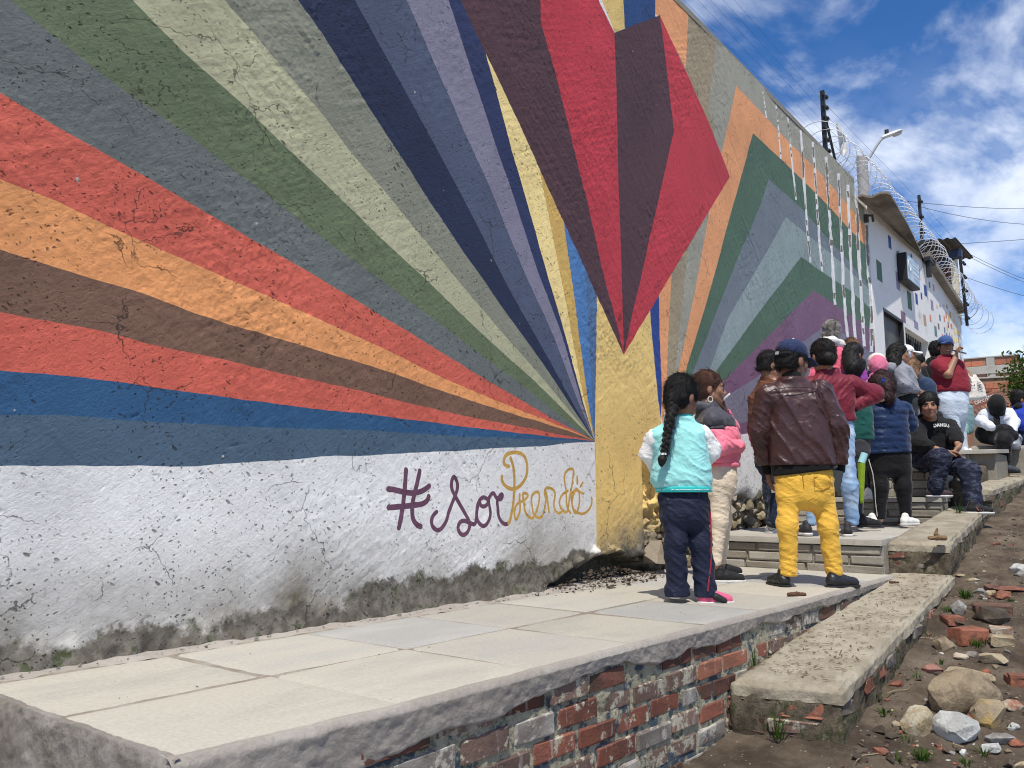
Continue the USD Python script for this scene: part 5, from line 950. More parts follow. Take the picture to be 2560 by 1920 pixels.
# ---------------------------------------------------------------- tree at the right edge
leaf_m = usdkit.material(stage, '/World/Looks/leaf', {'oi': ('geometry', {}), 'r': ('rgb_ramp', {'ramp': [(0, (0.05, 0.085, 0.02)), (0.5, (0.10, 0.14, 0.035)), (1, (0.19, 0.22, 0.07))]}), 'd': ('diffuse_bsdf', {}), 't': ('translucent_bsdf', {}), 'm': ('mix_closure', {'fac': 0.35})},
    [('oi.random_per_island', 'r.fac'), ('r.color', 'd.color'), ('r.color', 't.color'), ('d.BSDF', 'm.closure1'), ('t.BSDF', 'm.closure2')], surface='m.closure')
bark = look('bark', (0.1, 0.075, 0.055), 0.9, vary=0.3, bump=0.01, bscale=30)
def leaves(n, centre, rad, seed, size, clumps=14):
    r = np.random.default_rng(seed); cc = r.standard_normal((clumps, 3)); cc /= np.linalg.norm(cc, axis=1, keepdims=True); cc *= (r.random((clumps, 1)) ** 0.4) * np.array(rad) * 0.8
    k = r.integers(0, clumps, n); P = cc[k] + r.standard_normal((n, 3)) * np.array(rad) * 0.22 + centre
    ax = r.standard_normal((n, 3)); ax /= np.linalg.norm(ax, axis=1, keepdims=True); b = np.cross(ax, r.standard_normal((n, 3))); b /= np.linalg.norm(b, axis=1, keepdims=True); s = size * r.uniform(0.6, 1.3, (n, 1))
    V = np.stack([P - ax * s, P + b * s * 0.45, P + ax * s, P - b * s * 0.45], 1).reshape(-1, 3); q = np.arange(n)[:, None] * 4
    return V, np.vstack([q + [0, 1, 2], q + [0, 2, 3]])
tc = at(2618, 950, 15); tree = thing('green_tree', 'leafy green tree at the right edge before the brick house', 'tree', loc=tuple(tc * [1, 1, 0]))
g0 = float(ground_z(tc[0], tc[1]))
obj('trunk', join([tube([(0, 0, g0), (0.03, 0.02, (g0 + tc[2]) / 2), (0, 0, tc[2])], [0.09, 0.07, 0.04], 9)] + [tube([(0, 0, tc[2] - 0.3), (0.35 * math.cos(a), 0.35 * math.sin(a), tc[2] + 0.2), (0.6 * math.cos(a), 0.6 * math.sin(a), tc[2] + 0.35)], [0.035, 0.02, 0.008], 6) for a in (0.3, 1.7, 3.0, 4.4, 5.5)]), bark, tree, smooth=True)
obj('crown', leaves(3600, np.array([0, 0, tc[2]]), (0.8, 0.8, 0.62), 3, 0.045, 30), leaf_m, tree)
# ================================================================ people: signed-distance bodies and clothes, meshed with surface nets
HF = np.array([FWD[0], FWD[1], 0.0]); HF /= np.linalg.norm(HF)
RT = np.array([RIGHT[0], RIGHT[1], 0.0])
def hp(px, py, h):
    """The point on the line of sight through a pixel at the horizontal distance h ahead of the eye."""
    r = ray(np.array([px, py], float)); return EYE + r * (h / (r @ HF))
def nets(D, lo, v):
    ins = D < 0; nx, ny, nz = D.shape
    c8 = [(a, b, c) for a in (0, 1) for b in (0, 1) for c in (0, 1)]
    sl = lambda A, o: A[o[0]:nx - 1 + o[0], o[1]:ny - 1 + o[1], o[2]:nz - 1 + o[2]]
    cnt = sum(sl(ins, o).astype(np.int8) for o in c8); act = (cnt > 0) & (cnt < 8)
    I = np.argwhere(act)
    if not len(I): return None
    vals = {o: D[I[:, 0] + o[0], I[:, 1] + o[1], I[:, 2] + o[2]] for o in c8}
    S = np.zeros((len(I), 3)); C = np.zeros(len(I))
    for a in c8:
        for ax in range(3):
            if a[ax]: continue
            b = tuple(1 if k == ax else a[k] for k in range(3)); va, vb = vals[a], vals[b]; m = (va < 0) != (vb < 0)
            t = np.where(m, va / np.where(m, va - vb, 1), 0); p = np.array(a, float)[None] + 0 * S; p[:, ax] += t
            S += p * m[:, None]; C += m
    V = (I + S / C[:, None]) * v + lo
    num = np.full(act.shape, -1, np.int64); num[act] = np.arange(len(I))
    F = []
    for ax in range(3):
        o = [0, 0, 0]; o[ax] = 1
        A, B = ins[:nx - o[0], :ny - o[1], :nz - o[2]], ins[o[0]:, o[1]:, o[2]:]
        E = np.argwhere(A != B); u, w = [(1, 2), (2, 0), (0, 1)][ax]
        E = E[(E[:, u] > 0) & (E[:, w] > 0) & (E[:, u] < D.shape[u] - 1) & (E[:, w] < D.shape[w] - 1)]
        def cell(du, dw): q = E.copy(); q[:, u] -= du; q[:, w] -= dw; return num[q[:, 0], q[:, 1], q[:, 2]]
        q = np.stack([cell(1, 1), cell(0, 1), cell(0, 0), cell(1, 0)], 1)
        flip = ~ins[E[:, 0], E[:, 1], E[:, 2]]; q[flip] = q[flip][:, ::-1]; F.append(q)
    F = np.vstack(F); F = F[(F >= 0).all(1)]
    return V, np.vstack([F[:, [0, 1, 2]], F[:, [0, 2, 3]]])
def sdf_mesh(f, lo, hi, v):
    lo, hi = np.asarray(lo, float), np.asarray(hi, float); c = 4 * v; n = np.maximum(np.ceil((hi - lo) / c).astype(int) + 1, 3)
    ax = [lo[k] + np.arange(n[k]) * c for k in range(3)]
    G = np.stack(np.meshgrid(*ax, indexing='ij'), -1).reshape(-1, 3); Dc = f(G).reshape(n)
    fn = 4 * (n - 1) + 1; D = ndimage.zoom(Dc, fn / n, order=1, grid_mode=False).astype(np.float64)
    if D.shape != tuple(fn): D = D[:fn[0], :fn[1], :fn[2]]
    m = np.abs(D) < 1.7 * c; I = np.argwhere(m); D[m] = f(I * v + lo)
    return nets(D, lo, v)
def smin(a, b, k):
    if k <= 0: return np.minimum(a, b)
    h = np.clip(0.5 + 0.5 * (b - a) / k, 0, 1); return b + (a - b) * h - k * h * (1 - h)
class Shape:
    """A union of soft primitives with optional cuts and folds."""
    def __init__(s, k=0.03): s.p, s.k, s.cuts, s.fold, s.shrink, s.lo, s.hi, s.sub = [], k, [], None, 0.0, np.full(3, 1e9), np.full(3, -1e9), []
    def _b(s, q, r): q = np.asarray(q, float); s.lo = np.minimum(s.lo, q - r); s.hi = np.maximum(s.hi, q + r)
    def cap(s, a, b, ra, rb=None, k=None, flat=None):
        a, b = np.asarray(a, float), np.asarray(b, float); rb = ra if rb is None else rb; s._b(a, ra * 1.05); s._b(b, rb * 1.05); ab = b - a; L2 = max(ab @ ab, 1e-9)
        def f(P):
            Q = P - a
            A2 = ab
            if flat is not None:
                n, q = flat; Q = Q + np.outer(Q @ n, n) * (1 / q - 1); A2 = ab + n * (ab @ n) * (1 / q - 1)
            t = np.clip(Q @ A2 / max(A2 @ A2, 1e-9), 0, 1); d = np.linalg.norm(Q - t[:, None] * A2, axis=1) - (ra + (rb - ra) * t)
            return d * (flat[1] if flat is not None else 1) if flat is not None else d
        s.p.append((f, s.k if k is None else k)); return s
    def chain(s, pts, rad, k=None, flat=None):
        for i in range(len(pts) - 1): s.cap(pts[i], pts[i + 1], rad[i], rad[i + 1], k, flat)
        return s
    def ell(s, c, R, r, k=None, sub=False):
        """An ellipsoid; rows of R are its axes."""
        c, R, r = np.asarray(c, float), np.asarray(R, float), np.asarray(r, float)
        if not sub: s._b(c, r.max())
        def f(P):
            Q = (P - c) @ R.T; k0 = np.linalg.norm(Q / r, axis=1); k1 = np.linalg.norm(Q / r ** 2, axis=1); return k0 * (k0 - 1) / np.maximum(k1, 1e-9)
        (s.sub if sub else s.p).append((f, s.k if k is None else k)); return s
    def loft(s, pts, w, r, side, k=None):
        """A torso: half widths w and half depths r at points of the spine; side = unit vector across."""
        pts = np.asarray(pts, float); w = np.asarray(w, float); r = np.asarray(r, float); side = np.asarray(side, float)
        for q, ww in zip(pts, w): s._b(q, ww * 1.02)
        ax = pts[-1] - pts[0]; L = np.linalg.norm(ax); ax = ax / L; tt = (pts - pts[0]) @ ax
        side = side - ax * (side @ ax); side /= np.linalg.norm(side); fr = np.cross(ax, side)
        cu, cv = (pts - pts[0]) @ side, (pts - pts[0]) @ fr
        def f(P):
            Q = P - pts[0]; t = Q @ ax; tc = np.clip(t, 0, L); W = np.interp(tc, tt, w); Rr = np.interp(tc, tt, r)
            u = Q @ side - np.interp(tc, tt, cu); v = Q @ fr - np.interp(tc, tt, cv)
            return np.sqrt(np.maximum(np.abs(u) - (W - Rr), 0) ** 2 + v ** 2 + np.maximum(np.abs(t - tc) - 0.0, 0) ** 2) - Rr
        s.p.append((f, s.k if k is None else k)); return s
    def cut(s, point, normal): s.cuts.append((np.asarray(point, float), np.asarray(normal, float) / np.linalg.norm(normal))); return s
    def __call__(s, P):
        d = None
        for f, k in s.p: x = f(P); d = x if d is None else smin(d, x, k)
        for f, k in s.sub: d = -smin(-d, f(P), k)
        d = d + s.shrink
        if s.fold is not None:
            m = np.abs(d) < 0.06
            if m.any(): d = d.copy(); d[m] += s.fold(P[m])
        for p, n in s.cuts: d = np.maximum(d, (P - p) @ n)
        return d
    def mesh(s, v):
        pad = 0.03 + 2 * v; return sdf_mesh(s, s.lo - pad, s.hi + pad, v)
def folds(amp, sc, seed, lean=0.0, sharp=1.0):
    """Cloth creases: soft sag plus narrow raised folds drawn out across the limb."""
    sc = np.asarray(sc, float)
    def f(P):
        Q = P.copy(); Q[:, 2] += lean * (P @ RT); w = Q * sc; n = meshkit.noise(w * .7 + seed * 3.1, seed) - 0.5
        w2 = w * 1.15 + 0.9 * np.stack([meshkit.noise(w * .6 + 11, seed + 2)] * 3, 1); r = 1 - np.abs(meshkit.noise(w2 + 7.7 * seed, seed + 5) - 0.5) * 2; r2 = 1 - np.abs(meshkit.noise(w2 * 2.1 + 3.3 * seed, seed + 9) - 0.5) * 2
        return amp * (0.28 + n * 0.9 - 0.72 * r ** 6 - 0.32 * r2 ** 5)
    return f
# ---------------------------------------------------------------- looks of skin, hair and cloth
def skin_look(n, c): return look('skin_' + n, c, 0.5, vary=0.08, scale=18, spec=0.35, bump=0.0008, bscale=160)
SKIN = {'tan': skin_look('tan', (0.30, 0.155, 0.095)), 'brown': skin_look('brown', (0.205, 0.098, 0.06)), 'light': skin_look('light', (0.40, 0.225, 0.15))}
def hair_look(n, c, c2=None, rough=0.5): return look('hair_' + n, c, rough, vary=0.6, scale=70, spec=0.35, bump=0.009, bscale=120, second=c2, sscale=10, stretch=(1.0, 1.0, 0.16))
HAIR = {'black': hair_look('black', (0.0065, 0.0055, 0.005)), 'brown': hair_look('brown', (0.085, 0.032, 0.016), (0.045, 0.018, 0.01)), 'grey': hair_look('grey', (0.28, 0.27, 0.26), (0.13, 0.115, 0.1)), 'maroon': hair_look('maroon', (0.028, 0.009, 0.009)), 'fair': hair_look('fair', (0.2, 0.11, 0.055), (0.1, 0.055, 0.03))}
def cloth(n, c, rough=0.85, sheen=0.15, bump=0.0012, bs=220, **kw):
    if 'cloth_' + n in mats: return mats['cloth_' + n]
    return look('cloth_' + n, c, rough, vary=kw.pop('vary', 0.1), scale=kw.pop('scale', 7), spec=0.2, bump=bump, bscale=bs, sheen=sheen, **{'wrinkle': 0.0115, **kw})
eye_m = look('eye_dark', (0.012, 0.009, 0.008), 0.15, vary=0.05, spec=0.6); lip_m = look('lip', (0.22, 0.07, 0.06), 0.45, vary=0.1); teeth_m = look('teeth', (0.62, 0.6, 0.55), 0.3, vary=0.03); white_m = look('eye_white', (0.5, 0.47, 0.44), 0.3, vary=0.03)
def frame(fwd, up=(0, 0, 1)):
    f = np.asarray(fwd, float); f = f / np.linalg.norm(f); s = np.cross(f, up); s /= np.linalg.norm(s); return np.array([s, f, np.cross(s, f)])   # rows: person's right, forward, up
def facing(deg, pitch=0.0):
    a, p = math.radians(deg), math.radians(pitch); d = HF * math.cos(a) + RT * math.sin(a); return d * math.cos(p) + np.array([0, 0, 1]) * math.sin(p)
def add_head(S, c, R, k=1.0, ears=True):
    w = lambda *q: c + np.array(q) * k @ R
    S.ell(w(0, -.012, .035), R, np.array([.074, .093, .088]) * k, .02).ell(w(0, .028, -.03), R, np.array([.057, .062, .082]) * k, .03)
    S.cap(w(-.044, .0, -.055), w(0, .055, -.088), .024 * k, .024 * k, .025).cap(w(.044, 0, -.055), w(0, .055, -.088), .024 * k, .024 * k, .025)
    S.cap(w(-.03, .078, .022), w(.03, .078, .022), .012 * k, .012 * k, .014).cap(w(0, .086, .008), w(0, .103, -.028), .009 * k, .013 * k, .008).cap(w(-.013, .093, -.032), w(.013, .093, -.032), .0085 * k, None, .006)
    S.cap(w(-.04, .055, -.02), w(-.03, .065, -.03), .02 * k, None, .02).cap(w(.04, .055, -.02), w(.03, .065, -.03), .02 * k, None, .02)
    S.cap(w(-.018, .086, -.056), w(.018, .086, -.056), .0065 * k, None, .006).cap(w(-.014, .085, -.067), w(.014, .085, -.067), .0075 * k, None, .006)
    if ears:
        for s in (-1, 1): S.ell(w(.075 * s, -.012, -.008), R, np.array([.011, .019, .031]) * k, .008)
    for s in (-1, 1): S.ell(w(.031 * s, .1, .003), R, np.array([.017, .016, .011]) * k, .006, sub=True)
def face_parts(p, c, R, k=1.0, smile=False, brow=HAIR['black']):
    w = lambda *q: c + np.array(q) * k @ R
    for s in (-1, 1):
        e = trimesh.creation.icosphere(2, 1.0); v = np.array(e.vertices) * [.0125, .006, .006 if not smile else .0045] * np.array(k); obj('eye', (w(.031 * s, .0815, .003) + v @ R, e.faces), white_m, p)
        v = np.array(e.vertices) * [.006, .004, .0052 if not smile else .004] * np.array(k); obj('iris', (w(.031 * s, .0862, .003) + v @ R, e.faces), eye_m, p)
        obj('eyebrow', tube([w(.014 * s, .0935, .021), w(.031 * s, .094, .027), w(.05 * s, .08, .022)], [.004 * k, .005 * k, .003 * k], 6), brow, p)
        obj('eyelid', tube([w(.018 * s, .0875, .006), w(.031 * s, .0895, .0105), w(.045 * s, .083, .006)], [.0025 * k] * 3, 5), eye_m, p)
    if smile:
        obj('teeth', tube([w(-.022, .088, -.056), w(-.011, .0925, -.0615), w(0, .094, -.063), w(.011, .0925, -.0615), w(.022, .088, -.056)], [.002, .005, .006, .005, .002], 6), teeth_m, p)
        obj('lips', join([tube([w(-.027, .084, -.053), w(-.012, .094, -.056), w(.012, .094, -.056), w(.027, .084, -.053)], [.003, .0042, .0042, .003], 6), tube([w(-.027, .084, -.053), w(-.012, .092, -.071), w(.012, .092, -.071), w(.027, .084, -.053)], [.003, .005, .005, .003], 6)]), lip_m, p)
    else:
        obj('lips', join([tube([w(-.023, .085, -.06), w(-.008, .0935, -.057), w(.008, .0935, -.057), w(.023, .085, -.06)], [.002, .0045, .0045, .002], 6), tube([w(-.022, .085, -.062), w(0, .0935, -.067), w(.022, .085, -.062)], [.002, .0055, .002], 6)]), lip_m, p)
def add_hand(S, wr, d, n, thumb, curl=0.5, k=1.0):
    """Palm, four bent fingers of unequal length and a thumb that leaves the side of the palm. d: towards the fingers, n: out of the palm, thumb: +1 / -1 side."""
    d = np.asarray(d, float) / np.linalg.norm(d); n = np.asarray(n, float) - d * (np.asarray(n, float) @ d); n /= np.linalg.norm(n); s = np.cross(d, n) * thumb
    P = lambda a, b, c: wr + (d * a + s * b + n * c) * k
    S.cap(wr - d * .03, P(.02, 0, 0), .027 * k, .026 * k, .012, (n, .75))
    for b in (-.027, -.009, .009, .027): S.cap(P(.015, b * .7, 0), P(.08, b, 0), .015 * k, .0125 * k, .010)
    for b, l, r in ((-.03, .78, .0075), (-.0105, .95, .0082), (.0095, 1.05, .0086), (.029, .95, .0084)):
        q = P(.082, b, 0); a = 0.15 + curl * 0.6
        for seg in (.044, .027, .021):
            v = d * math.cos(a) + n * math.sin(a); e = q + v * seg * l * k; S.cap(q, e, r * k, r * .92 * k, .004); q = e; a += curl * 1.15
    q = P(.018, .026, .006)
    for seg, v in ((.042, d * .62 + s * .72 + n * .35), (.032, d * .85 + s * .25 + n * .5), (.024, d * .9 - s * .05 + n * .55)):
        v = v / np.linalg.norm(v); e = q + v * seg * k; S.cap(q, e, .0115 * k, .0098 * k, .006); q = e
def shoe(p, heel, toe_dir, L, mat, sole_mat, v, up=0.075, ankle=None, w=1.0, extra=None):
    """heel: point on the floor under the heel's back."""
    t = np.array([toe_dir[0], toe_dir[1], 0.0]); t /= np.linalg.norm(t); s = np.array([t[1], -t[0], 0]); z = np.array([0, 0, 1.0]); k = L / 0.27
    P = lambda a, b, c: heel + (t * a + s * b + z * c) * k
    U = Shape(.02); U.cap(P(.045, 0, .05), P(.11, 0, .052), .04 * k * w, .042 * k * w, .02).cap(P(.11, 0, .052), P(.215, .004, .038), .041 * k * w, .034 * k * w, .02).cap(P(.05, 0, .06), P(.06, 0, .06 + up * 0.6), .036 * k * w, .034 * k * w, .02)
    U.cap(P(.1, 0, .07), P(.16, 0, .055), .026 * k, .026 * k, .015); U.cut(P(0, 0, .018), (0, 0, -1)); U.fold = folds(.0025, (30, 30, 30), 4)
    o = obj('shoe', U.mesh(v), mat, p, smooth=True)
    B = Shape(.01); B.cap(P(.04, 0, .03), P(.22, .003, .03), .046 * k * w, .040 * k * w, .01).cap(P(.1, 0, .03), P(.19, 0.004, .03), .047 * k * w, .046 * k * w, .01); B.cut(P(0, 0, .026), (0, 0, 1)).cut(P(0, 0, 0.001), (0, 0, -1))
    obj('sole', B.mesh(v), sole_mat, o, smooth=40)
    lc = [tube([P(a, -.022, .083 - (a - .1) * .36), P(a + .004, 0, .1 - (a - .1) * .42), P(a, .022, .083 - (a - .1) * .36)], .0028 * k, 5) for a in (.1, .118, .136, .154)]
    obj('laces', join(lc), sole_mat if extra is None else extra, o)
    return o
def limb(S, pts, rad, k=None): return S.chain(pts, rad, k)

def strands(p, V, F, root, down, n, length, mat, width, seed):
    """Loose hairs that follow the surface of the hair."""
    r = np.random.default_rng(seed); a = np.cross(V[F[:, 1]] - V[F[:, 0]], V[F[:, 2]] - V[F[:, 0]]); A = np.linalg.norm(a, axis=1); k = r.choice(len(F), n, p=A / A.sum()); N = a[k] / np.maximum(A[k], 1e-12)[:, None]
    b = r.dirichlet((1, 1, 1), n); P = (V[F[k]] * b[:, :, None]).sum(1); d = np.asarray(down, float)[None] + r.normal(0, .28, (n, 3)); d -= N * (d * N).sum(1)[:, None]; d /= np.linalg.norm(d, axis=1, keepdims=True) + 1e-9
    L = length * r.uniform(.5, 1.3, (n, 1)); o = r.uniform(.0005, .004, (n, 1)); fly = r.random((n, 1)) < .12
    t = np.linspace(0, 1, 5); C = np.stack([P + N * (o * (1 - .2 * q) + np.where(fly, .012 * q, .0) - .02 * q * q * np.where(fly, 0, 1) * L * 6) + d * L * q for q in t], 1)
    c = UsdGeom.BasisCurves.Define(stage, numbered(path_of(p), 'strands')); c.CreateTypeAttr('linear'); c.CreateCurveVertexCountsAttr(Vt.IntArray.FromNumpy(np.full(n, 5, np.int32))); c.CreatePointsAttr(Vt.Vec3fArray.FromNumpy(C.reshape(-1, 3).astype(np.float32)))
    c.CreateWidthsAttr(Vt.FloatArray.FromNumpy(np.tile(np.array([width, width, width * .9, width * .7, width * .3], np.float32), n))); c.SetWidthsInterpolation('vertex')
    UsdShade.MaterialBindingAPI.Apply(c.GetPrim()).Bind(mat); c.GetPrim().SetCustomDataByKey('kind', 'stuff')
GROUPS = {}
class Fig:
    """One person: joints are given by where the photograph shows them, at a horizontal distance h from the eye (+ dh, further away)."""
    def __init__(s, label, crop_, h, yaw, vk=1.0, base=None):
        s.c, s.h, s.yaw = crop_, h, yaw; s.R = frame(facing(yaw)); s.side, s.front = s.R[0], s.R[1]; s.v = 0.00155 * h * vk
        s.p = thing('person', label, 'person')
        s.B = Shape(.03)
    def J(s, x, y, dh=0.0): o = s.c; return hp(o[0] + x * o[2], o[1] + y * o[2], s.h + dh)
    def Js(s, *q): return [s.J(*a) for a in q]
    def arm(s, *q):
        J = s.Js(*q); J[0] = J[0] - np.array([0, 0, .045]); return J
    def m(s, px): return px * s.c[2] * s.h / FPX      # crop pixels -> metres at this distance
    def head(s, x, y, dh=0, yaw=None, pitch=0, k=1.0, skin='tan', neck=None, roll=0.0, ears=True):
        s.hc = s.J(x, y, dh); s.HR = frame(facing(s.yaw if yaw is None else yaw, pitch)); s.k = k
        if roll: a = math.radians(roll); c_, s_ = math.cos(a), math.sin(a); r, f, u = s.HR; s.HR = np.array([r * c_ + u * s_, f, u * c_ - r * s_])
        s.skin = skin; add_head(s.B, s.hc, s.HR, k, ears)
        nb = s.J(*neck) if neck else s.hc - np.array([0, 0, .2]); s.nb = nb
        s.B.cap(s.hc + np.array([0, -.02, -.06]) @ s.HR * k, nb, .05 * k, .058 * k, .02)
    def hw(s, *q): return s.hc + np.array(q) * s.k @ s.HR
    def face(s, **kw): face_parts(s.p, s.hc, s.HR, s.k, **kw)
    def body(s, spine, arms, legs, hands=(), vk=0.68, ar=(.042, .036, .028)):
        q = spine[:-1]; s.B.loft(q, [.11] * (len(q) - 1) + [.08], [.07] * (len(q) - 1) + [.05], s.side, .03); s.B.cap(q[-1], s.nb, .05, .055)
        for a in arms: s.B.chain(a, ar[:len(a)], .02)
        for l in legs: s.B.chain(l, [.07, .05, .035][:len(l)], .02)
        for hd in hands: add_hand(s.B, *hd[:-1], **hd[-1])
        obj('body', s.B.mesh(s.v * vk), SKIN[s.skin], s.p, smooth=True)
    def hair(s, mat, fringe=0.0, low=-.075, ext=1.0, add=None, face_cut=True, ripple=.0035, vk=.75, ear=True, k=.015, nape=0.0):
        H = Shape(k); w = s.hw
        H.ell(w(0, -.018, .040), s.HR, np.array([.081 * ext, .100 * ext, .094 * ext]) * s.k)
        H.ell(w(0, -.04, -.015), s.HR, np.array([.074 * ext, .07 * ext, .075 + nape]) * s.k)
        if face_cut:
            H.ell(w(0, .115, -.045 - fringe), s.HR, np.array([.085, .085, .105]) * s.k, .008, sub=True)
            if ear:
                for sg in (-1, 1): H.ell(w(.085 * sg, .02, -.035), s.HR, np.array([.03, .045, .05]) * s.k, .008, sub=True)
        if add: add(H, w)
        else: H.cut(w(0, 0, low), -s.HR[2])
        kk = s.HR
        def strand(P):
            Q = (P - s.hc) @ kk.T; a = np.arctan2(Q[:, 0], -Q[:, 1]); return ripple * (meshkit.fbm(np.stack([a * 9, Q[:, 2] * 9, Q[:, 1] * 6], 1), 2, 3) - .5) * 2
        H.fold = strand; HV, HFc = H.mesh(s.v * vk); o = obj('hair', (HV, HFc), mat, s.p, smooth=True)
        strands(o, HV, HFc, s.hc, s.HR[1] * -.7 + np.array([0, 0, -.6]), int(np.clip(9000 / s.h, 700, 1700)), .05, mat, .0022 + .00018 * s.h, int(s.h * 100)); return o
    def garment(s, name, mat, S, fold=None, vk=1.0, label=None, parent=None):
        if fold: S.fold = fold
        if not S.shrink: S.shrink = .007
        return obj(name, S.mesh(s.v * vk), mat, parent or s.p, smooth=True, label=label)
    def trousers(s, mat, hip, legs, w, r, rad, cuff, fold, spine_up=None, k=.035, label=None, name='trousers', seat=None):
        T = Shape(k); T.loft(hip, w, r, s.side)
        for l in legs: T.chain(l, rad)
        if seat: T.ell(*seat)
        if cuff is not None:
            for l in legs: pass
        return s.garment(name, mat, T, fold, label=label)
    def cap_hat(s, mat, yaw_off=0.0, tilt=0.06, visor=True, dark=None):
        R = s.HR; w = s.hw; H = Shape(.012); H.ell(w(0, -.012, .062), R, np.array([.086, .104, .082]) * s.k).cut(w(0, -.01, .038), -(R[2] - R[1] * tilt))
        c = obj('cap', H.mesh(s.v * .7), mat, s.p, smooth=True)
        if visor:
            V = Shape(.01)
            for y, ww in ((.075, .058), (.105, .054), (.135, .042), (.155, .028)): V.cap(w(-ww, y, .047 - (y - .075) * .25 - .012), w(0, y + .012, .05 - (y - .075) * .2), .02 * s.k, None, .01, (R[2], .3)).cap(w(0, y + .012, .05 - (y - .075) * .2), w(ww, y, .047 - (y - .075) * .25 - .012), .02 * s.k, None, .01, (R[2], .3))
            obj('visor', V.mesh(s.v * .6), mat, c, smooth=True)
        b = trimesh.creation.icosphere(1, .009); obj('button', (np.array(b.vertices) + w(0, -.012, .146), b.faces), dark or mat, c)
        return c
def hem(S, z_pt, n=(0, 0, -1)): S.cut(z_pt, n); return S
white_sole = look('sole_white', (0.62, 0.61, 0.59), 0.6, vary=0.08, scale=20); black_rub = look('rubber_black', (0.02, 0.02, 0.02), 0.6, vary=0.2, scale=20)
def leather(n, c, rough=0.4): return look('leather_' + n, c, rough, vary=0.25, scale=9, spec=0.5, bump=0.0015, bscale=90, wrinkle=.011, wscale=(6, 6, 7))
C2, C3, C4, C8 = (1580, 900, .38554), (1840, 820, .42194), (2120, 780, .32544), (2320, 960, .18086)

# ---------------------------------------------------------------- girl with the braid
f = Fig('girl with a long black braid and aqua varsity jacket, nearest to the yellow column', C2, 5.11, 12)
aqua, wht, navy_p = cloth('aqua', srgb(150, 214, 212, .92)), cloth('white_satin', (0.72, 0.72, 0.71), 0.5), cloth('navy_track', (0.012, 0.016, 0.036), 0.6, sheen=0.05)
f.head(325, 250, 0, 50, -22, 1.1, 'brown', (322, 350, .02))
sp = f.Js((332, 870), (322, 780), (315, 640), (300, 480), (305, 400)); 
aL, aR = f.arm((148, 462), (108, 600, .03), (160, 712, .13)), f.arm((448, 440), (512, 590, .02), (440, 690, .14))
lL, lR = f.Js((262, 880), (282, 1170, -.02), (290, 1500, .02)), f.Js((415, 880), (440, 1170), (478, 1520, .0))
f.body(sp, [aL, aR], [lL, lR])
T = Shape(.03).loft(sp, [.165, .195, .178, .168, .10], [.13, .145, .135, .115, .08], f.side); T.cap(aL[0] + f.side * .02, aR[0] - f.side * .02, .07, .07, .05); hem(T, f.J(330, 828)).cut(f.J(315, 368), np.array([0, 0, 1.0]))
jk = f.garment('jacket', aqua, T, folds(.012, (9, 9, 11), 2, .5), label='aqua varsity jacket body')
for a, nm in ((aL, 'left'), (aR, 'right')):
    A = Shape(.03).chain(a, [.07, .062, .05]); f.garment('sleeve', wht, A, folds(.012, (13, 13, 15), 5, .7), label='white sleeve', parent=jk)
D = Shape(.01).loft(f.Js((335, 862), (333, 800)), [.176, .184], [.143, .15], f.side); hem(D, f.J(335, 858)).cut(f.J(335, 822), (0, 0, 1)); f.garment('hem_band', cloth('teal_rib', srgb(60, 195, 190, .9)), D, parent=jk)
D = Shape(.01).loft(f.Js((335, 862), (333, 800)), [.179, .187], [.146, .153], f.side); hem(D, f.J(335, 846)).cut(f.J(335, 836), (0, 0, 1)); f.garment('hem_stripe', cloth('rib_white', (.62, .68, .72)), D, parent=jk)
Cn = Shape(.01).cap(f.J(318, 362, .01), f.J(318, 325, .01), .078, .07); hem(Cn, f.J(322, 380)).cut(f.J(318, 322), (0.1, 0, 1)); f.garment('collar', cloth('teal_rib', None), Cn, parent=jk)
P = Shape(.03).loft(f.Js((338, 980), (336, 910), (334, 870)), [.158, .162, .15], [.125, .125, .115], f.side); P.chain(lL, [.08, .074, .07]).chain(lR, [.08, .074, .072]); P.cap(lL[2], lL[2] + [0, 0, -.01], .078).cut(f.J(300, 1535), (0, 0, -1))
tr = f.garment('trousers', navy_p, P, folds(.013, (8, 8, 13), 8, .8))
st = [f.J(486, 880, -.03), f.J(508, 1000, -.03), f.J(515, 1150, -.05), f.J(512, 1320, -.06), f.J(500, 1420, -.065), f.J(492, 1500, -.07)]
obj('side_stripe', tube(st, .005, 6), cloth('stripe_red', (.25, .02, .04)), tr)
pink_s = cloth('shoe_pink', (.62, .1, .2), .5)
shoe(f.p, f.J(288, 1552, -.03), f.front * .95 - RT * .2, .21, wht, white_sole, f.v * .7)
shoe(f.p, f.J(425, 1590, -.02), RT * .97 + HF * .1, .235, pink_s, white_sole, f.v * .7, extra=black_rub)
o = Shape(.01).cap(f.J(545, 1535, -.05), f.J(600, 1560, -.05), .03, .025); f.garment('shoe_strap', black_rub, o)
def braid_add(H, w): H.cap(w(0, -.08, .03), f.J(262, 318, -.1), .05, .035, .03).cut(w(0, 0, -.12), -f.HR[2])
f.hair(HAIR['black'], add=braid_add, ext=1.04, fringe=-.01)
path = np.array(f.Js((262, 290, -.12), (256, 330, -.14), (245, 380, -.16), (236, 430, -.165), (228, 480, -.165), (220, 530, -.165), (212, 575, -.16), (206, 608, -.155)))
t = np.linspace(0, 7, 19); bp = np.stack([np.interp(t, np.arange(8), path[:, q]) for q in range(3)], 1)
Bd = Shape(.004)
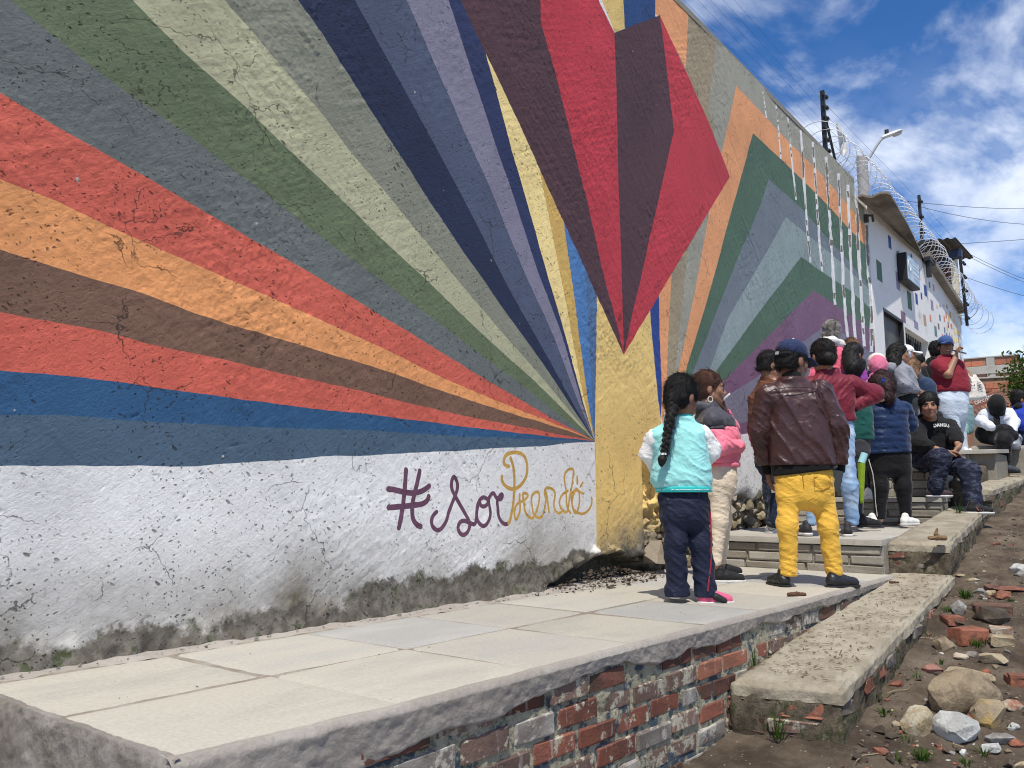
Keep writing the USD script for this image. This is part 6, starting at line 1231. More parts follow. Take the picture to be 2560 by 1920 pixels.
for q in range(18):
    s_ = 1 if q % 2 else -1; d = bp[q + 1] - bp[q]; d /= np.linalg.norm(d); r = .030 - .0006 * q; ax = f.side * .55 * s_ + d * .8; ax /= np.linalg.norm(ax); b = np.cross(ax, f.front); b /= np.linalg.norm(b)
    Bd.ell(bp[q] + f.side * s_ * .010, np.array([ax, b, np.cross(ax, b)]), (r * 1.05, r * .55, r * .62))
bm = Bd.mesh(f.v * .55); bo = obj('braid', bm, HAIR['black'], f.p, smooth=True); strands(bo, bm[0], bm[1], f.hc, np.array([0, 0, -1.0]) + f.side * .5, 450, .03, HAIR['black'], .0028, 77)
obj('hair_tie', tube([bp[-1] - [0, 0, -.005], bp[-1] - [0, 0, .008]], .02, 10), wht, bo)
Tl = Shape(.01).chain(f.Js((205, 612, -.155), (195, 645, -.15), (192, 682, -.15)), [.018, .026, .010]); Tl.fold = folds(.008, (60, 60, 9), 3); obj('tail', Tl.mesh(f.v * .6), HAIR['black'], bo, smooth=True)

# ---------------------------------------------------------------- woman in grey and pink with a phone
f = Fig('woman in a grey and pink windbreaker holding a white phone to her mouth', C2, 6.3, 72)
f.head(502, 190, 0, 94, 0, 1.12, 'tan', (480, 285, 0))
sp = f.Js((560, 700), (560, 620), (550, 520), (520, 400), (490, 320))
aR, aL = f.arm((530, 410, -.15), (575, 560, -.2), (690, 565, -.12)), f.arm((560, 400, .17), (640, 440, .2), (598, 330, .1))
lA, lB = f.Js((570, 760, -.06), (565, 1040, -.06), (540, 1330, -.05)), f.Js((560, 760, .08), (590, 1040, .1), (575, 1330, .1))
dh = facing(60, 62); 
f.body(sp, [aR, aL], [lA, lB], [(aL[2], np.array(f.J(588, 285, .08)) - aL[2], facing(-100), 1, dict(curl=.62))])
grey_j, pink_j = cloth('windbreaker_grey', srgb(72, 72, 80, .9), .55), cloth('windbreaker_pink', srgb(238, 128, 150, .92), .55)
T = Shape(.04).loft(sp, [.17, .185, .195, .185, .10], [.125, .165, .165, .145, .08], f.side); T.cap(f.J(525, 395, -.16), f.J(540, 395, .16), .085, .085, .05); hem(T, f.J(560, 672))
mid = f.J(600, 440); nrm = np.array([0, 0, 1.0])
up = Shape(.04); up.p, up.lo, up.hi = T.p, T.lo, T.hi; up.cuts = [(mid, -nrm / np.linalg.norm(nrm))]
dn = Shape(.04); dn.p, dn.lo, dn.hi = T.p, T.lo, T.hi; dn.cuts = T.cuts + [(mid, nrm / np.linalg.norm(nrm))]
jk = f.garment('jacket', pink_j, dn, folds(.014, (10, 10, 16), 12, .6), label='pink lower part of the windbreaker'); f.garment('yoke', grey_j, up, folds(.009, (10, 10, 12), 14, .6), parent=jk, label='dark grey yoke of the windbreaker')
A = Shape(.03).chain(aR, [.085, .075, .055]); A.cut(f.J(560, 452, -.17), nrm * 1.0); f.garment('sleeve', pink_j, A, folds(.016, (13, 13, 20), 16, .8), parent=jk)
A = Shape(.03).chain([aR[0], aR[0] + (aR[1] - aR[0]) * .6], [.087, .08]); A.cut(f.J(560, 450, -.17), -nrm); f.garment('sleeve', grey_j, A, folds(.01, (13, 13, 16), 17, .8), parent=jk)
A = Shape(.03).chain(aL, [.08, .07, .045]); A.cut(aL[2], np.array(f.J(588, 285, .08)) - aL[2]); f.garment('sleeve', pink_j, A, folds(.012, (13, 13, 20), 18, .8), parent=jk)
A = Shape(.02).chain(f.Js((688, 560, -.12), (700, 560, -.12)), [.058, .05]); f.garment('cuff', pink_j, A, folds(.006, (40, 40, 40), 4), parent=jk)
D = Shape(.01).loft(f.Js((585, 715), (582, 640)), [.165, .175], [.10, .125], f.side); hem(D, f.J(585, 698)).cut(f.J(585, 668), (0, 0, 1)); f.garment('hem_band', pink_j, D, folds(.004, (60, 60, 10), 6), parent=jk)
H = Shape(.02).cap(f.J(440, 300, -.03), f.J(500, 305, -.06), .05, .045).cap(f.J(440, 300, .03), f.J(500, 305, .06), .05, .045); f.garment('hood', grey_j, H, folds(.01, (20, 20, 20), 5), parent=jk)
P = Shape(.035).loft(f.Js((560, 830), (562, 760), (575, 690)), [.165, .175, .15], [.105, .118, .09], f.side); P.chain(lA, [.098, .07, .046]).chain(lB, [.098, .07, .046]); P.cut(f.J(540, 1330), (0, 0, -1))
f.garment('trousers', cloth('beige_twill', srgb(214, 200, 178, .95), .8), P, folds(.009, (9, 9, 24), 20, .3))
mesh_blk = cloth('shoe_black', (.014, .014, .015), .6)
shoe(f.p, f.J(528, 1448, -.06), RT * .98 + HF * .05, .255, mesh_blk, white_sole, f.v * .75); shoe(f.p, f.J(540, 1405, .1), RT * .95 + HF * .3, .25, mesh_blk, white_sole, f.v * .75)
def bun(H, w): H.ell(w(0, -.105, -.02), f.HR, (.05, .045, .05), .02).cap(w(0, -.09, -.05), w(.0, -.1, -.11), .04, .03, .03).cut(w(0, 0, -.16), -f.HR[2])
f.hair(HAIR['brown'], add=bun, ear=True)
th = np.linspace(0, 2 * np.pi, 22); ec = f.J(508, 255, -.075); obj('earring', tube(np.stack([ec + RT * .018 * math.cos(a) + np.array([0, 0, 1]) * .021 * math.sin(a) for a in th]), .0035, 6), look('earring_cream', (.7, .66, .55), .3, vary=.05, spec=.6), f.p)
f.face()
ph = np.array([f.J(572, 272, .03), f.J(622, 230, .0)]); d = ph[1] - ph[0]; L = np.linalg.norm(d); d /= L; u = np.cross(d, HF); u /= np.linalg.norm(u); n_ = np.cross(d, u)
bx = rbox((L * 1.5, .012, .075), .005); po = obj('mobile_phone', (bx[0] @ np.array([d, u, n_]) + (ph[0] + ph[1]) / 2, bx[1]), look('phone_white', (.7, .7, .7), .25, vary=.03, spec=.6))
tag(po, 'white phone held before the mouth of the pink and grey woman', 'phone')

# ---------------------------------------------------------------- man in yellow trousers
f = Fig('man in a maroon leather jacket, yellow trousers and navy cap, seen from behind', C3, 5.92, 8)
lea = leather('oxblood', (0.045, 0.0165, 0.016))
f.head(336, 205, .02, 62, -10, 1.2, 'brown', (322, 290, 0))
sp = f.Js((400, 880), (395, 780), (375, 620), (345, 440), (335, 330))
aL, aR = f.arm((182, 368), (142, 600, .04), (190, 850, .14)), f.arm((505, 345), (592, 590, -.03), (608, 838, .0))
lL, lR = f.Js((308, 900), (306, 1170, -.03), (312, 1440, .0)), f.Js((500, 900), (545, 1170, -.02), (580, 1440, .0))
f.body(sp, [aL, aR], [lL, lR], [(aR[2], np.array([0, 0, -1.0]) - RT * .05, -RT, 1, dict(curl=.55, k=1.05)), (aL[2], np.array([0, 0, -1.0]) + RT * .1, RT, -1, dict(curl=.4))])
T = Shape(.04).loft(sp, [.232, .24, .235, .235, .13], [.13, .145, .15, .135, .10], f.side); T.cap(f.J(188, 355), f.J(498, 335), .088, .088, .06).chain(aL, [.088, .08, .06]).chain(aR, [.09, .084, .064]); T.cut(f.J(340, 288), np.array([0, 0, 1.0]))
T.cuts.append((f.J(400, 800), np.array([0, 0, -1.0])))
arms = Shape(.03).chain(aL, [.088, .08, .064]).chain(aR, [.09, .084, .067])
TT = Shape(.04).loft(sp, [.226, .232, .225, .20, .11], [.13, .145, .15, .135, .10], f.side).cap(aL[0] + f.side * .02, aR[0] - f.side * .02, .085, .085, .06); hem(TT, f.J(400, 815)).cut(f.J(340, 292), (0, 0, 1.0))
yoke = lambda P: -.006 * np.exp(-(((P - f.J(340, 392)) @ np.array([0, 0, 1.0]) + .05 * ((P - f.J(340, 392)) @ RT) ** 2 * 6) / .006) ** 2) * -1
fd = folds(.022, (5, 5, 4), 22, 1.2); TT.fold = lambda P: fd(P) + yoke(P)
jk = obj('jacket', TT.mesh(f.v), lea, f.p, smooth=True); A = arms; A.cut(f.J(600, 812), (0, 0, -1)); A.fold = folds(.014, (11, 11, 13), 24, 1.0); obj('sleeve', A.mesh(f.v), lea, jk, smooth=True)
rib = cloth('rib_black', (.009, .009, .009), .9)
D = Shape(.01).loft(f.Js((402, 880), (400, 780)), [.226, .236], [.142, .152], f.side); hem(D, f.J(400, 858), np.array([0, 0, -1.0]) + RT * .12).cut(f.J(400, 812), (0, 0, 1)); f.garment('hem_band', rib, D, folds(.003, (80, 80, 12), 3), parent=jk)
for a in (aL, aR): K = Shape(.01).cap(a[2] + [0, 0, .035], a[2] + [0, 0, -.02], .056, .05); K.cut(a[2] + [0, 0, -.025], (0, 0, -1)); f.garment('cuff', rib, K, parent=jk)
K = Shape(.01).cap(f.J(328, 292), f.J(325, 262, .02), .085, .074); K.cut(f.J(326, 252, .02), np.array([0, 0, 1.0]) + HF * .2); f.garment('collar', rib, K, parent=jk)
obj('seam', tube([f.J(165, 395, -.10), f.J(225, 365, -.135), f.J(300, 352, -.145), f.J(400, 350, -.145), f.J(480, 362, -.125), f.J(500, 420, -.11), f.J(508, 520, -.10)], .003, 5), leather('seam', (.02, .008, .008)), jk)
P = Shape(.035).loft(f.Js((405, 985), (405, 900), (405, 820)), [.185, .205, .195], [.125, .135, .12], f.side); P.chain(lL, [.095, .074, .066]).chain(lR, [.095, .074, .066]); P.cut(f.J(450, 1470), (0, 0, -1))
cr = lambda P: folds(.010, (7, 7, 14), 26, .6)(P) + .0035 * np.clip(1 - (P[:, 2] - f.J(450, 1470)[2]) / .25, 0, 1) * np.sin(P[:, 2] * 170 + 30 * (P @ RT) + 16 * vnoise(P * 9, 4))
yl = cloth('yellow_denim', srgb(226, 178, 72, .92), .85)
tr = f.garment('trousers', yl, P, cr)
seam = look('seam_ochre', srgb(170, 120, 40), .9, vary=.1)
obj('pocket_seam', join([tube([f.J(462, 885, -.135), f.J(560, 880, -.115)], .003, 5), tube([f.J(462, 885, -.135), f.J(470, 940, -.14), f.J(515, 960, -.13), f.J(555, 935, -.115), f.J(560, 880, -.115)], .0025, 5), tube([f.J(395, 862, -.13), f.J(402, 960, -.115)], .003, 5)]), seam, tr)
blk = leather('black', (.012, .012, .013), .42)
shoe(f.p, f.J(308, 1545, -.04), f.front * .95 - RT * .35, .27, blk, black_rub, f.v * .75, w=1.05); shoe(f.p, f.J(540, 1550, -.04), RT * .85 + HF * .3, .285, blk, black_rub, f.v * .75, w=1.05)
f.hair(HAIR['black'], ext=.97, low=-.05, ripple=.0015); navy_cap = cloth('cap_navy', srgb(38, 50, 84, .9), .8)
c_ = f.cap_hat(navy_cap, dark=wht)
obj('strap', join([tube([f.hw(-.06, -.082, .03), f.hw(-.03, -.108, .026), f.hw(0, -.117, .024), f.hw(.03, -.110, .026), f.hw(.06, -.085, .03)], .011, 8)]), cloth('strap_dark', (.012, .014, .02)), c_); bx = rbox((.03, .008, .024), .003); obj('buckle', (bx[0] @ f.HR + f.hw(-.004, -.13, .026), bx[1]), steel, c_)
for q in ((.05, -.07, .1), (-.03, -.085, .105), (.03, .04, .125)): b = trimesh.creation.icosphere(1, .006); obj('eyelet', (np.array(b.vertices) + f.hw(*q), b.faces), wht, c_)
f.face()
pp = f.J(592, 905, -.06); bx = rbox((.008, .075, .15), .004); po = obj('mobile_phone', (bx[0] @ rotx(.25).T @ rotz(.5).T + pp, bx[1]), look('phone_black', (.015, .015, .017), .15, vary=.05, spec=.6)); tag(po, 'dark phone in the right hand of the man in yellow trousers', 'phone')

# ---------------------------------------------------------------- man in a brown leather jacket behind him
f = Fig('man in a tan brown leather jacket, half hidden behind the man in yellow trousers', C3, 7.75, 50)
f.head(205, 228, 0, 84, -12, 1.14, 'tan', (195, 300, 0))
sp = f.Js((215, 720), (210, 640), (200, 520), (195, 400), (200, 330)); aL, aR = f.arm((150, 380, .1), (130, 540, .12), (170, 660, .2)), f.arm((225, 385, -.12), (210, 540, -.16), (240, 660, -.1))
lL, lR = f.Js((195, 750, .05), (205, 960, .04), (215, 1150, .04)), f.Js((225, 750, -.06), (235, 960, -.05), (230, 1150, -.04))
f.body(sp, [aL, aR], [lL, lR])
T = Shape(.04).loft(sp, [.21, .215, .215, .21, .12], [.12, .135, .14, .13, .09], f.side).cap(aL[0], aR[0], .085, .085, .05); hem(T, f.J(210, 700)); br = leather('tan', (0.13, 0.05, 0.024))
jk = f.garment('jacket', br, T, folds(.015, (9, 9, 12), 31, .8)); A = Shape(.03).chain(aL, [.085, .075, .06]).chain(aR, [.085, .075, .06]); f.garment('sleeve', br, A, folds(.014, (12, 12, 18), 33, .8), parent=jk)
K = Shape(.01).cap(f.J(196, 305), f.J(192, 285), .085, .085); K.cut(f.J(192, 288), (0, 0, 1)); f.garment('collar', br, K, parent=jk)
den = cloth('dark_denim', (.016, .024, .05), .85)
P = Shape(.03).loft(f.Js((212, 800), (212, 700)), [.17, .17], [.12, .12], f.side).chain(lL, [.09, .075, .068]).chain(lR, [.09, .075, .068]); f.garment('trousers', den, P, folds(.012, (10, 10, 18), 34, .5))
bw = cloth('shoe_white_black', (.55, .55, .54), .5); sh = shoe(f.p, f.J(180, 1222, -.02), RT * .9 + HF * .35, .27, bw, white_sole, f.v * .75, extra=black_rub); K = Shape(.01).cap(f.J(195, 1160, -.05), f.J(225, 1165, -.05), .035, .04); f.garment('shoe_collar', black_rub, K, parent=sh)
obj('shoe_swoosh', tube([f.J(190, 1185, -.085), f.J(205, 1203, -.09), f.J(245, 1185, -.09)], [.003, .008, .002], 6), black_rub, sh)
shoe(f.p, f.J(215, 1205, .12), RT * .9 + HF * .35, .27, bw, white_sole, f.v * .8)
f.hair(HAIR['black'], low=-.045, ripple=.003); f.face()
bg = obj('badge', rbox((.075, .006, .1), .003, f.J(220, 945, -.15)), look('badge_card', (.4, .36, .28), .4, vary=.2, scale=12), f.p)

# ---------------------------------------------------------------- woman in a maroon jacket, arm akimbo
f = Fig('woman with a black hair bun, maroon jacket and light blue jeans, hand on hip', C3, 7.2, -6)
f.head(512, 172, 0, -12, -8, 1.18, 'tan', (535, 270, 0))
sp = f.Js((575, 620), (575, 540), (570, 430), (560, 330), (545, 275)); aR, aL = f.arm((672, 305, -.02), (815, 392, .02), (690, 470, -.04)), f.arm((440, 310, .02), (410, 450, .1), (450, 540, .2))
lR, lL = f.Js((625, 680, -.02), (672, 940, -.04), (690, 1150, .0)), f.Js((520, 680, .03), (470, 940, .02), (455, 1150, .03))
f.body(sp, [aR, aL], [lR, lL])
mar = cloth('maroon_nylon', (0.155, 0.016, 0.03), .5)
T = Shape(.04).loft(sp, [.20, .205, .205, .21, .12], [.125, .14, .145, .13, .09], f.side).cap(aL[0] + f.side * .02, aR[0] - f.side * .02, .083, .083, .05); hem(T, f.J(600, 556)).cut(f.J(535, 238), (0, 0, 1))
jk = f.garment('jacket', mar, T, folds(.014, (8, 8, 13), 41, -.9)); A = Shape(.03).chain(aR, [.092, .085, .06]); f.garment('sleeve', mar, A, folds(.014, (12, 12, 16), 42, .8), parent=jk); A = Shape(.03).chain(aL, [.09, .08, .06]); f.garment('sleeve', mar, A, folds(.012, (12, 12, 16), 43, .8), parent=jk)
K = Shape(.01).cap(f.J(532, 252), f.J(528, 230, .02), .075, .07); K.cut(f.J(526, 222), (0, 0, 1)); f.garment('collar', rib, K, parent=jk)
K = Shape(.012).cap(f.J(725, 450, -.02), f.J(690, 475, -.04), .058, .055); add_hand(K, f.J(690, 478, -.04), np.array([0, 0, -.6]) - RT * .8, HF * -1, 1, .4); f.garment('glove', rib, K, vk=.8)
jean = look('cloth_light_denim', srgb(140, 172, 208, .9), .85, vary=.18, scale=5, spec=.2, bump=.0012, bscale=220, second=srgb(182, 202, 222, .9), sscale=3.2, slo=.45, shi=.62)
P = Shape(.035).loft(f.Js((580, 720), (578, 640), (578, 550)), [.178, .19, .17], [.125, .14, .115], f.side).chain(lR, [.10, .075, .06]).chain(lL, [.10, .075, .06]); P.cut(f.J(600, 1168), (0, 0, -1)); f.garment('jeans', jean, P, folds(.010, (9, 9, 24), 44, .4))
gs = cloth('shoe_grey_black', (.025, .025, .027), .6)
shoe(f.p, f.J(672, 1240, -.08), f.front * .9 + RT * .25, .26, gs, white_sole, f.v * .75); shoe(f.p, f.J(445, 1232, -.02), f.front * .9 - RT * .2, .26, gs, white_sole, f.v * .75)
def bun2(H, w): H.ell(f.J(548, 178, -.1), f.HR, (.058, .05, .055), .012).cut(w(0, 0, -.08), -f.HR[2])
f.hair(HAIR['black'], add=bun2, ext=1.02)
b = trimesh.creation.icosphere(1, .012); obj('earring', (np.array(b.vertices) + f.J(453, 222, -.05), b.faces), look('gold', (.6, .38, .08), .3, vary=.05, metal=.6), f.p)

# ---------------------------------------------------------------- people on the upper steps, mostly backs
f = Fig('grey-haired woman in a pink jacket with a white hood, on the steps by the wall', C3, 9.3, 10)
f.head(573, 28, 0, 45, -8, 1.08, 'tan', (565, 90, 0))
sp = f.Js((590, 420), (585, 340), (580, 240), (570, 150), (565, 100)); a1, a2 = f.arm((495, 150), (470, 290, .03), (520, 380, .1)), f.arm((640, 150), (660, 290), (620, 380, .1)); l1, l2 = f.Js((550, 430), (550, 580), (550, 715)), f.Js((620, 430), (620, 580), (620, 715))
f.body(sp, [a1, a2], [l1, l2])
pk = cloth('pink_fleece', srgb(236, 110, 135, .92), .8, sheen=.3)
T = Shape(.04).loft(sp, [.21, .22, .215, .20, .11], [.13, .15, .15, .13, .09], f.side).cap(a1[0], a2[0], .085, .085, .05); jk = f.garment('jacket', pk, T, folds(.014, (9, 9, 12), 51, .8)); A = Shape(.03).chain(a1, [.085, .075, .06]).chain(a2, [.085, .075, .06]); f.garment('sleeve', pk, A, folds(.014, (9, 9, 14), 52), parent=jk)
H = Shape(.03).chain(f.Js((480, 118, -.03), (520, 82, -.08), (570, 78, -.1), (620, 96, -.06), (650, 128, -.02)), [.035, .055, .06, .055, .03]); f.garment('hood', cloth('white_fleece', (.72, .69, .66), .9, sheen=.3), H, folds(.01, (14, 14, 14), 53), parent=jk)
P = Shape(.03).loft(f.Js((588, 470), (588, 410)), [.18, .18], [.12, .12], f.side).chain(l1, [.09, .07, .06]).chain(l2, [.09, .07, .06]); f.garment('trousers', den, P)
def gbun(H, w): H.ell(f.J(562, 8, -.09), f.HR, (.035, .03, .03), .015).ell(w(0, -.05, -.04), f.HR, (.095, .075, .05), .02).cut(w(0, 0, -.09), -f.HR[2])
f.hair(HAIR['grey'], add=gbun, ext=1.06, ripple=.006)

f = Fig('woman with long straight black hair and a purple top', C3, 9.1, 30)
f.head(702, 165, 0, 64, -6, 1.08, 'tan', (705, 240, 0))
sp = f.Js((725, 560), (722, 480), (720, 390), (715, 300), (708, 250)); a1, a2 = f.arm((640, 300), (625, 430, .05), (680, 500, .12)), f.arm((785, 292, -.02), (812, 420), (770, 500, .1)); l1, l2 = f.Js((690, 570), (690, 720), (690, 850)), f.Js((755, 570), (755, 720), (755, 850))
f.body(sp, [a1, a2], [l1, l2]); pu = cloth('purple_knit', srgb(125, 62, 140, .9), .9, sheen=.25)
T = Shape(.04).loft(sp, [.19, .2, .2, .19, .11], [.12, .14, .14, .13, .09], f.side).cap(a1[0], a2[0], .08, .08, .05); jk = f.garment('sweater', pu, T, folds(.012, (9, 9, 14), 55)); A = Shape(.03).chain(a1, [.08, .07, .055]).chain(a2, [.08, .07, .055]); f.garment('sleeve', pu, A, folds(.012, (9, 9, 14), 56), parent=jk)
P = Shape(.03).loft(f.Js((722, 600), (722, 540)), [.17, .17], [.12, .12], f.side).chain(l1, [.09, .07, .06]).chain(l2, [.09, .07, .06]); f.garment('trousers', cloth('plain_black', (.01, .01, .012)), P)
def longh(H, w): H.cap(w(0, -.06, 0), f.J(695, 230, -.11), .085, .09, .03).cap(f.J(695, 215, -.1), f.J(690, 300, -.13), .085, .05, .04, (HF, .6)).cap(f.J(740, 200, -.06), f.J(730, 275, -.1), .05, .03, .03)
f.hair(HAIR['black'], add=longh, ext=1.04, ripple=.006)

f = Fig('person with a fair hair bun, only the hair showing above the purple woman', C3, 10.0, 10)
f.head(682, 128, 0, 10, -5, 1.05, 'light', (690, 200, 0)); sp = f.Js((690, 480), (690, 350), (690, 215)); l1, l2 = f.Js((660, 500), (660, 760)), f.Js((720, 500), (720, 760)); f.body(sp, [], [l1, l2])
T = Shape(.04).loft(sp, [.2, .2, .17], [.13, .14, .1], f.side); f.garment('jacket', cloth('dark_coat', (.014, .014, .016)), T); P = Shape(.03).chain(l1, [.09, .06]).chain(l2, [.09, .06]); f.garment('trousers', den, P)
def fb(H, w): H.ell(f.J(668, 96, -.04), f.HR, (.075, .05, .04), .02).cut(w(0, 0, -.09), -f.HR[2])
f.hair(HAIR['fair'], add=fb, ext=1.04)

f = Fig('child in a pink hooded jacket between the purple and grey women', C4, 8.9, 20)
f.head(232, 425, .02, 25, -5, .95, 'tan', (235, 500, 0)); sp = f.Js((240, 900), (240, 780), (238, 650), (236, 540), (235, 500)); l1, l2 = f.Js((210, 900), (210, 1100)), f.Js((270, 900), (270, 1100)); f.body(sp, [], [l1, l2]); pkh = cloth('rose_fleece', srgb(214, 118, 148, .9), .9, sheen=.3)
T = Shape(.04).loft(sp, [.17, .18, .17, .15, .1], [.12, .14, .13, .12, .09], f.side); jk = f.garment('jacket', pkh, T, folds(.012, (9, 9, 14), 58)); H = Shape(.03).ell(f.hw(0, -.015, .02), f.HR, (.105, .12, .125)); f.garment('hood', pkh, H, folds(.014, (14, 14, 14), 59), parent=jk); P = Shape(.03).chain(l1, [.08, .06]).chain(l2, [.08, .06]); f.garment('trousers', den, P)
f = Fig('person in a cream hat behind the child in the pink hood', C4, 9.6, 10)
f.head(220, 398, 0, 10, 0, 1.0, 'tan', (225, 480, 0)); sp = f.Js((230, 860), (230, 700), (228, 500)); l1, l2 = f.Js((200, 860), (200, 1050)), f.Js((260, 860), (260, 1050)); f.body(sp, [], [l1, l2]); T = Shape(.04).loft(sp, [.19, .2, .15], [.13, .14, .1], f.side); f.garment('jacket', cloth('dark_coat', None), T); P = Shape(.03).chain(l1, [.08, .06]).chain(l2, [.08, .06]); f.garment('trousers', den, P)
H = Shape(.02).ell(f.hw(0, -.01, .035), f.HR, (.105, .115, .1)).cap(f.hw(-.07, -.03, -.06), f.hw(.07, -.03, -.06), .05); f.garment('hat', cloth('cream_wool', (.66, .62, .53), .95, sheen=.3), H, folds(.012, (16, 16, 16), 61))

# ---------------------------------------------------------------- woman in a navy quilted jacket
f = Fig('woman in a navy quilted jacket and black leggings with white trainers, hair in a tail', C4, 8.3, -4)
f.head(262, 560, .05, -20, -28, 1.08, 'light', (290, 670, 0))
sp = f.Js((300, 1080), (298, 1000), (295, 880), (285, 760), (285, 700)); aL, aR = f.arm((165, 740), (150, 880, .12), (230, 930, .24)), f.arm((415, 720), (465, 860, .04), (400, 930, .2)); lL, lR = f.Js((228, 1110), (248, 1340, -.02), (246, 1590, .02)), f.Js((400, 1110), (425, 1340, -.02), (448, 1590, .02))
f.body(sp, [aL, aR], [lL, lR])
nq = cloth('navy_quilt', (.012, .026, .075), .42)
T = Shape(.045).loft(sp, [.225, .215, .205, .2, .12], [.15, .155, .16, .145, .1], f.side).cap(aL[0] + f.side * .02, aR[0] - f.side * .02, .086, .086, .06); hem(T, f.J(300, 1085), np.array([0, 0, -1.0]) + RT * .05)
qu = folds(.010, (9, 9, 16), 63, .3); T.fold = lambda P: qu(P) - .010 * np.abs(np.sin(P[:, 2] * 46 + .3 * np.sin(P @ RT * 9))) ** .5
jk = obj('jacket', T.mesh(f.v), nq, f.p, smooth=True); A = Shape(.03).chain(aL, [0.088, .078, .056]).chain(aR, [.09, .08, .058]); A.fold = T.fold; obj('sleeve', A.mesh(f.v), nq, jk, smooth=True)
bk = cloth('legging_black', (.0085, .0085, .010), .75)
P = Shape(.035).loft(f.Js((310, 1180), (308, 1110), (305, 1030)), [.195, .215, .19], [.13, .15, .13], f.side).chain(lL, [.115, .085, .06]).chain(lR, [.115, .085, .06]); P.cut(f.J(300, 1592), (0, 0, -1)); tr = f.garment('leggings', bk, P, folds(.006, (10, 10, 20), 65))
obj('piping', tube(f.Js((158, 1130, -.06), (190, 1240, -.09), (205, 1350, -.09), (212, 1470, -.075), (225, 1570, -.06)), .0045, 5), cloth('piping', (.5, .48, .42)), tr)
ws = cloth('shoe_white', (.7, .69, .65), .5)
shoe(f.p, f.J(232, 1645, -.09), f.front * .75 - RT * .6, .25, ws, white_sole, f.v * .75); shoe(f.p, f.J(412, 1645, -.05), RT * .85 + HF * .4, .26, ws, white_sole, f.v * .75)
def tail(H, w): H.ell(f.J(232, 545, -.02), f.HR, (.09, .1, .1), .03).chain([f.J(285, 530, -.06), f.J(305, 590, -.13), f.J(310, 660, -.15), f.J(305, 700, -.15)], [.055, .062, .055, .03], .03)
f.hair(HAIR['maroon'], add=tail, ext=1.04, ripple=.006)
K = Shape(.01).chain(f.Js((255, 500, -.1), (272, 535, -.12), (262, 560, -.12)), [.018, .03, .018]); f.garment('hair_band', cloth('band_blue', (.01, .03, .2)), K)
K = Shape(.02).chain(f.Js((205, 668, -.09), (245, 672, -.13), (290, 665, -.15), (340, 640, -.13)), [.02, .036, .04, .034]); f.garment('fur_collar', cloth('fur_beige', srgb(226, 190, 158, .9), .95, sheen=.4), K, folds(.016, (40, 40, 40), 66))

# ---------------------------------------------------------------- person in teal behind, with a green umbrella case
f = Fig('person in a teal jacket and grey trousers between the maroon and navy women', C4, 8.0, 15)
f.head(40, 610, .1, 15, -10, 1.05, 'tan', (45, 680, .05)); sp = f.Js((60, 990), (60, 900), (58, 800), (52, 730), (48, 690)); a1, a2 = f.arm((0, 740), (-25, 880), (10, 960, .1)), f.arm((92, 745, -.02), (100, 880, -.03), (70, 970, .05)); l1, l2 = f.Js((38, 1000, .03), (40, 1300, .03), (25, 1590, .05)), f.Js((78, 1000, -.02), (72, 1300, -.02), (75, 1590, -.02))
f.body(sp, [a1, a2], [l1, l2]); te = cloth('teal_fleece', srgb(32, 88, 82, .8), .9)
T = Shape(.04).loft(sp, [.17, .17, .17, .16, .1], [.12, .13, .13, .12, .09], f.side).cap(a1[0], a2[0], .075, .075, .05); hem(T, f.J(60, 985)); jk = f.garment('jacket', te, T, folds(.012, (9, 9, 14), 68)); A = Shape(.03).chain(a1, [.075, .07, .055]).chain(a2, [.075, .07, .055]); f.garment('sleeve', te, A, folds(.012, (9, 9, 14), 69), parent=jk)
P = Shape(.03).loft(f.Js((58, 1060), (58, 980)), [.14, .14], [.11, .11], f.side).chain(l1, [.085, .065, .055]).chain(l2, [.085, .065, .06]); f.garment('trousers', cloth('charcoal', (.045, .046, .05)), P, folds(.008, (10, 10, 20), 70)); f.hair(HAIR['black'])
shoe(f.p, f.J(70, 1655, -.12), RT * .9 + HF * .1, .26, mesh_blk, black_rub, f.v * .8); shoe(f.p, f.J(20, 1640, .08), f.front, .26, mesh_blk, black_rub, f.v * .8)
ua = thing('umbrella_case', 'green umbrella case with a pale blue cap, hanging beside the grey trousers', 'umbrella')
q = [f.J(128, 1085, -.17), f.J(103, 1160, -.17), f.J(102, 1300, -.17), f.J(106, 1470, -.17)]
obj('sleeve', tube(q[1:], [.036, .03, .015], 12), cloth('lime', srgb(132, 160, 40, .85), .6), ua, smooth=40); obj('cap', tube(q[:2], [.032, .034], 14), look('cap_pale_blue', srgb(165, 215, 222, .85), .4, vary=.05), ua, smooth=40)
f = Fig('person in a dusty pink quilted jacket and black trousers behind the navy jacket', C4, 9.1, 10)
f.head(150, 640, .1, 10, -10, 1.0, 'tan', (150, 700, .05)); sp = f.Js((140, 1000), (140, 880), (145, 720)); l1, l2 = f.Js((125, 1000), (125, 1220), (135, 1390)), f.Js((180, 1000), (180, 1220), (180, 1390)); f.body(sp, [], [l1, l2]); T = Shape(.04).loft(sp, [.19, .19, .15], [.14, .14, .1], f.side); T.fold = lambda P: -.012 * np.abs(np.sin(P[:, 2] * 44)) ** .5; hem(T, f.J(140, 1000)); obj('jacket', T.mesh(f.v), cloth('dusty_pink', srgb(150, 105, 112, .85), .5), f.p, smooth=True)
P = Shape(.03).loft(f.Js((145, 1060), (145, 980)), [.16, .16], [.12, .12], f.side).chain(l1, [.09, .07, .06]).chain(l2, [.09, .07, .06]); f.garment('trousers', bk, P); f.hair(HAIR['black']); shoe(f.p, f.J(118, 1440, -.12), RT * .95 + HF * .1, .25, ws, white_sole, f.v); shoe(f.p, f.J(150, 1425, .08), f.front, .25, ws, white_sole, f.v)

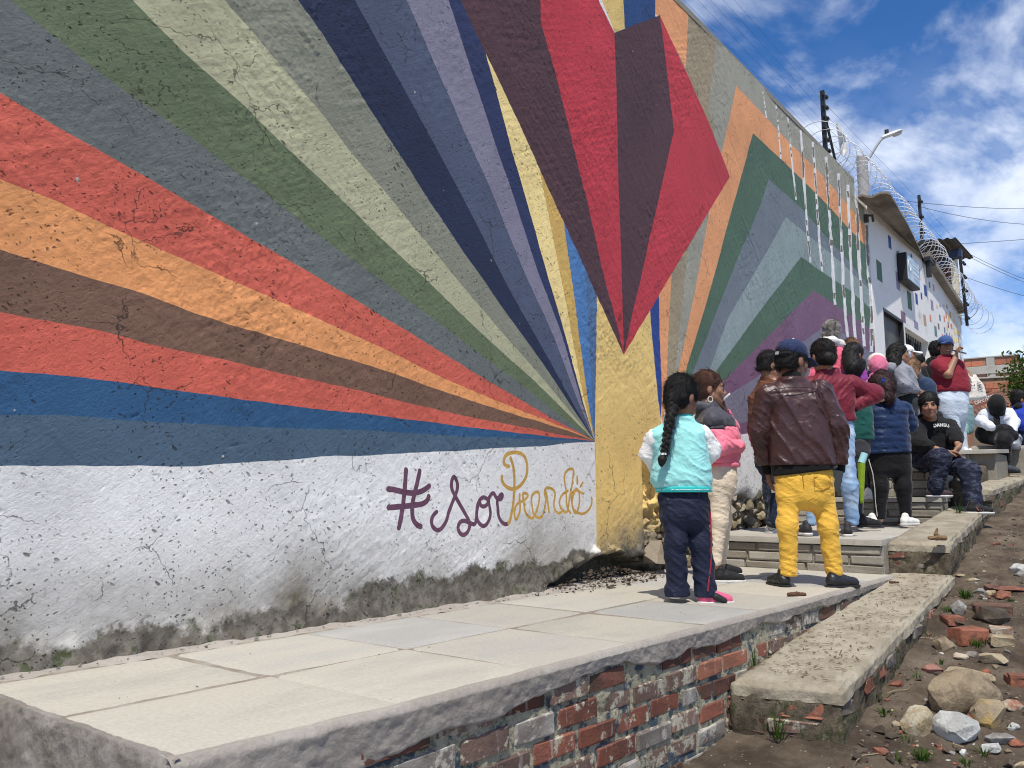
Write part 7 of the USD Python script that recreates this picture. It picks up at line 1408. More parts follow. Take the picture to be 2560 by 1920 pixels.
# ---------------------------------------------------------------- woman in a grey denim hooded jacket
f = Fig('young woman with black hair and a loose grey hooded jacket, in profile', C4, 10.2, 68)
f.head(395, 325, 0, 102, 4, 1.08, 'tan', (372, 400, 0))
sp = f.Js((430, 700), (425, 620), (415, 520), (390, 440), (378, 400)); aR, aL = f.arm((405, 440, -.17), (440, 560, -.22), (515, 600, -.12)), f.arm((400, 440, .16), (430, 560, .2), (500, 600, .15)); l1, l2 = f.Js((445, 740, -.05), (450, 950, -.05), (440, 1150, -.05)), f.Js((450, 740, .08), (470, 950, .08), (460, 1150, .08))
f.body(sp, [aR, aL], [l1, l2], [(aR[2], RT * .9 - np.array([0, 0, .4]), -HF, 1, dict(curl=.5))])
gy = cloth('grey_denim', srgb(140, 142, 152, .9), .85)
T = Shape(.05).loft(sp, [.19, .195, .185, .17, .09], [.13, .14, .13, .12, .08], f.side).cap(aR[0], aL[0], .08, .08, .06); hem(T, f.J(420, 640), np.array([0, 0, -1.0]) + RT * .3); jk = f.garment('jacket', gy, T, folds(.024, (7, 7, 6), 72, .8)); A = Shape(.04).chain(aR, [.088, .09, .06]); f.garment('sleeve', gy, A, folds(.022, (9, 9, 9), 73, .8), parent=jk); A = Shape(.03).chain(aL, [.09, .09, .06]); f.garment('sleeve', gy, A, parent=jk)
H = Shape(.03).chain(f.Js((345, 410, -.04), (330, 435, -.05), (300, 440, -.02)), [.075, .085, .06]).chain(f.Js((345, 410, .04), (330, 435, .05)), [.075, .08]); f.garment('hood', gy, H, folds(.014, (12, 12, 12), 74), parent=jk)
P = Shape(.03).loft(f.Js((440, 780), (440, 700), (435, 630)), [.17, .18, .16], [.12, .13, .11], f.side).chain(l1, [.095, .07, .06]).chain(l2, [.095, .07, .06]); f.garment('trousers', cloth('charcoal_denim', (.03, .034, .038)), P, folds(.008, (10, 10, 18), 75))
def lh(H, w): H.cap(w(0, -.06, 0), f.J(350, 380, -.03), .085, .075, .03).cap(f.J(350, 370, -.04), f.J(330, 420, -.06), .075, .04, .03).cap(f.J(385, 330, -.085), f.J(375, 420, -.1), .04, .03, .02)
f.hair(HAIR['black'], add=lh, ext=1.04, ripple=.006, ear=False); f.face()

f = Fig('person in a white cap and pale blue-grey hood behind the profile woman', C4, 10.9, 60)
f.head(452, 335, 0, 100, 0, 1.05, 'tan', (448, 400, 0)); sp = f.Js((460, 700), (460, 560), (452, 410)); l1, l2 = f.Js((450, 720), (450, 950), (450, 1120)), f.Js((480, 720), (480, 950), (480, 1120)); f.body(sp, [], [l1, l2]); T = Shape(.04).loft(sp, [.19, .2, .15], [.13, .14, .1], f.side); ph_ = cloth('pale_blue_fleece', srgb(185, 195, 215, .9), .9); jk = f.garment('jacket', ph_, T, folds(.01, (10, 10, 10), 76)); H = Shape(.02).ell(f.hw(0, -.03, .005), f.HR, (.105, .11, .12)); H.ell(f.hw(0, .1, -.02), f.HR, (.08, .08, .1), .01, sub=True); f.garment('hood', ph_, H, parent=jk); P = Shape(.03).chain(l1, [.09, .07, .06]).chain(l2, [.09, .07, .06]); f.garment('trousers', den, P); f.cap_hat(wht); f.face()

f = Fig('woman with light brown hair and a dark denim jacket', C4, 10.5, 40)
f.head(502, 440, 0, 72, -6, 1.05, 'light', (515, 500, 0)); sp = f.Js((575, 740), (570, 660), (560, 580), (535, 530), (520, 505)); a1, a2 = f.arm((500, 540), (500, 640, .05), (560, 690, .1)), f.arm((575, 535, -.03), (612, 610, -.02), (640, 630, .08)); l1, l2 = f.Js((545, 760), (540, 950), (540, 1120)), f.Js((590, 760), (590, 950), (590, 1120)); f.body(sp, [a1, a2], [l1, l2]); dj = cloth('denim_jacket', (.03, .052, .1), .85)
T = Shape(.04).loft(sp, [.18, .19, .19, .17, .1], [.12, .13, .13, .12, .09], f.side).cap(a1[0], a2[0], .08, .08, .05); jk = f.garment('jacket', dj, T, folds(.012, (10, 10, 12), 77)); A = Shape(.03).chain(a1, [.08, .07, .055]).chain(a2, [.085, .075, .055]); f.garment('sleeve', dj, A, folds(.012, (10, 10, 14), 78), parent=jk); P = Shape(.03).loft(f.Js((570, 800), (570, 730)), [.16, .16], [.12, .12], f.side).chain(l1, [.09, .07, .06]).chain(l2, [.09, .07, .06]); f.garment('trousers', jean, P)
def fh(H, w): H.cap(w(0, -.05, 0), f.J(500, 485, -.09), .088, .065, .03).cap(w(.05, 0, -.03), f.J(535, 490, -.08), .05, .035, .02)
f.hair(HAIR['fair'], add=fh, ext=1.05, ripple=.008)
f = Fig('dark-haired woman in profile looking right beside the window', C4, 11.3, 70)
f.head(538, 395, 0, 104, -4, 1.05, 'light', (530, 460, 0)); sp = f.Js((560, 720), (555, 590), (535, 470)); l1, l2 = f.Js((545, 740), (545, 1080)), f.Js((580, 740), (580, 1080)); f.body(sp, [], [l1, l2]); T = Shape(.04).loft(sp, [.18, .19, .14], [.13, .14, .1], f.side); f.garment('jacket', cloth('dark_coat', None), T); P = Shape(.03).chain(l1, [.09, .06]).chain(l2, [.09, .06]); f.garment('trousers', den, P); f.hair(HAIR['black'], ext=1.03, low=-.1); f.face()
f = Fig('small child with a red collar between the denim jacket and the red shirt', C4, 11.6, 60)
f.head(583, 470, 0, 50, -5, .95, 'tan', (585, 520, 0)); sp = f.Js((590, 760), (588, 640), (585, 535)); l1, l2 = f.Js((575, 770), (575, 1000)), f.Js((605, 770), (605, 1000)); f.body(sp, [], [l1, l2]); T = Shape(.04).loft(sp, [.15, .15, .11], [.11, .12, .09], f.side); f.garment('shirt', cloth('red_knit', (.3, .02, .025)), T); P = Shape(.03).chain(l1, [.08, .06]).chain(l2, [.08, .06]); f.garment('trousers', den, P); f.hair(HAIR['black'], ext=1.03)
f = Fig('person in black behind the woman in the red shirt', C4, 11.5, 20)
f.head(672, 300, 0, 10, -5, 1.05, 'tan', (660, 380, 0)); sp = f.Js((650, 780), (648, 680), (645, 560), (640, 460), (650, 390)); a1, a2 = f.arm((600, 450), (615, 600), (640, 700)), f.arm((700, 450), (700, 600), (690, 700)); l1, l2 = f.Js((630, 780), (630, 1080)), f.Js((690, 780), (690, 1080)); f.body(sp, [a1, a2], [l1, l2]); T = Shape(.04).loft(sp, [.2, .21, .21, .19, .1], [.14, .15, .15, .13, .09], f.side).chain(a1, [.08, .07, .06]).chain(a2, [.08, .07, .06]); f.garment('coat', cloth('coat_black', (.007, .007, .009)), T); P = Shape(.03).chain(l1, [.09, .06]).chain(l2, [.09, .06]); f.garment('trousers', bk, P); f.hair(HAIR['black'], ext=1.04)

# ---------------------------------------------------------------- smiling woman in a red shirt
f = Fig('smiling woman in a red T-shirt, blue cap and pale jeans, phone held up', C4, 11.0, 170)
f.head(752, 268, 0, 196, 0, 1.12, 'tan', (752, 345, 0)); red_t = cloth('tee_red', (0.21, 0.018, 0.032), .85)
sp = f.Js((800, 660), (795, 590), (785, 490), (765, 400), (755, 350)); aR, aL = f.arm((690, 385, -.05), (768, 480, -.2), (828, 345, -.16)), f.arm((845, 400, .12), (900, 470, .15), (945, 500, .1)); lR, lL = f.Js((750, 690, -.05), (800, 880, -.05), (870, 1070, -.04)), f.Js((835, 690, .1), (850, 880, .1), (895, 1075, .1))
f.body(sp, [aR, aL], [lR, lL], [(aR[2], np.array([0, 0, 1.0]) + RT * .25, RT * .6 - HF * .5, -1, dict(curl=.65, k=1.05))], vk=.6, ar=(.062, .056, .034))
T = Shape(.05).loft(sp, [.225, .255, .235, .22, .12], [.17, .195, .18, .15, .1], f.side).cap(aR[0], f.J(845, 425, .1), .092, .09, .06); hem(T, f.J(800, 622)).cut(f.J(752, 332), (0, 0, 1)); T.cap(aR[0], aR[0] + (aR[1] - aR[0]) * .62, .098, .09, .04); f.garment('t_shirt', red_t, T, folds(.012, (8, 8, 11), 81, .5))
pj = cloth('pale_denim', srgb(196, 208, 222, .92), .85)
P = Shape(.04).loft(f.Js((790, 760), (790, 690), (792, 600)), [.215, .235, .22], [.165, .185, .17], f.side).chain(lR, [.125, .095, .06]).chain(lL, [.125, .095, .06]); f.garment('jeans', pj, P, folds(.012, (8, 8, 16), 82, .7))
f.hair(HAIR['black'], low=-.06); f.cap_hat(cloth('cap_blue', srgb(62, 88, 140, .9), .8), tilt=.0); f.face(smile=True)
shoe(f.p, f.J(868, 1108, -.05), RT * .9 - HF * .2, .25, ws, white_sole, f.v * .8); shoe(f.p, f.J(905, 1122, -.15), RT * .95 - HF * .25, .25, ws, white_sole, f.v * .8)
q0, q1 = f.J(800, 294, -.14), f.J(910, 320, -.22); d = q1 - q0; L = np.linalg.norm(d); d /= L; u = np.cross(d, [0, 0, 1]); u /= np.linalg.norm(u); bx = rbox((L, .08, .012), .004); po = obj('mobile_phone', (bx[0] @ np.array([d, u, np.cross(d, u)]) + (q0 + q1) / 2, bx[1]), mats['phone_black']); tag(po, 'black phone held level before the smiling woman in red', 'phone')
bag = thing('tote_bag', 'cream canvas tote bag hanging from the arm of the woman in red', 'bag')
K = Shape(.02); K.loft(f.Js((985, 650, .1), (975, 580, .1), (950, 500, .1)), [.135, .125, .07], [.05, .055, .03], RT); K.fold = folds(.012, (9, 9, 9), 84); obj('pouch', K.mesh(f.v), cloth('canvas', (.68, .65, .57), .9), bag, smooth=True)
obj('handle', join([tube(f.Js((950, 520, .04), (915, 470, .06), (905, 455, .08)), .010, 6), tube(f.Js((1010, 560, .1), (960, 490, .12), (925, 470, .12)), .010, 6)]), cloth('canvas', None), bag)
pr = [tube([f.J(990 + 2 * q, 535 + 14 * q, .035), f.J(1020 + 4 * q, 545 + 14 * q, .04)], .004, 4) for q in range(5)] + [tube([f.J(945 + 12 * q, 555 + (q % 2) * 14, .03), f.J(950 + 12 * q, 570 - (q % 2) * 8, .03)], .005, 4) for q in range(3)]; obj('print', join(pr), look('print_navy', (.05, .05, .09), .8, vary=.1), bag)
# small figure beside her: teal top and a clear bag
f = Fig('child in a grey-green top beside the legs of the woman in red', C4, 11.7, 170)
f.head(915, 690, .1, 175, -5, .95, 'tan', (912, 730, .1)); sp = f.Js((905, 900), (905, 830), (910, 745)); l1, l2 = f.Js((890, 920), (890, 1090)), f.Js((920, 920), (920, 1090)); f.body(sp, [], [l1, l2]); T = Shape(.04).loft(sp, [.12, .13, .1], [.1, .1, .08], f.side); f.garment('top', cloth('grey_teal', srgb(120, 150, 155, .85)), T, folds(.01, (10, 10, 12), 86)); P = Shape(.03).chain(l1, [.07, .055]).chain(l2, [.07, .055]); f.garment('trousers', den, P); f.hair(HAIR['black'])
mb = obj('mint_bag', (lambda S: (setattr(S, 'fold', folds(.02, (14, 14, 14), 87)), S.mesh(.012))[1])(Shape(.02).cap(f.J(893, 880, -.14), f.J(897, 920, -.14), .055, .06)), look('plastic_mint', srgb(120, 200, 180, .85), .35, vary=.1, spec=.5), smooth=True); tag(mb, 'mint green plastic bag beside the legs of the woman in red', 'bag')

# ---------------------------------------------------------------- seated man in a black hooded sweatshirt
f = Fig('seated person in a black hooded sweatshirt and dark camouflage trousers, facing the camera', C4, 9.1, 190)
f.head(622, 722, -.2, 203, -2, 1.16, 'tan', (628, 815, -.1)); bh = cloth('sweat_black', (.012, .012, .0125), .9, sheen=.1)
sp = f.Js((640, 1090), (640, 1010), (645, 920), (640, 850), (632, 810)); aR, aL = f.arm((535, 850, -.08), (548, 1010, -.25), (735, 1070, -.42)), f.arm((770, 850, -.05), (822, 960, -.22), (850, 1040, -.42)); lR, lL = f.Js((590, 1120, -.05), (715, 1125, -.5), (672, 1360, -.45)), f.Js((690, 1120, .0), (930, 1225, -.55), (968, 1490, -.66))
f.body(sp, [aR, aL], [lR, lL], [(aR[2], RT * .9 + np.array([0, 0, -.05]), np.array([0, 0, -1.0]), -1, dict(curl=.22, k=1.05)), (aL[2] + np.array([0, 0, .0]), np.array([0, 0, -.75]) - RT * .6, -RT + HF, 1, dict(curl=.6, k=1.05))], vk=.6)
T = Shape(.05).loft(sp, [.225, .235, .225, .2, .11], [.15, .165, .165, .14, .09], f.side).cap(aR[0], aL[0], .095, .095, .06); hem(T, f.J(640, 1105)); jk = f.garment('sweatshirt', bh, T, folds(.013, (9, 9, 11), 91, .5))
for a in (aR, aL):
    A = Shape(.03).chain([a[0], a[1], a[1] + (a[2] - a[1]) * .42], [.098, .09, .072]); f.garment('sleeve', bh, A, folds(.014, (12, 12, 14), 92, .6), parent=jk)
H = Shape(.03).chain(f.Js((560, 810, -.02), (590, 790, .08), (640, 780, .1), (690, 800, .04), (705, 830, -.04)), [.04, .055, .06, .055, .035]); f.garment('hood', bh, H, folds(.008, (14, 14, 14), 93), parent=jk)
tx = meshkit.text_mesh('DANSU', .036, .004, True); v = np.array(tx.vertices) - [.085, 0, 0]; FRm = np.array([RT, np.array([0, 0, 1.0]) * .96 + HF * .28, -HF * .96 + np.array([0, 0, .28])]); pos = f.J(718, 880, -.2); v = v + np.stack([0 * v[:, 0], -.35 * v[:, 0] ** 2 * 3, -1.2 * v[:, 0] ** 2], 1)
obj('chest_print', (v @ FRm + pos, tx.faces), cloth('print_white', (.6, .6, .58)), jk)
camo = usdkit.material(stage, '/World/Looks/cloth_camo', {'g': ('geometry', {}), 'mp': ('mapping', {'scale': (11, 11, 26)}), 'n': ('noise_texture', {'scale': 1.0, 'detail': 3.0, 'roughness': .5, 'distortion': .4}), 'r': ('rgb_ramp', {'interpolate': False, 'ramp': [(0, (.010, .012, .026)), (.46, (.018, .022, .042)), (.55, (.05, .058, .088)), (.62, (.009, .01, .02)), (.7, (.03, .034, .055))]}), 'p': ('principled_bsdf', {'roughness': .85, 'specular_ior_level': .2})}, [('g.position', 'mp.vector'), ('mp.vector', 'n.vector'), ('n.fac', 'r.fac'), ('r.color', 'p.base_color')], surface='p.BSDF')
P = Shape(.04).loft(f.Js((640, 1150), (640, 1080)), [.22, .22], [.15, .155], f.side).chain(lR, [.125, .105, .08]).chain(lL, [.125, .11, .085]); f.garment('trousers', camo, P, folds(.016, (9, 9, 13), 94, .6))
rs = cloth('shoe_dark_red', (.045, .03, .035), .6)
shoe(f.p, f.J(600, 1425, -.42), RT * .95 - HF * .25, .27, rs, white_sole, f.v * .7); shoe(f.p, f.J(905, 1555, -.7), RT * .97 - HF * .2, .28, mesh_blk, white_sole, f.v * .7)
for q in range(3): obj('shoe_stripe', tube([f.J(985 + 18 * q, 1500, -.76), f.J(1005 + 18 * q, 1525, -.77)], .005, 5), cloth('stripe_salmon', (.4, .12, .1)), f.p)
f.hair(HAIR['black'], fringe=.035, ext=1.05, low=-.06, ripple=.005, ear=False); f.face()

# ---------------------------------------------------------------- hooded sitter and the person at the edge
f = Fig('seated person in a black hood and pale denim jacket, head bowed', C8, 11.0, 200)
f.head(950, 300, -.1, 205, -38, 1.05, 'brown', (940, 390, 0)); wd = cloth('white_denim', srgb(214, 218, 226, .92), .85)
sp = f.Js((920, 690, .12), (920, 620, .1), (930, 530, .06), (940, 430, .0), (945, 360, -.02)); aR, aL = f.arm((780, 390), (735, 520, .0), (880, 600, -.25)), f.arm((1110, 370), (1180, 520, -.08), (1165, 680, -.28)); lR, lL = f.Js((800, 680, .1), (1060, 655, -.25), (1180, 720, -.3)), f.Js((900, 700, .1), (1050, 770, -.3), (1045, 1110, -.25))
f.body(sp, [aR, aL], [lR, lL], [(aL[2], np.array([0, 0, -1.0]) - RT * .15, -RT - HF * .3, 1, dict(curl=.6, k=1.05))])
T = Shape(.05).loft(sp, [.19, .2, .205, .19, .11], [.13, .14, .14, .12, .09], f.side).cap(aR[0], aL[0], .09, .09, .05); hem(T, f.J(920, 650)); jk = f.garment('jacket', wd, T, folds(.014, (10, 10, 12), 101, .5)); A = Shape(.03).chain(aR, [.09, .08, .06]).chain(aL, [.09, .082, .06]); f.garment('sleeve', wd, A, folds(.014, (12, 12, 15), 102, .7), parent=jk)
obj('shirt', trimesh.convex.convex_hull(np.array([f.J(*q) for q in ((900, 440, -.15), (990, 440, -.15), (1010, 600, -.16), (920, 590, -.16), (900, 440, -.05), (990, 440, -.05), (1010, 600, -.05), (920, 590, -.05))])), bh, f.p)
obj('jacket_buttons', join([rbox((.012, .012, .012), .003, f.J(1075, y, -.16)) for y in (430, 500, 560)] + [rbox((.012, .012, .012), .003, f.J(850, y, -.15)) for y in (430, 490)]), look('button_dark', (.03, .03, .035), .4), jk)
H = Shape(.03).ell(f.hw(0, .0, .02), f.HR, (.118, .15, .145)).cap(f.hw(-.05, .05, -.08), f.hw(.05, .05, -.08), .05); H.ell(f.hw(0, .17, -.03), f.HR, (.075, .05, .09), .02, sub=True); f.garment('hood', bh, H, folds(.008, (12, 12, 12), 103))
P = Shape(.04).loft(f.Js((850, 700, .12), (860, 640, .12)), [.18, .17], [.14, .13], f.side).chain(lR, [.115, .095, .075]).chain(lL, [.115, .1, .085]); P.cut(f.J(1045, 1110), (0, 0, -1)); f.garment('trousers', cloth('track_black', (.0085, .0085, .01), .7), P, folds(.012, (10, 10, 14), 104, .5)); shoe(f.p, f.J(1040, 1238, -.22), -HF * .9 + RT * .3, .27, cloth('shoe_slate', (.05, .058, .075), .7), mesh_blk, f.v * .8)
pb = obj('plastic_bag', (lambda S: (setattr(S, 'fold', folds(.025, (12, 12, 10), 105)), S.mesh(.013))[1])(Shape(.02).cap(f.J(1245, 750, -.3), f.J(1195, 850, -.3), .055, .06)), look('plastic_grey', (.24, .26, .29), .3, vary=.2, spec=.5), smooth=True); tag(pb, 'grey plastic bag in the hand of the hooded sitter', 'bag')
f = Fig('person in a bright blue top at the right edge of the picture', C8, 11.4, 70)
f.head(1285, 225, 0, 105, -20, 1.05, 'tan', (1255, 320, 0)); sp = f.Js((1290, 730), (1285, 620), (1275, 500), (1265, 400), (1258, 330)); aR, aL = f.arm((1240, 400, -.16), (1260, 560, -.2), (1340, 640, -.1)), f.arm((1300, 400, .16), (1330, 560, .2), (1380, 640, .1)); lR, lL = f.Js((1270, 740, -.08), (1420, 800, -.1), (1410, 1120, -.1)), f.Js((1290, 740, .1), (1450, 800, .1), (1440, 1120, .1)); f.body(sp, [aR, aL], [lR, lL]); blu = cloth('royal_knit', (.012, .035, .3), .85)
T = Shape(.04).loft(sp, [.19, .2, .2, .18, .1], [.12, .14, .14, .13, .09], f.side).cap(aR[0], aL[0], .08, .08, .05); jk = f.garment('top', blu, T, folds(.01, (10, 10, 12), 107)); A = Shape(.03).chain(aR, [.08, .07, .055]).chain(aL, [.08, .07, .055]); f.garment('sleeve', blu, A, parent=jk); P = Shape(.04).loft(f.Js((1290, 790), (1290, 700)), [.17, .17], [.13, .13], f.side).chain(lR, [.11, .09, .06]).chain(lL, [.11, .09, .06]); f.garment('trousers', den, P, folds(.01, (10, 10, 14), 108)); K = Shape(.02).chain(f.Js((1225, 330, 0), (1250, 315, -.05), (1290, 330, -.05)), [.05, .06, .04]); f.garment('collar', bh, K)
def eb(H, w): H.ell(w(0, -.09, .06), f.HR, (.05, .05, .05), .02).cut(w(0, 0, -.09), -f.HR[2])
f.hair(HAIR['black'], add=eb, ext=1.04); f.face()

wb = obj('plastic_bag', (lambda S: (setattr(S, 'fold', folds(.02, (12, 12, 12), 111)), S.mesh(.012))[1])(Shape(.02).cap(hp(2142, 985, 8.3), hp(2140, 1000, 8.3), .06, .07)), look('plastic_white_bag', (.66, .68, .64), .4, vary=.15, scale=9, second=(.25, .45, .08), sscale=7, slo=.6, shi=.63), smooth=True); tag(wb, 'white and green plastic bag seen through the bent arm of the maroon jacket', 'bag')
# ================================================================ stones, broken bricks, weeds and litter
RK = {'tan': ((0.27, 0.215, 0.14), (0.17, 0.13, 0.085)), 'cream': ((0.46, 0.42, 0.32), (0.33, 0.26, 0.15)), 'white': ((0.52, 0.52, 0.5), (0.36, 0.36, 0.34)), 'ochre': ((0.42, 0.29, 0.11), (0.3, 0.24, 0.16)), 'grey': ((0.32, 0.31, 0.29), (0.2, 0.185, 0.165)), 'earth': ((0.09, 0.07, 0.052), (0.06, 0.046, 0.035)), 'red': ((0.30, 0.115, 0.07), (0.19, 0.085, 0.058)), 'pink': ((0.36, 0.19, 0.16), (0.28, 0.14, 0.11)), 'brown': ((0.16, 0.085, 0.06), (0.1, 0.06, 0.045)), 'sand': ((0.36, 0.3, 0.2), (0.28, 0.22, 0.14)), 'brickwhite': ((0.42, 0.36, 0.28), (0.3, 0.13, 0.08))}
RM = {k: concrete('rock_' + k, a, b, tuple(q * 0.55 for q in b), 9.0, 0.016, 38, 0.42, 0.58) for k, (a, b) in RK.items()}
def stone_at(cx, cy, w, hgt, col, label, cat='stone', kind='rock', rz=0.0, tilt=0.0, seed=None, deep=0.3, flat=1.0, group=None):
    """A stone whose foot shows at a point of the crop; w, hgt: its size in the crop."""
    P = on_ground(1900 + cx * .31339, 1400 + cy * .31339); d = np.linalg.norm(P - EYE); m = .31339 * d / FPX; sd = int(cx * 7 + cy * 3) if seed is None else seed
    if kind == 'rock' and w > 500: v, f = rock(w * m / 2, w * m * .24, hgt * m * .62, sd, 46, 0.06, 2); v = v @ roty(.12).T; sm = 40
    elif kind == 'rock': v, f = rock(w * m / 2, w * m / 2 * 0.75, hgt * m / 2 * 1.15 * flat, sd, 20, 0.16, 2); sm = 24
    else:
        L, Wd, H = kind; v, f = rough_brick(L, Wd, H, sd, 0.012); f = f; sm = False
    base = thing('rubble_stone' if cat == 'stone' else 'rubble_brick', label, cat, group or 'rubble on the bare earth', loc=P)
    R = rotz(rz + math.atan2(RT[1], RT[0])) @ rotx(tilt); v = v @ R.T; v[:, 2] -= v[:, 2].min() + (v[:, 2].max() - v[:, 2].min()) * deep
    obj('stone' if cat == 'stone' else 'broken_brick', (v, f), RM[col], base, smooth=sm)
for a in [(1640, 1160, 640, 300, 'tan', 'large long tan boulder lying among the rubble, biggest stone of all', 'stone', 'rock', 0.35), (1265, 1345, 280, 250, 'cream', 'cream and brown stone left of the white chalky lump', 'stone', 'rock', 0.6), (1570, 1400, 340, 235, 'white', 'white chalky triangular lump in front of the tan boulder', 'stone', 'rock', 0.1), (1840, 1310, 280, 225, 'ochre', 'ochre yellow rounded stone at the right end of the boulder', 'stone', 'rock', 0.2),
          (1650, 960, 380, 130, 'sand', 'long pale stone sloping down just behind the tan boulder', 'stone', 'rock', -0.5), (1380, 895, 165, 75, 'pink', 'flat pink stone left of the long pale stone', 'stone', 'rock', 0), (1865, 805, 230, 75, 'sand', 'flat sand coloured stone sunk in the soil behind the long pale stone', 'stone', 'rock', 0),
          (1465, 700, 190, 110, 'tan', 'rough tan stone leaning on the big broken brick', 'stone', 'rock', 0.3), (1590, 415, 130, 120, 'grey', 'grey rounded stone half buried beside the ledge', 'stone', 'rock', 0), (1840, 470, 300, 130, 'earth', 'dark clod of earth behind the broken bricks', 'stone', 'rock', 0), (1755, 262, 95, 52, 'grey', 'pale grey chip among the small bricks near the ledge', 'stone', 'rock', 0), (1845, 285, 85, 55, 'cream', 'cream angular chip beside the pale grey chip', 'stone', 'rock', .3),
          (1855, 1520, 175, 75, 'white', 'flat white stone low in the right corner', 'stone', 'rock', .4), (1925, 1450, 220, 80, 'grey', 'grey flat shard before the ochre stone', 'stone', 'rock', -.3), (2030, 1190, 170, 80, 'brickwhite', 'white and red lump at the right edge behind the ochre stone', 'stone', 'rock', 0), (2015, 1350, 100, 55, 'white', 'small white stone right of the grey shard', 'stone', 'rock', 0), (1630, 1550, 65, 45, 'white', 'tiny white pebble below the white lump', 'stone', 'rock', 0), (2070, 1660, 120, 60, 'cream', 'cream stone at the lower right edge', 'stone', 'rock', 0),
          (1085, 1320, 75, 45, 'sand', 'sand coloured chip left of the cream and brown stone', 'stone', 'rock', -.8), (1690, 1310, 110, 85, 'red', 'red brick lump wedged between the white and ochre stones', 'stone', 'rock', 0), (965, 1540, 130, 50, 'red', 'orange red chip on the soil before the ledge corner', 'stone', 'rock', -.5), (1105, 1000, 130, 55, 'red', 'dull red flat chip beside the ledge side', 'stone', 'rock', 0), (1600, 790, 120, 60, 'brickwhite', 'whitish red chip at the top of the long pale stone', 'stone', 'rock', -.6), (1690, 765, 90, 50, 'grey', 'small grey stone behind the long pale stone', 'stone', 'rock', 0), (1800, 900, 80, 45, 'red', 'small orange chip right of the long pale stone', 'stone', 'rock', -.5),
          (1940, 300, 140, 70, 'red', 'orange broken tile above the slanting brown brick', 'stone', 'rock', .1), (1840, 232, 120, 55, 'brown', 'dark red stone at the head of the brick pile', 'stone', 'rock', 0), (1990, 235, 260, 32, 'red', 'thin long red shard up the slope', 'stone', 'rock', -.12), (2075, 90, 150, 80, 'white', 'whitish stone at the right edge up the slope', 'stone', 'rock', 0), (2090, 130, 110, 60, 'grey', 'grey stone at the right edge just below the whitish one', 'stone', 'rock', 0), (1990, 430, 50, 50, 'red', 'little red wedge at the end of the slanting brick', 'stone', 'rock', 0),
          (1700, 165, 100, 28, 'cream', 'cream splinter near the ledge step', 'stone', 'rock', -.2), (1600, 130, 80, 25, 'sand', 'sand splinter at the corner of the lowest ledge', 'stone', 'rock', -.5), (2050, 1480, 100, 60, 'red', 'red fragment at the right edge beside the grey shard', 'stone', 'rock', -.4), (1520, 880, 60, 30, 'brown', 'brown chip before the flat pink stone', 'stone', 'rock', 0), (1330, 1130, 60, 30, 'grey', 'grey chip above the cream and brown stone', 'stone', 'rock', 0), (1020, 1120, 45, 22, 'red', 'red speck of brick left of the cream and brown stone', 'stone', 'rock', 0), (1225, 1490, 40, 22, 'red', 'red speck of brick below the cream and brown stone', 'stone', 'rock', 0)]:
    stone_at(*a[:7], kind=a[7], rz=a[8])
for a in [(1660, 640, 300, 170, 'red', 'big broken red brick chunk behind the tan boulder', 0.15, -.1, (0.19, 0.13, 0.10)), (1860, 420, 290, 110, 'brown', 'slanting brown brick on the soil', -.32, .1, (0.23, 0.10, 0.07)), (1920, 580, 150, 65, 'brickwhite', 'small brick with a whitish top, rear one of the pair', -.25, 0, (0.12, 0.09, 0.05)), (1935, 665, 170, 75, 'sand', 'small sand coloured brick, front one of the pair', -.3, 0, (0.13, 0.09, 0.055)), (2085, 1010, 130, 90, 'red', 'orange brick end at the right edge', -.2, 0, (0.14, 0.1, 0.08)), (1540, 500, 150, 70, 'red', 'flat red brick end under the big chunk', .05, 0, (0.13, 0.10, 0.06))]:
    stone_at(*a[:6], cat='brick', kind=a[8], rz=a[6], tilt=a[7])
# loose grit and chips too many to count
def scatter(n, seed, region, size, mat, name, label, zf, flat=0.55):
    r = np.random.default_rng(seed); parts = []
    base = [rock(1, .8, flat, 900 + seed + k, 9, .1, 1) for k in range(5)]
    for _ in range(n):
        x, y = region(r)
        s = size * r.choice([.5, .7, 1.0, 1.6], p=[.4, .3, .2, .1]) * r.uniform(.7, 1.3); v, f = base[r.integers(0, 5)]
        parts.append((v * s @ rotz(r.uniform(0, 6.3)).T + [x, y, float(zf(x, y)) + s * .12], f))
    p = obj(name, join(parts), mat, smooth=25); return tag(p, label, 'debris', kind='stuff')
def reg_soil(r):
    x = 3.7 + 9 * r.random() ** 1.6; return x, r.uniform(0.1, 1.28)
scatter(900, 1, reg_soil, .010, RM['earth'], 'soil_clods', 'dark crumbs of soil on the bare earth', ground_z, .7)
scatter(380, 2, reg_soil, .011, RM['sand'], 'gravel', 'pale grit scattered on the bare earth', ground_z)
scatter(150, 3, reg_soil, .013, RM['red'], 'brick_chips', 'small red brick chips on the bare earth', ground_z)
scatter(120, 4, reg_soil, .012, RM['white'], 'plaster_chips', 'small white plaster chips on the bare earth', ground_z)
scatter(260, 15, reg_soil, .028, RM['earth'], 'earth_clods', 'larger clods of dark earth between the stones', ground_z, .8)
scatter(95, 21, reg_soil, .026, RM['tan'], 'small_stones', 'small tan stones strewn over the bare earth', ground_z, .7); scatter(70, 22, reg_soil, .024, RM['red'], 'brick_rubble', 'fist sized bits of red brick strewn over the bare earth', ground_z, .65); scatter(60, 23, reg_soil, .022, RM['grey'], 'small_stones', 'small grey stones strewn over the bare earth', ground_z, .7)
zpv = lambda x, y: float(pz(x)) - .001
scatter(230, 5, lambda r: (1.3 + 5.7 * r.random(), r.uniform(1.95, 3.2)), .0032, RM['grey'], 'pavement_grit', 'fine grit on the slabs of the pavement', zpv)
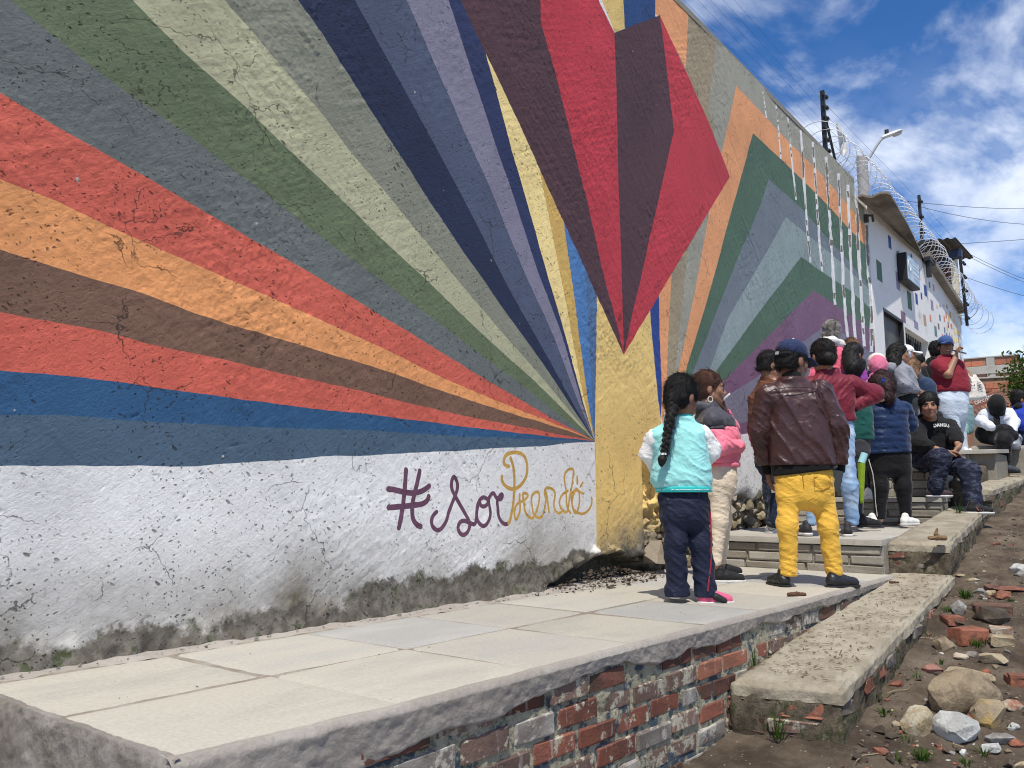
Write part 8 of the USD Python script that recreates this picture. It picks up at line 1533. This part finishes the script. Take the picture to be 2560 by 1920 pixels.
scatter(160, 6, lambda r: (1.25 + 5.0 * r.random(), 3.21 + .05 * r.random()), .008, RM['grey'], 'plaster_crumbs', 'crumbs of fallen plaster along the foot of the wall', lambda x, y: .004)
scatter(520, 7, lambda r: (np.clip(r.normal(5.35, .42), 4.4, 6.2), 3.0 + .38 * r.random() ** .6), .014, RM['earth'], 'fallen_earth', 'dark crumbled earth spilling from the hollow under the wall', lambda x, y: max(0.0, (y - 3.02) * .32) * float(np.exp(-((x - 5.4) / .55) ** 2)))
def ledge_z(x): return float(np.interp(x, [4.15, 7.36], [-.288, .02]))
rs_ = np.random.default_rng(12); lt = []
for _ in range(420):
    x = 4.3 + 3.0 * rs_.random() ** 1.2; y = rs_.normal(1.52, .11) if rs_.random() < .5 else rs_.uniform(1.34, 1.78); y = float(np.clip(y, 1.34, 1.78)); a = rs_.uniform(0, 3.14); l = rs_.uniform(.008, .03); z = ledge_z(x) + .006
    d = np.array([math.cos(a), math.sin(a), rs_.normal(0, .1)]) * l; s = np.array([-math.sin(a), math.cos(a), 0]) * l * .14; p = np.array([x, y, z])
    lt.append((np.array([p - d, p + s, p + d, p - s, p + [0, 0, .003]]), np.array([[0, 1, 4], [1, 2, 4], [2, 3, 4], [3, 0, 4]])))
tag(obj('dry_leaf_litter', join(lt), look('litter', (0.1, 0.065, 0.04), .9, vary=.5, scale=40, coord='world')), 'bits of dry leaf and straw on the lowest ledge', 'litter', kind='stuff')
# clods of droppings
def clod(name, label, pts, r, mat, cat):
    S = Shape(.006); S.chain(pts, r); S.fold = folds(.004, (60, 60, 60), 7); t = tag(obj(name, S.mesh(.0035), mat, smooth=True), label, cat); return t
dung = look('dung', (0.085, 0.042, 0.022), .8, vary=.35, scale=60, bump=.003, bscale=120); dung2 = look('dung_ochre', (0.16, 0.10, 0.05), .75, vary=.3, scale=60, bump=.002, bscale=120)
p0 = on_axis(np.array([1992., 1486.]), 2, 0.012); clod('dropping', 'dark brown dropping on the pavement before the man in yellow trousers', [p0 - RT * .05, p0 + RT * .0, p0 + RT * .05], [.013, .016, .012], dung, 'dropping')
p1 = on_axis(np.array([2343., 1345.]), 2, 0.305); clod('dropping', 'curled ochre dropping on the middle ledge', [p1 - RT * .06, p1, p1 + RT * .06, p1 + RT * .05 + HF * .03, p1 - RT * .01 + np.array([0, 0, .03]), p1 + RT * .005 + np.array([0, 0, .075])], [.014, .02, .017, .014, .013, .006], dung2, 'dropping')
p2_ = on_axis(np.array([2236., 1456.]), 2, -.012); clod('dropping', 'small brown dropping near the far end of the lowest ledge', [p2_ - RT * .03, p2_ + RT * .03], [.011, .008], dung, 'dropping')
# grass tufts
grass_m = usdkit.material(stage, '/World/Looks/grass_blade', {'g': ('geometry', {}), 'r': ('rgb_ramp', {'ramp': [(0, (0.05, 0.095, 0.018)), (.6, (0.1, 0.15, 0.03)), (1, (0.2, 0.19, 0.07))]}), 'd': ('diffuse_bsdf', {}), 't': ('translucent_bsdf', {}), 'm': ('mix_closure', {'fac': .35})}, [('g.random_per_island', 'r.fac'), ('r.color', 'd.color'), ('r.color', 't.color'), ('d.BSDF', 'm.closure1'), ('t.BSDF', 'm.closure2')], surface='m.closure')
def tuft(P, n, hgt, spread, seed):
    r = np.random.default_rng(seed); out = []
    for _ in range(n):
        a = r.uniform(0, 6.28); l = hgt * r.uniform(.5, 1.2); o = np.array([math.cos(a), math.sin(a), 0]); b = P + o * r.uniform(0, spread * .35) + [0, 0, -.01]; w = np.array([-o[1], o[0], 0]) * r.uniform(.0022, .004)
        lean = spread * r.uniform(.2, 1.1); q = [b, b + o * lean * .35 + [0, 0, l * .6], b + o * lean + [0, 0, l * r.uniform(.55, 1.0)]]
        out.append((np.array([q[0] - w, q[0] + w, q[1] + w * .8, q[1] - w * .8, q[2]]), np.array([[0, 1, 2], [0, 2, 3], [3, 2, 4]])))
    return join(out)
tf = []
for k, (cx, cy, n, h) in enumerate([(1640, 300, 60, .09), (1730, 690, 40, .06), (1800, 660, 25, .06), (1290, 1600, 45, .08), (1000, 1240, 20, .07), (1090, 1600, 16, .05), (1500, 410, 20, .06), (1440, 830, 14, .05), (2000, 330, 20, .05), (1240, 940, 12, .05), (1780, 1560, 14, .06), (1340, 610, 10, .07), (1640, 1640, 22, .05), (930, 1120, 14, .07), (1450, 1230, 14, .04), (2000, 1350, 12, .04), (1180, 1450, 12, .05)]):
    tf.append(tuft(on_ground(1900 + cx * .31339, 1400 + cy * .31339), n, h, h * 1.1, k))
tf.append(tuft(np.array([4.10, 1.56, -.52]), 26, .14, .08, 90)); tf.append(tuft(np.array([9.35, 1.62, .45]), 30, .16, .08, 91)); tf.append(tuft(np.array([4.4, 1.785, -.27]), 14, .12, .03, 92))
tag(obj('grass_tufts', join(tf), grass_m), 'thin green grass tufts among the rubble and on the ledges', 'grass', kind='stuff')
twg = []
for k, (cx, cy, L, a) in enumerate([(1120, 1060, .2, -.5), (1330, 640, .14, -1.2), (1850, 660, .16, .2), (880, 1580, .22, -.3), (1560, 1480, .12, .8), (1980, 310, .15, -.9)]):
    P = on_ground(1900 + cx * .31339, 1400 + cy * .31339) + [0, 0, .012]; d = np.array([math.cos(a), math.sin(a), .05]); n_ = np.array([-d[1], d[0], 0]); twg.append(tube([P - d * L / 2, P - d * L * .1 + n_ * .02, P + d * L * .2 - n_ * .01, P + d * L / 2 + n_ * .02], [.0022, .003, .0025, .0012], 5))
tag(obj('dry_twigs', join(twg), look('twig', (.26, .2, .12), .9, vary=.2)), 'dry straw stalks lying on the earth', 'litter', kind='stuff')
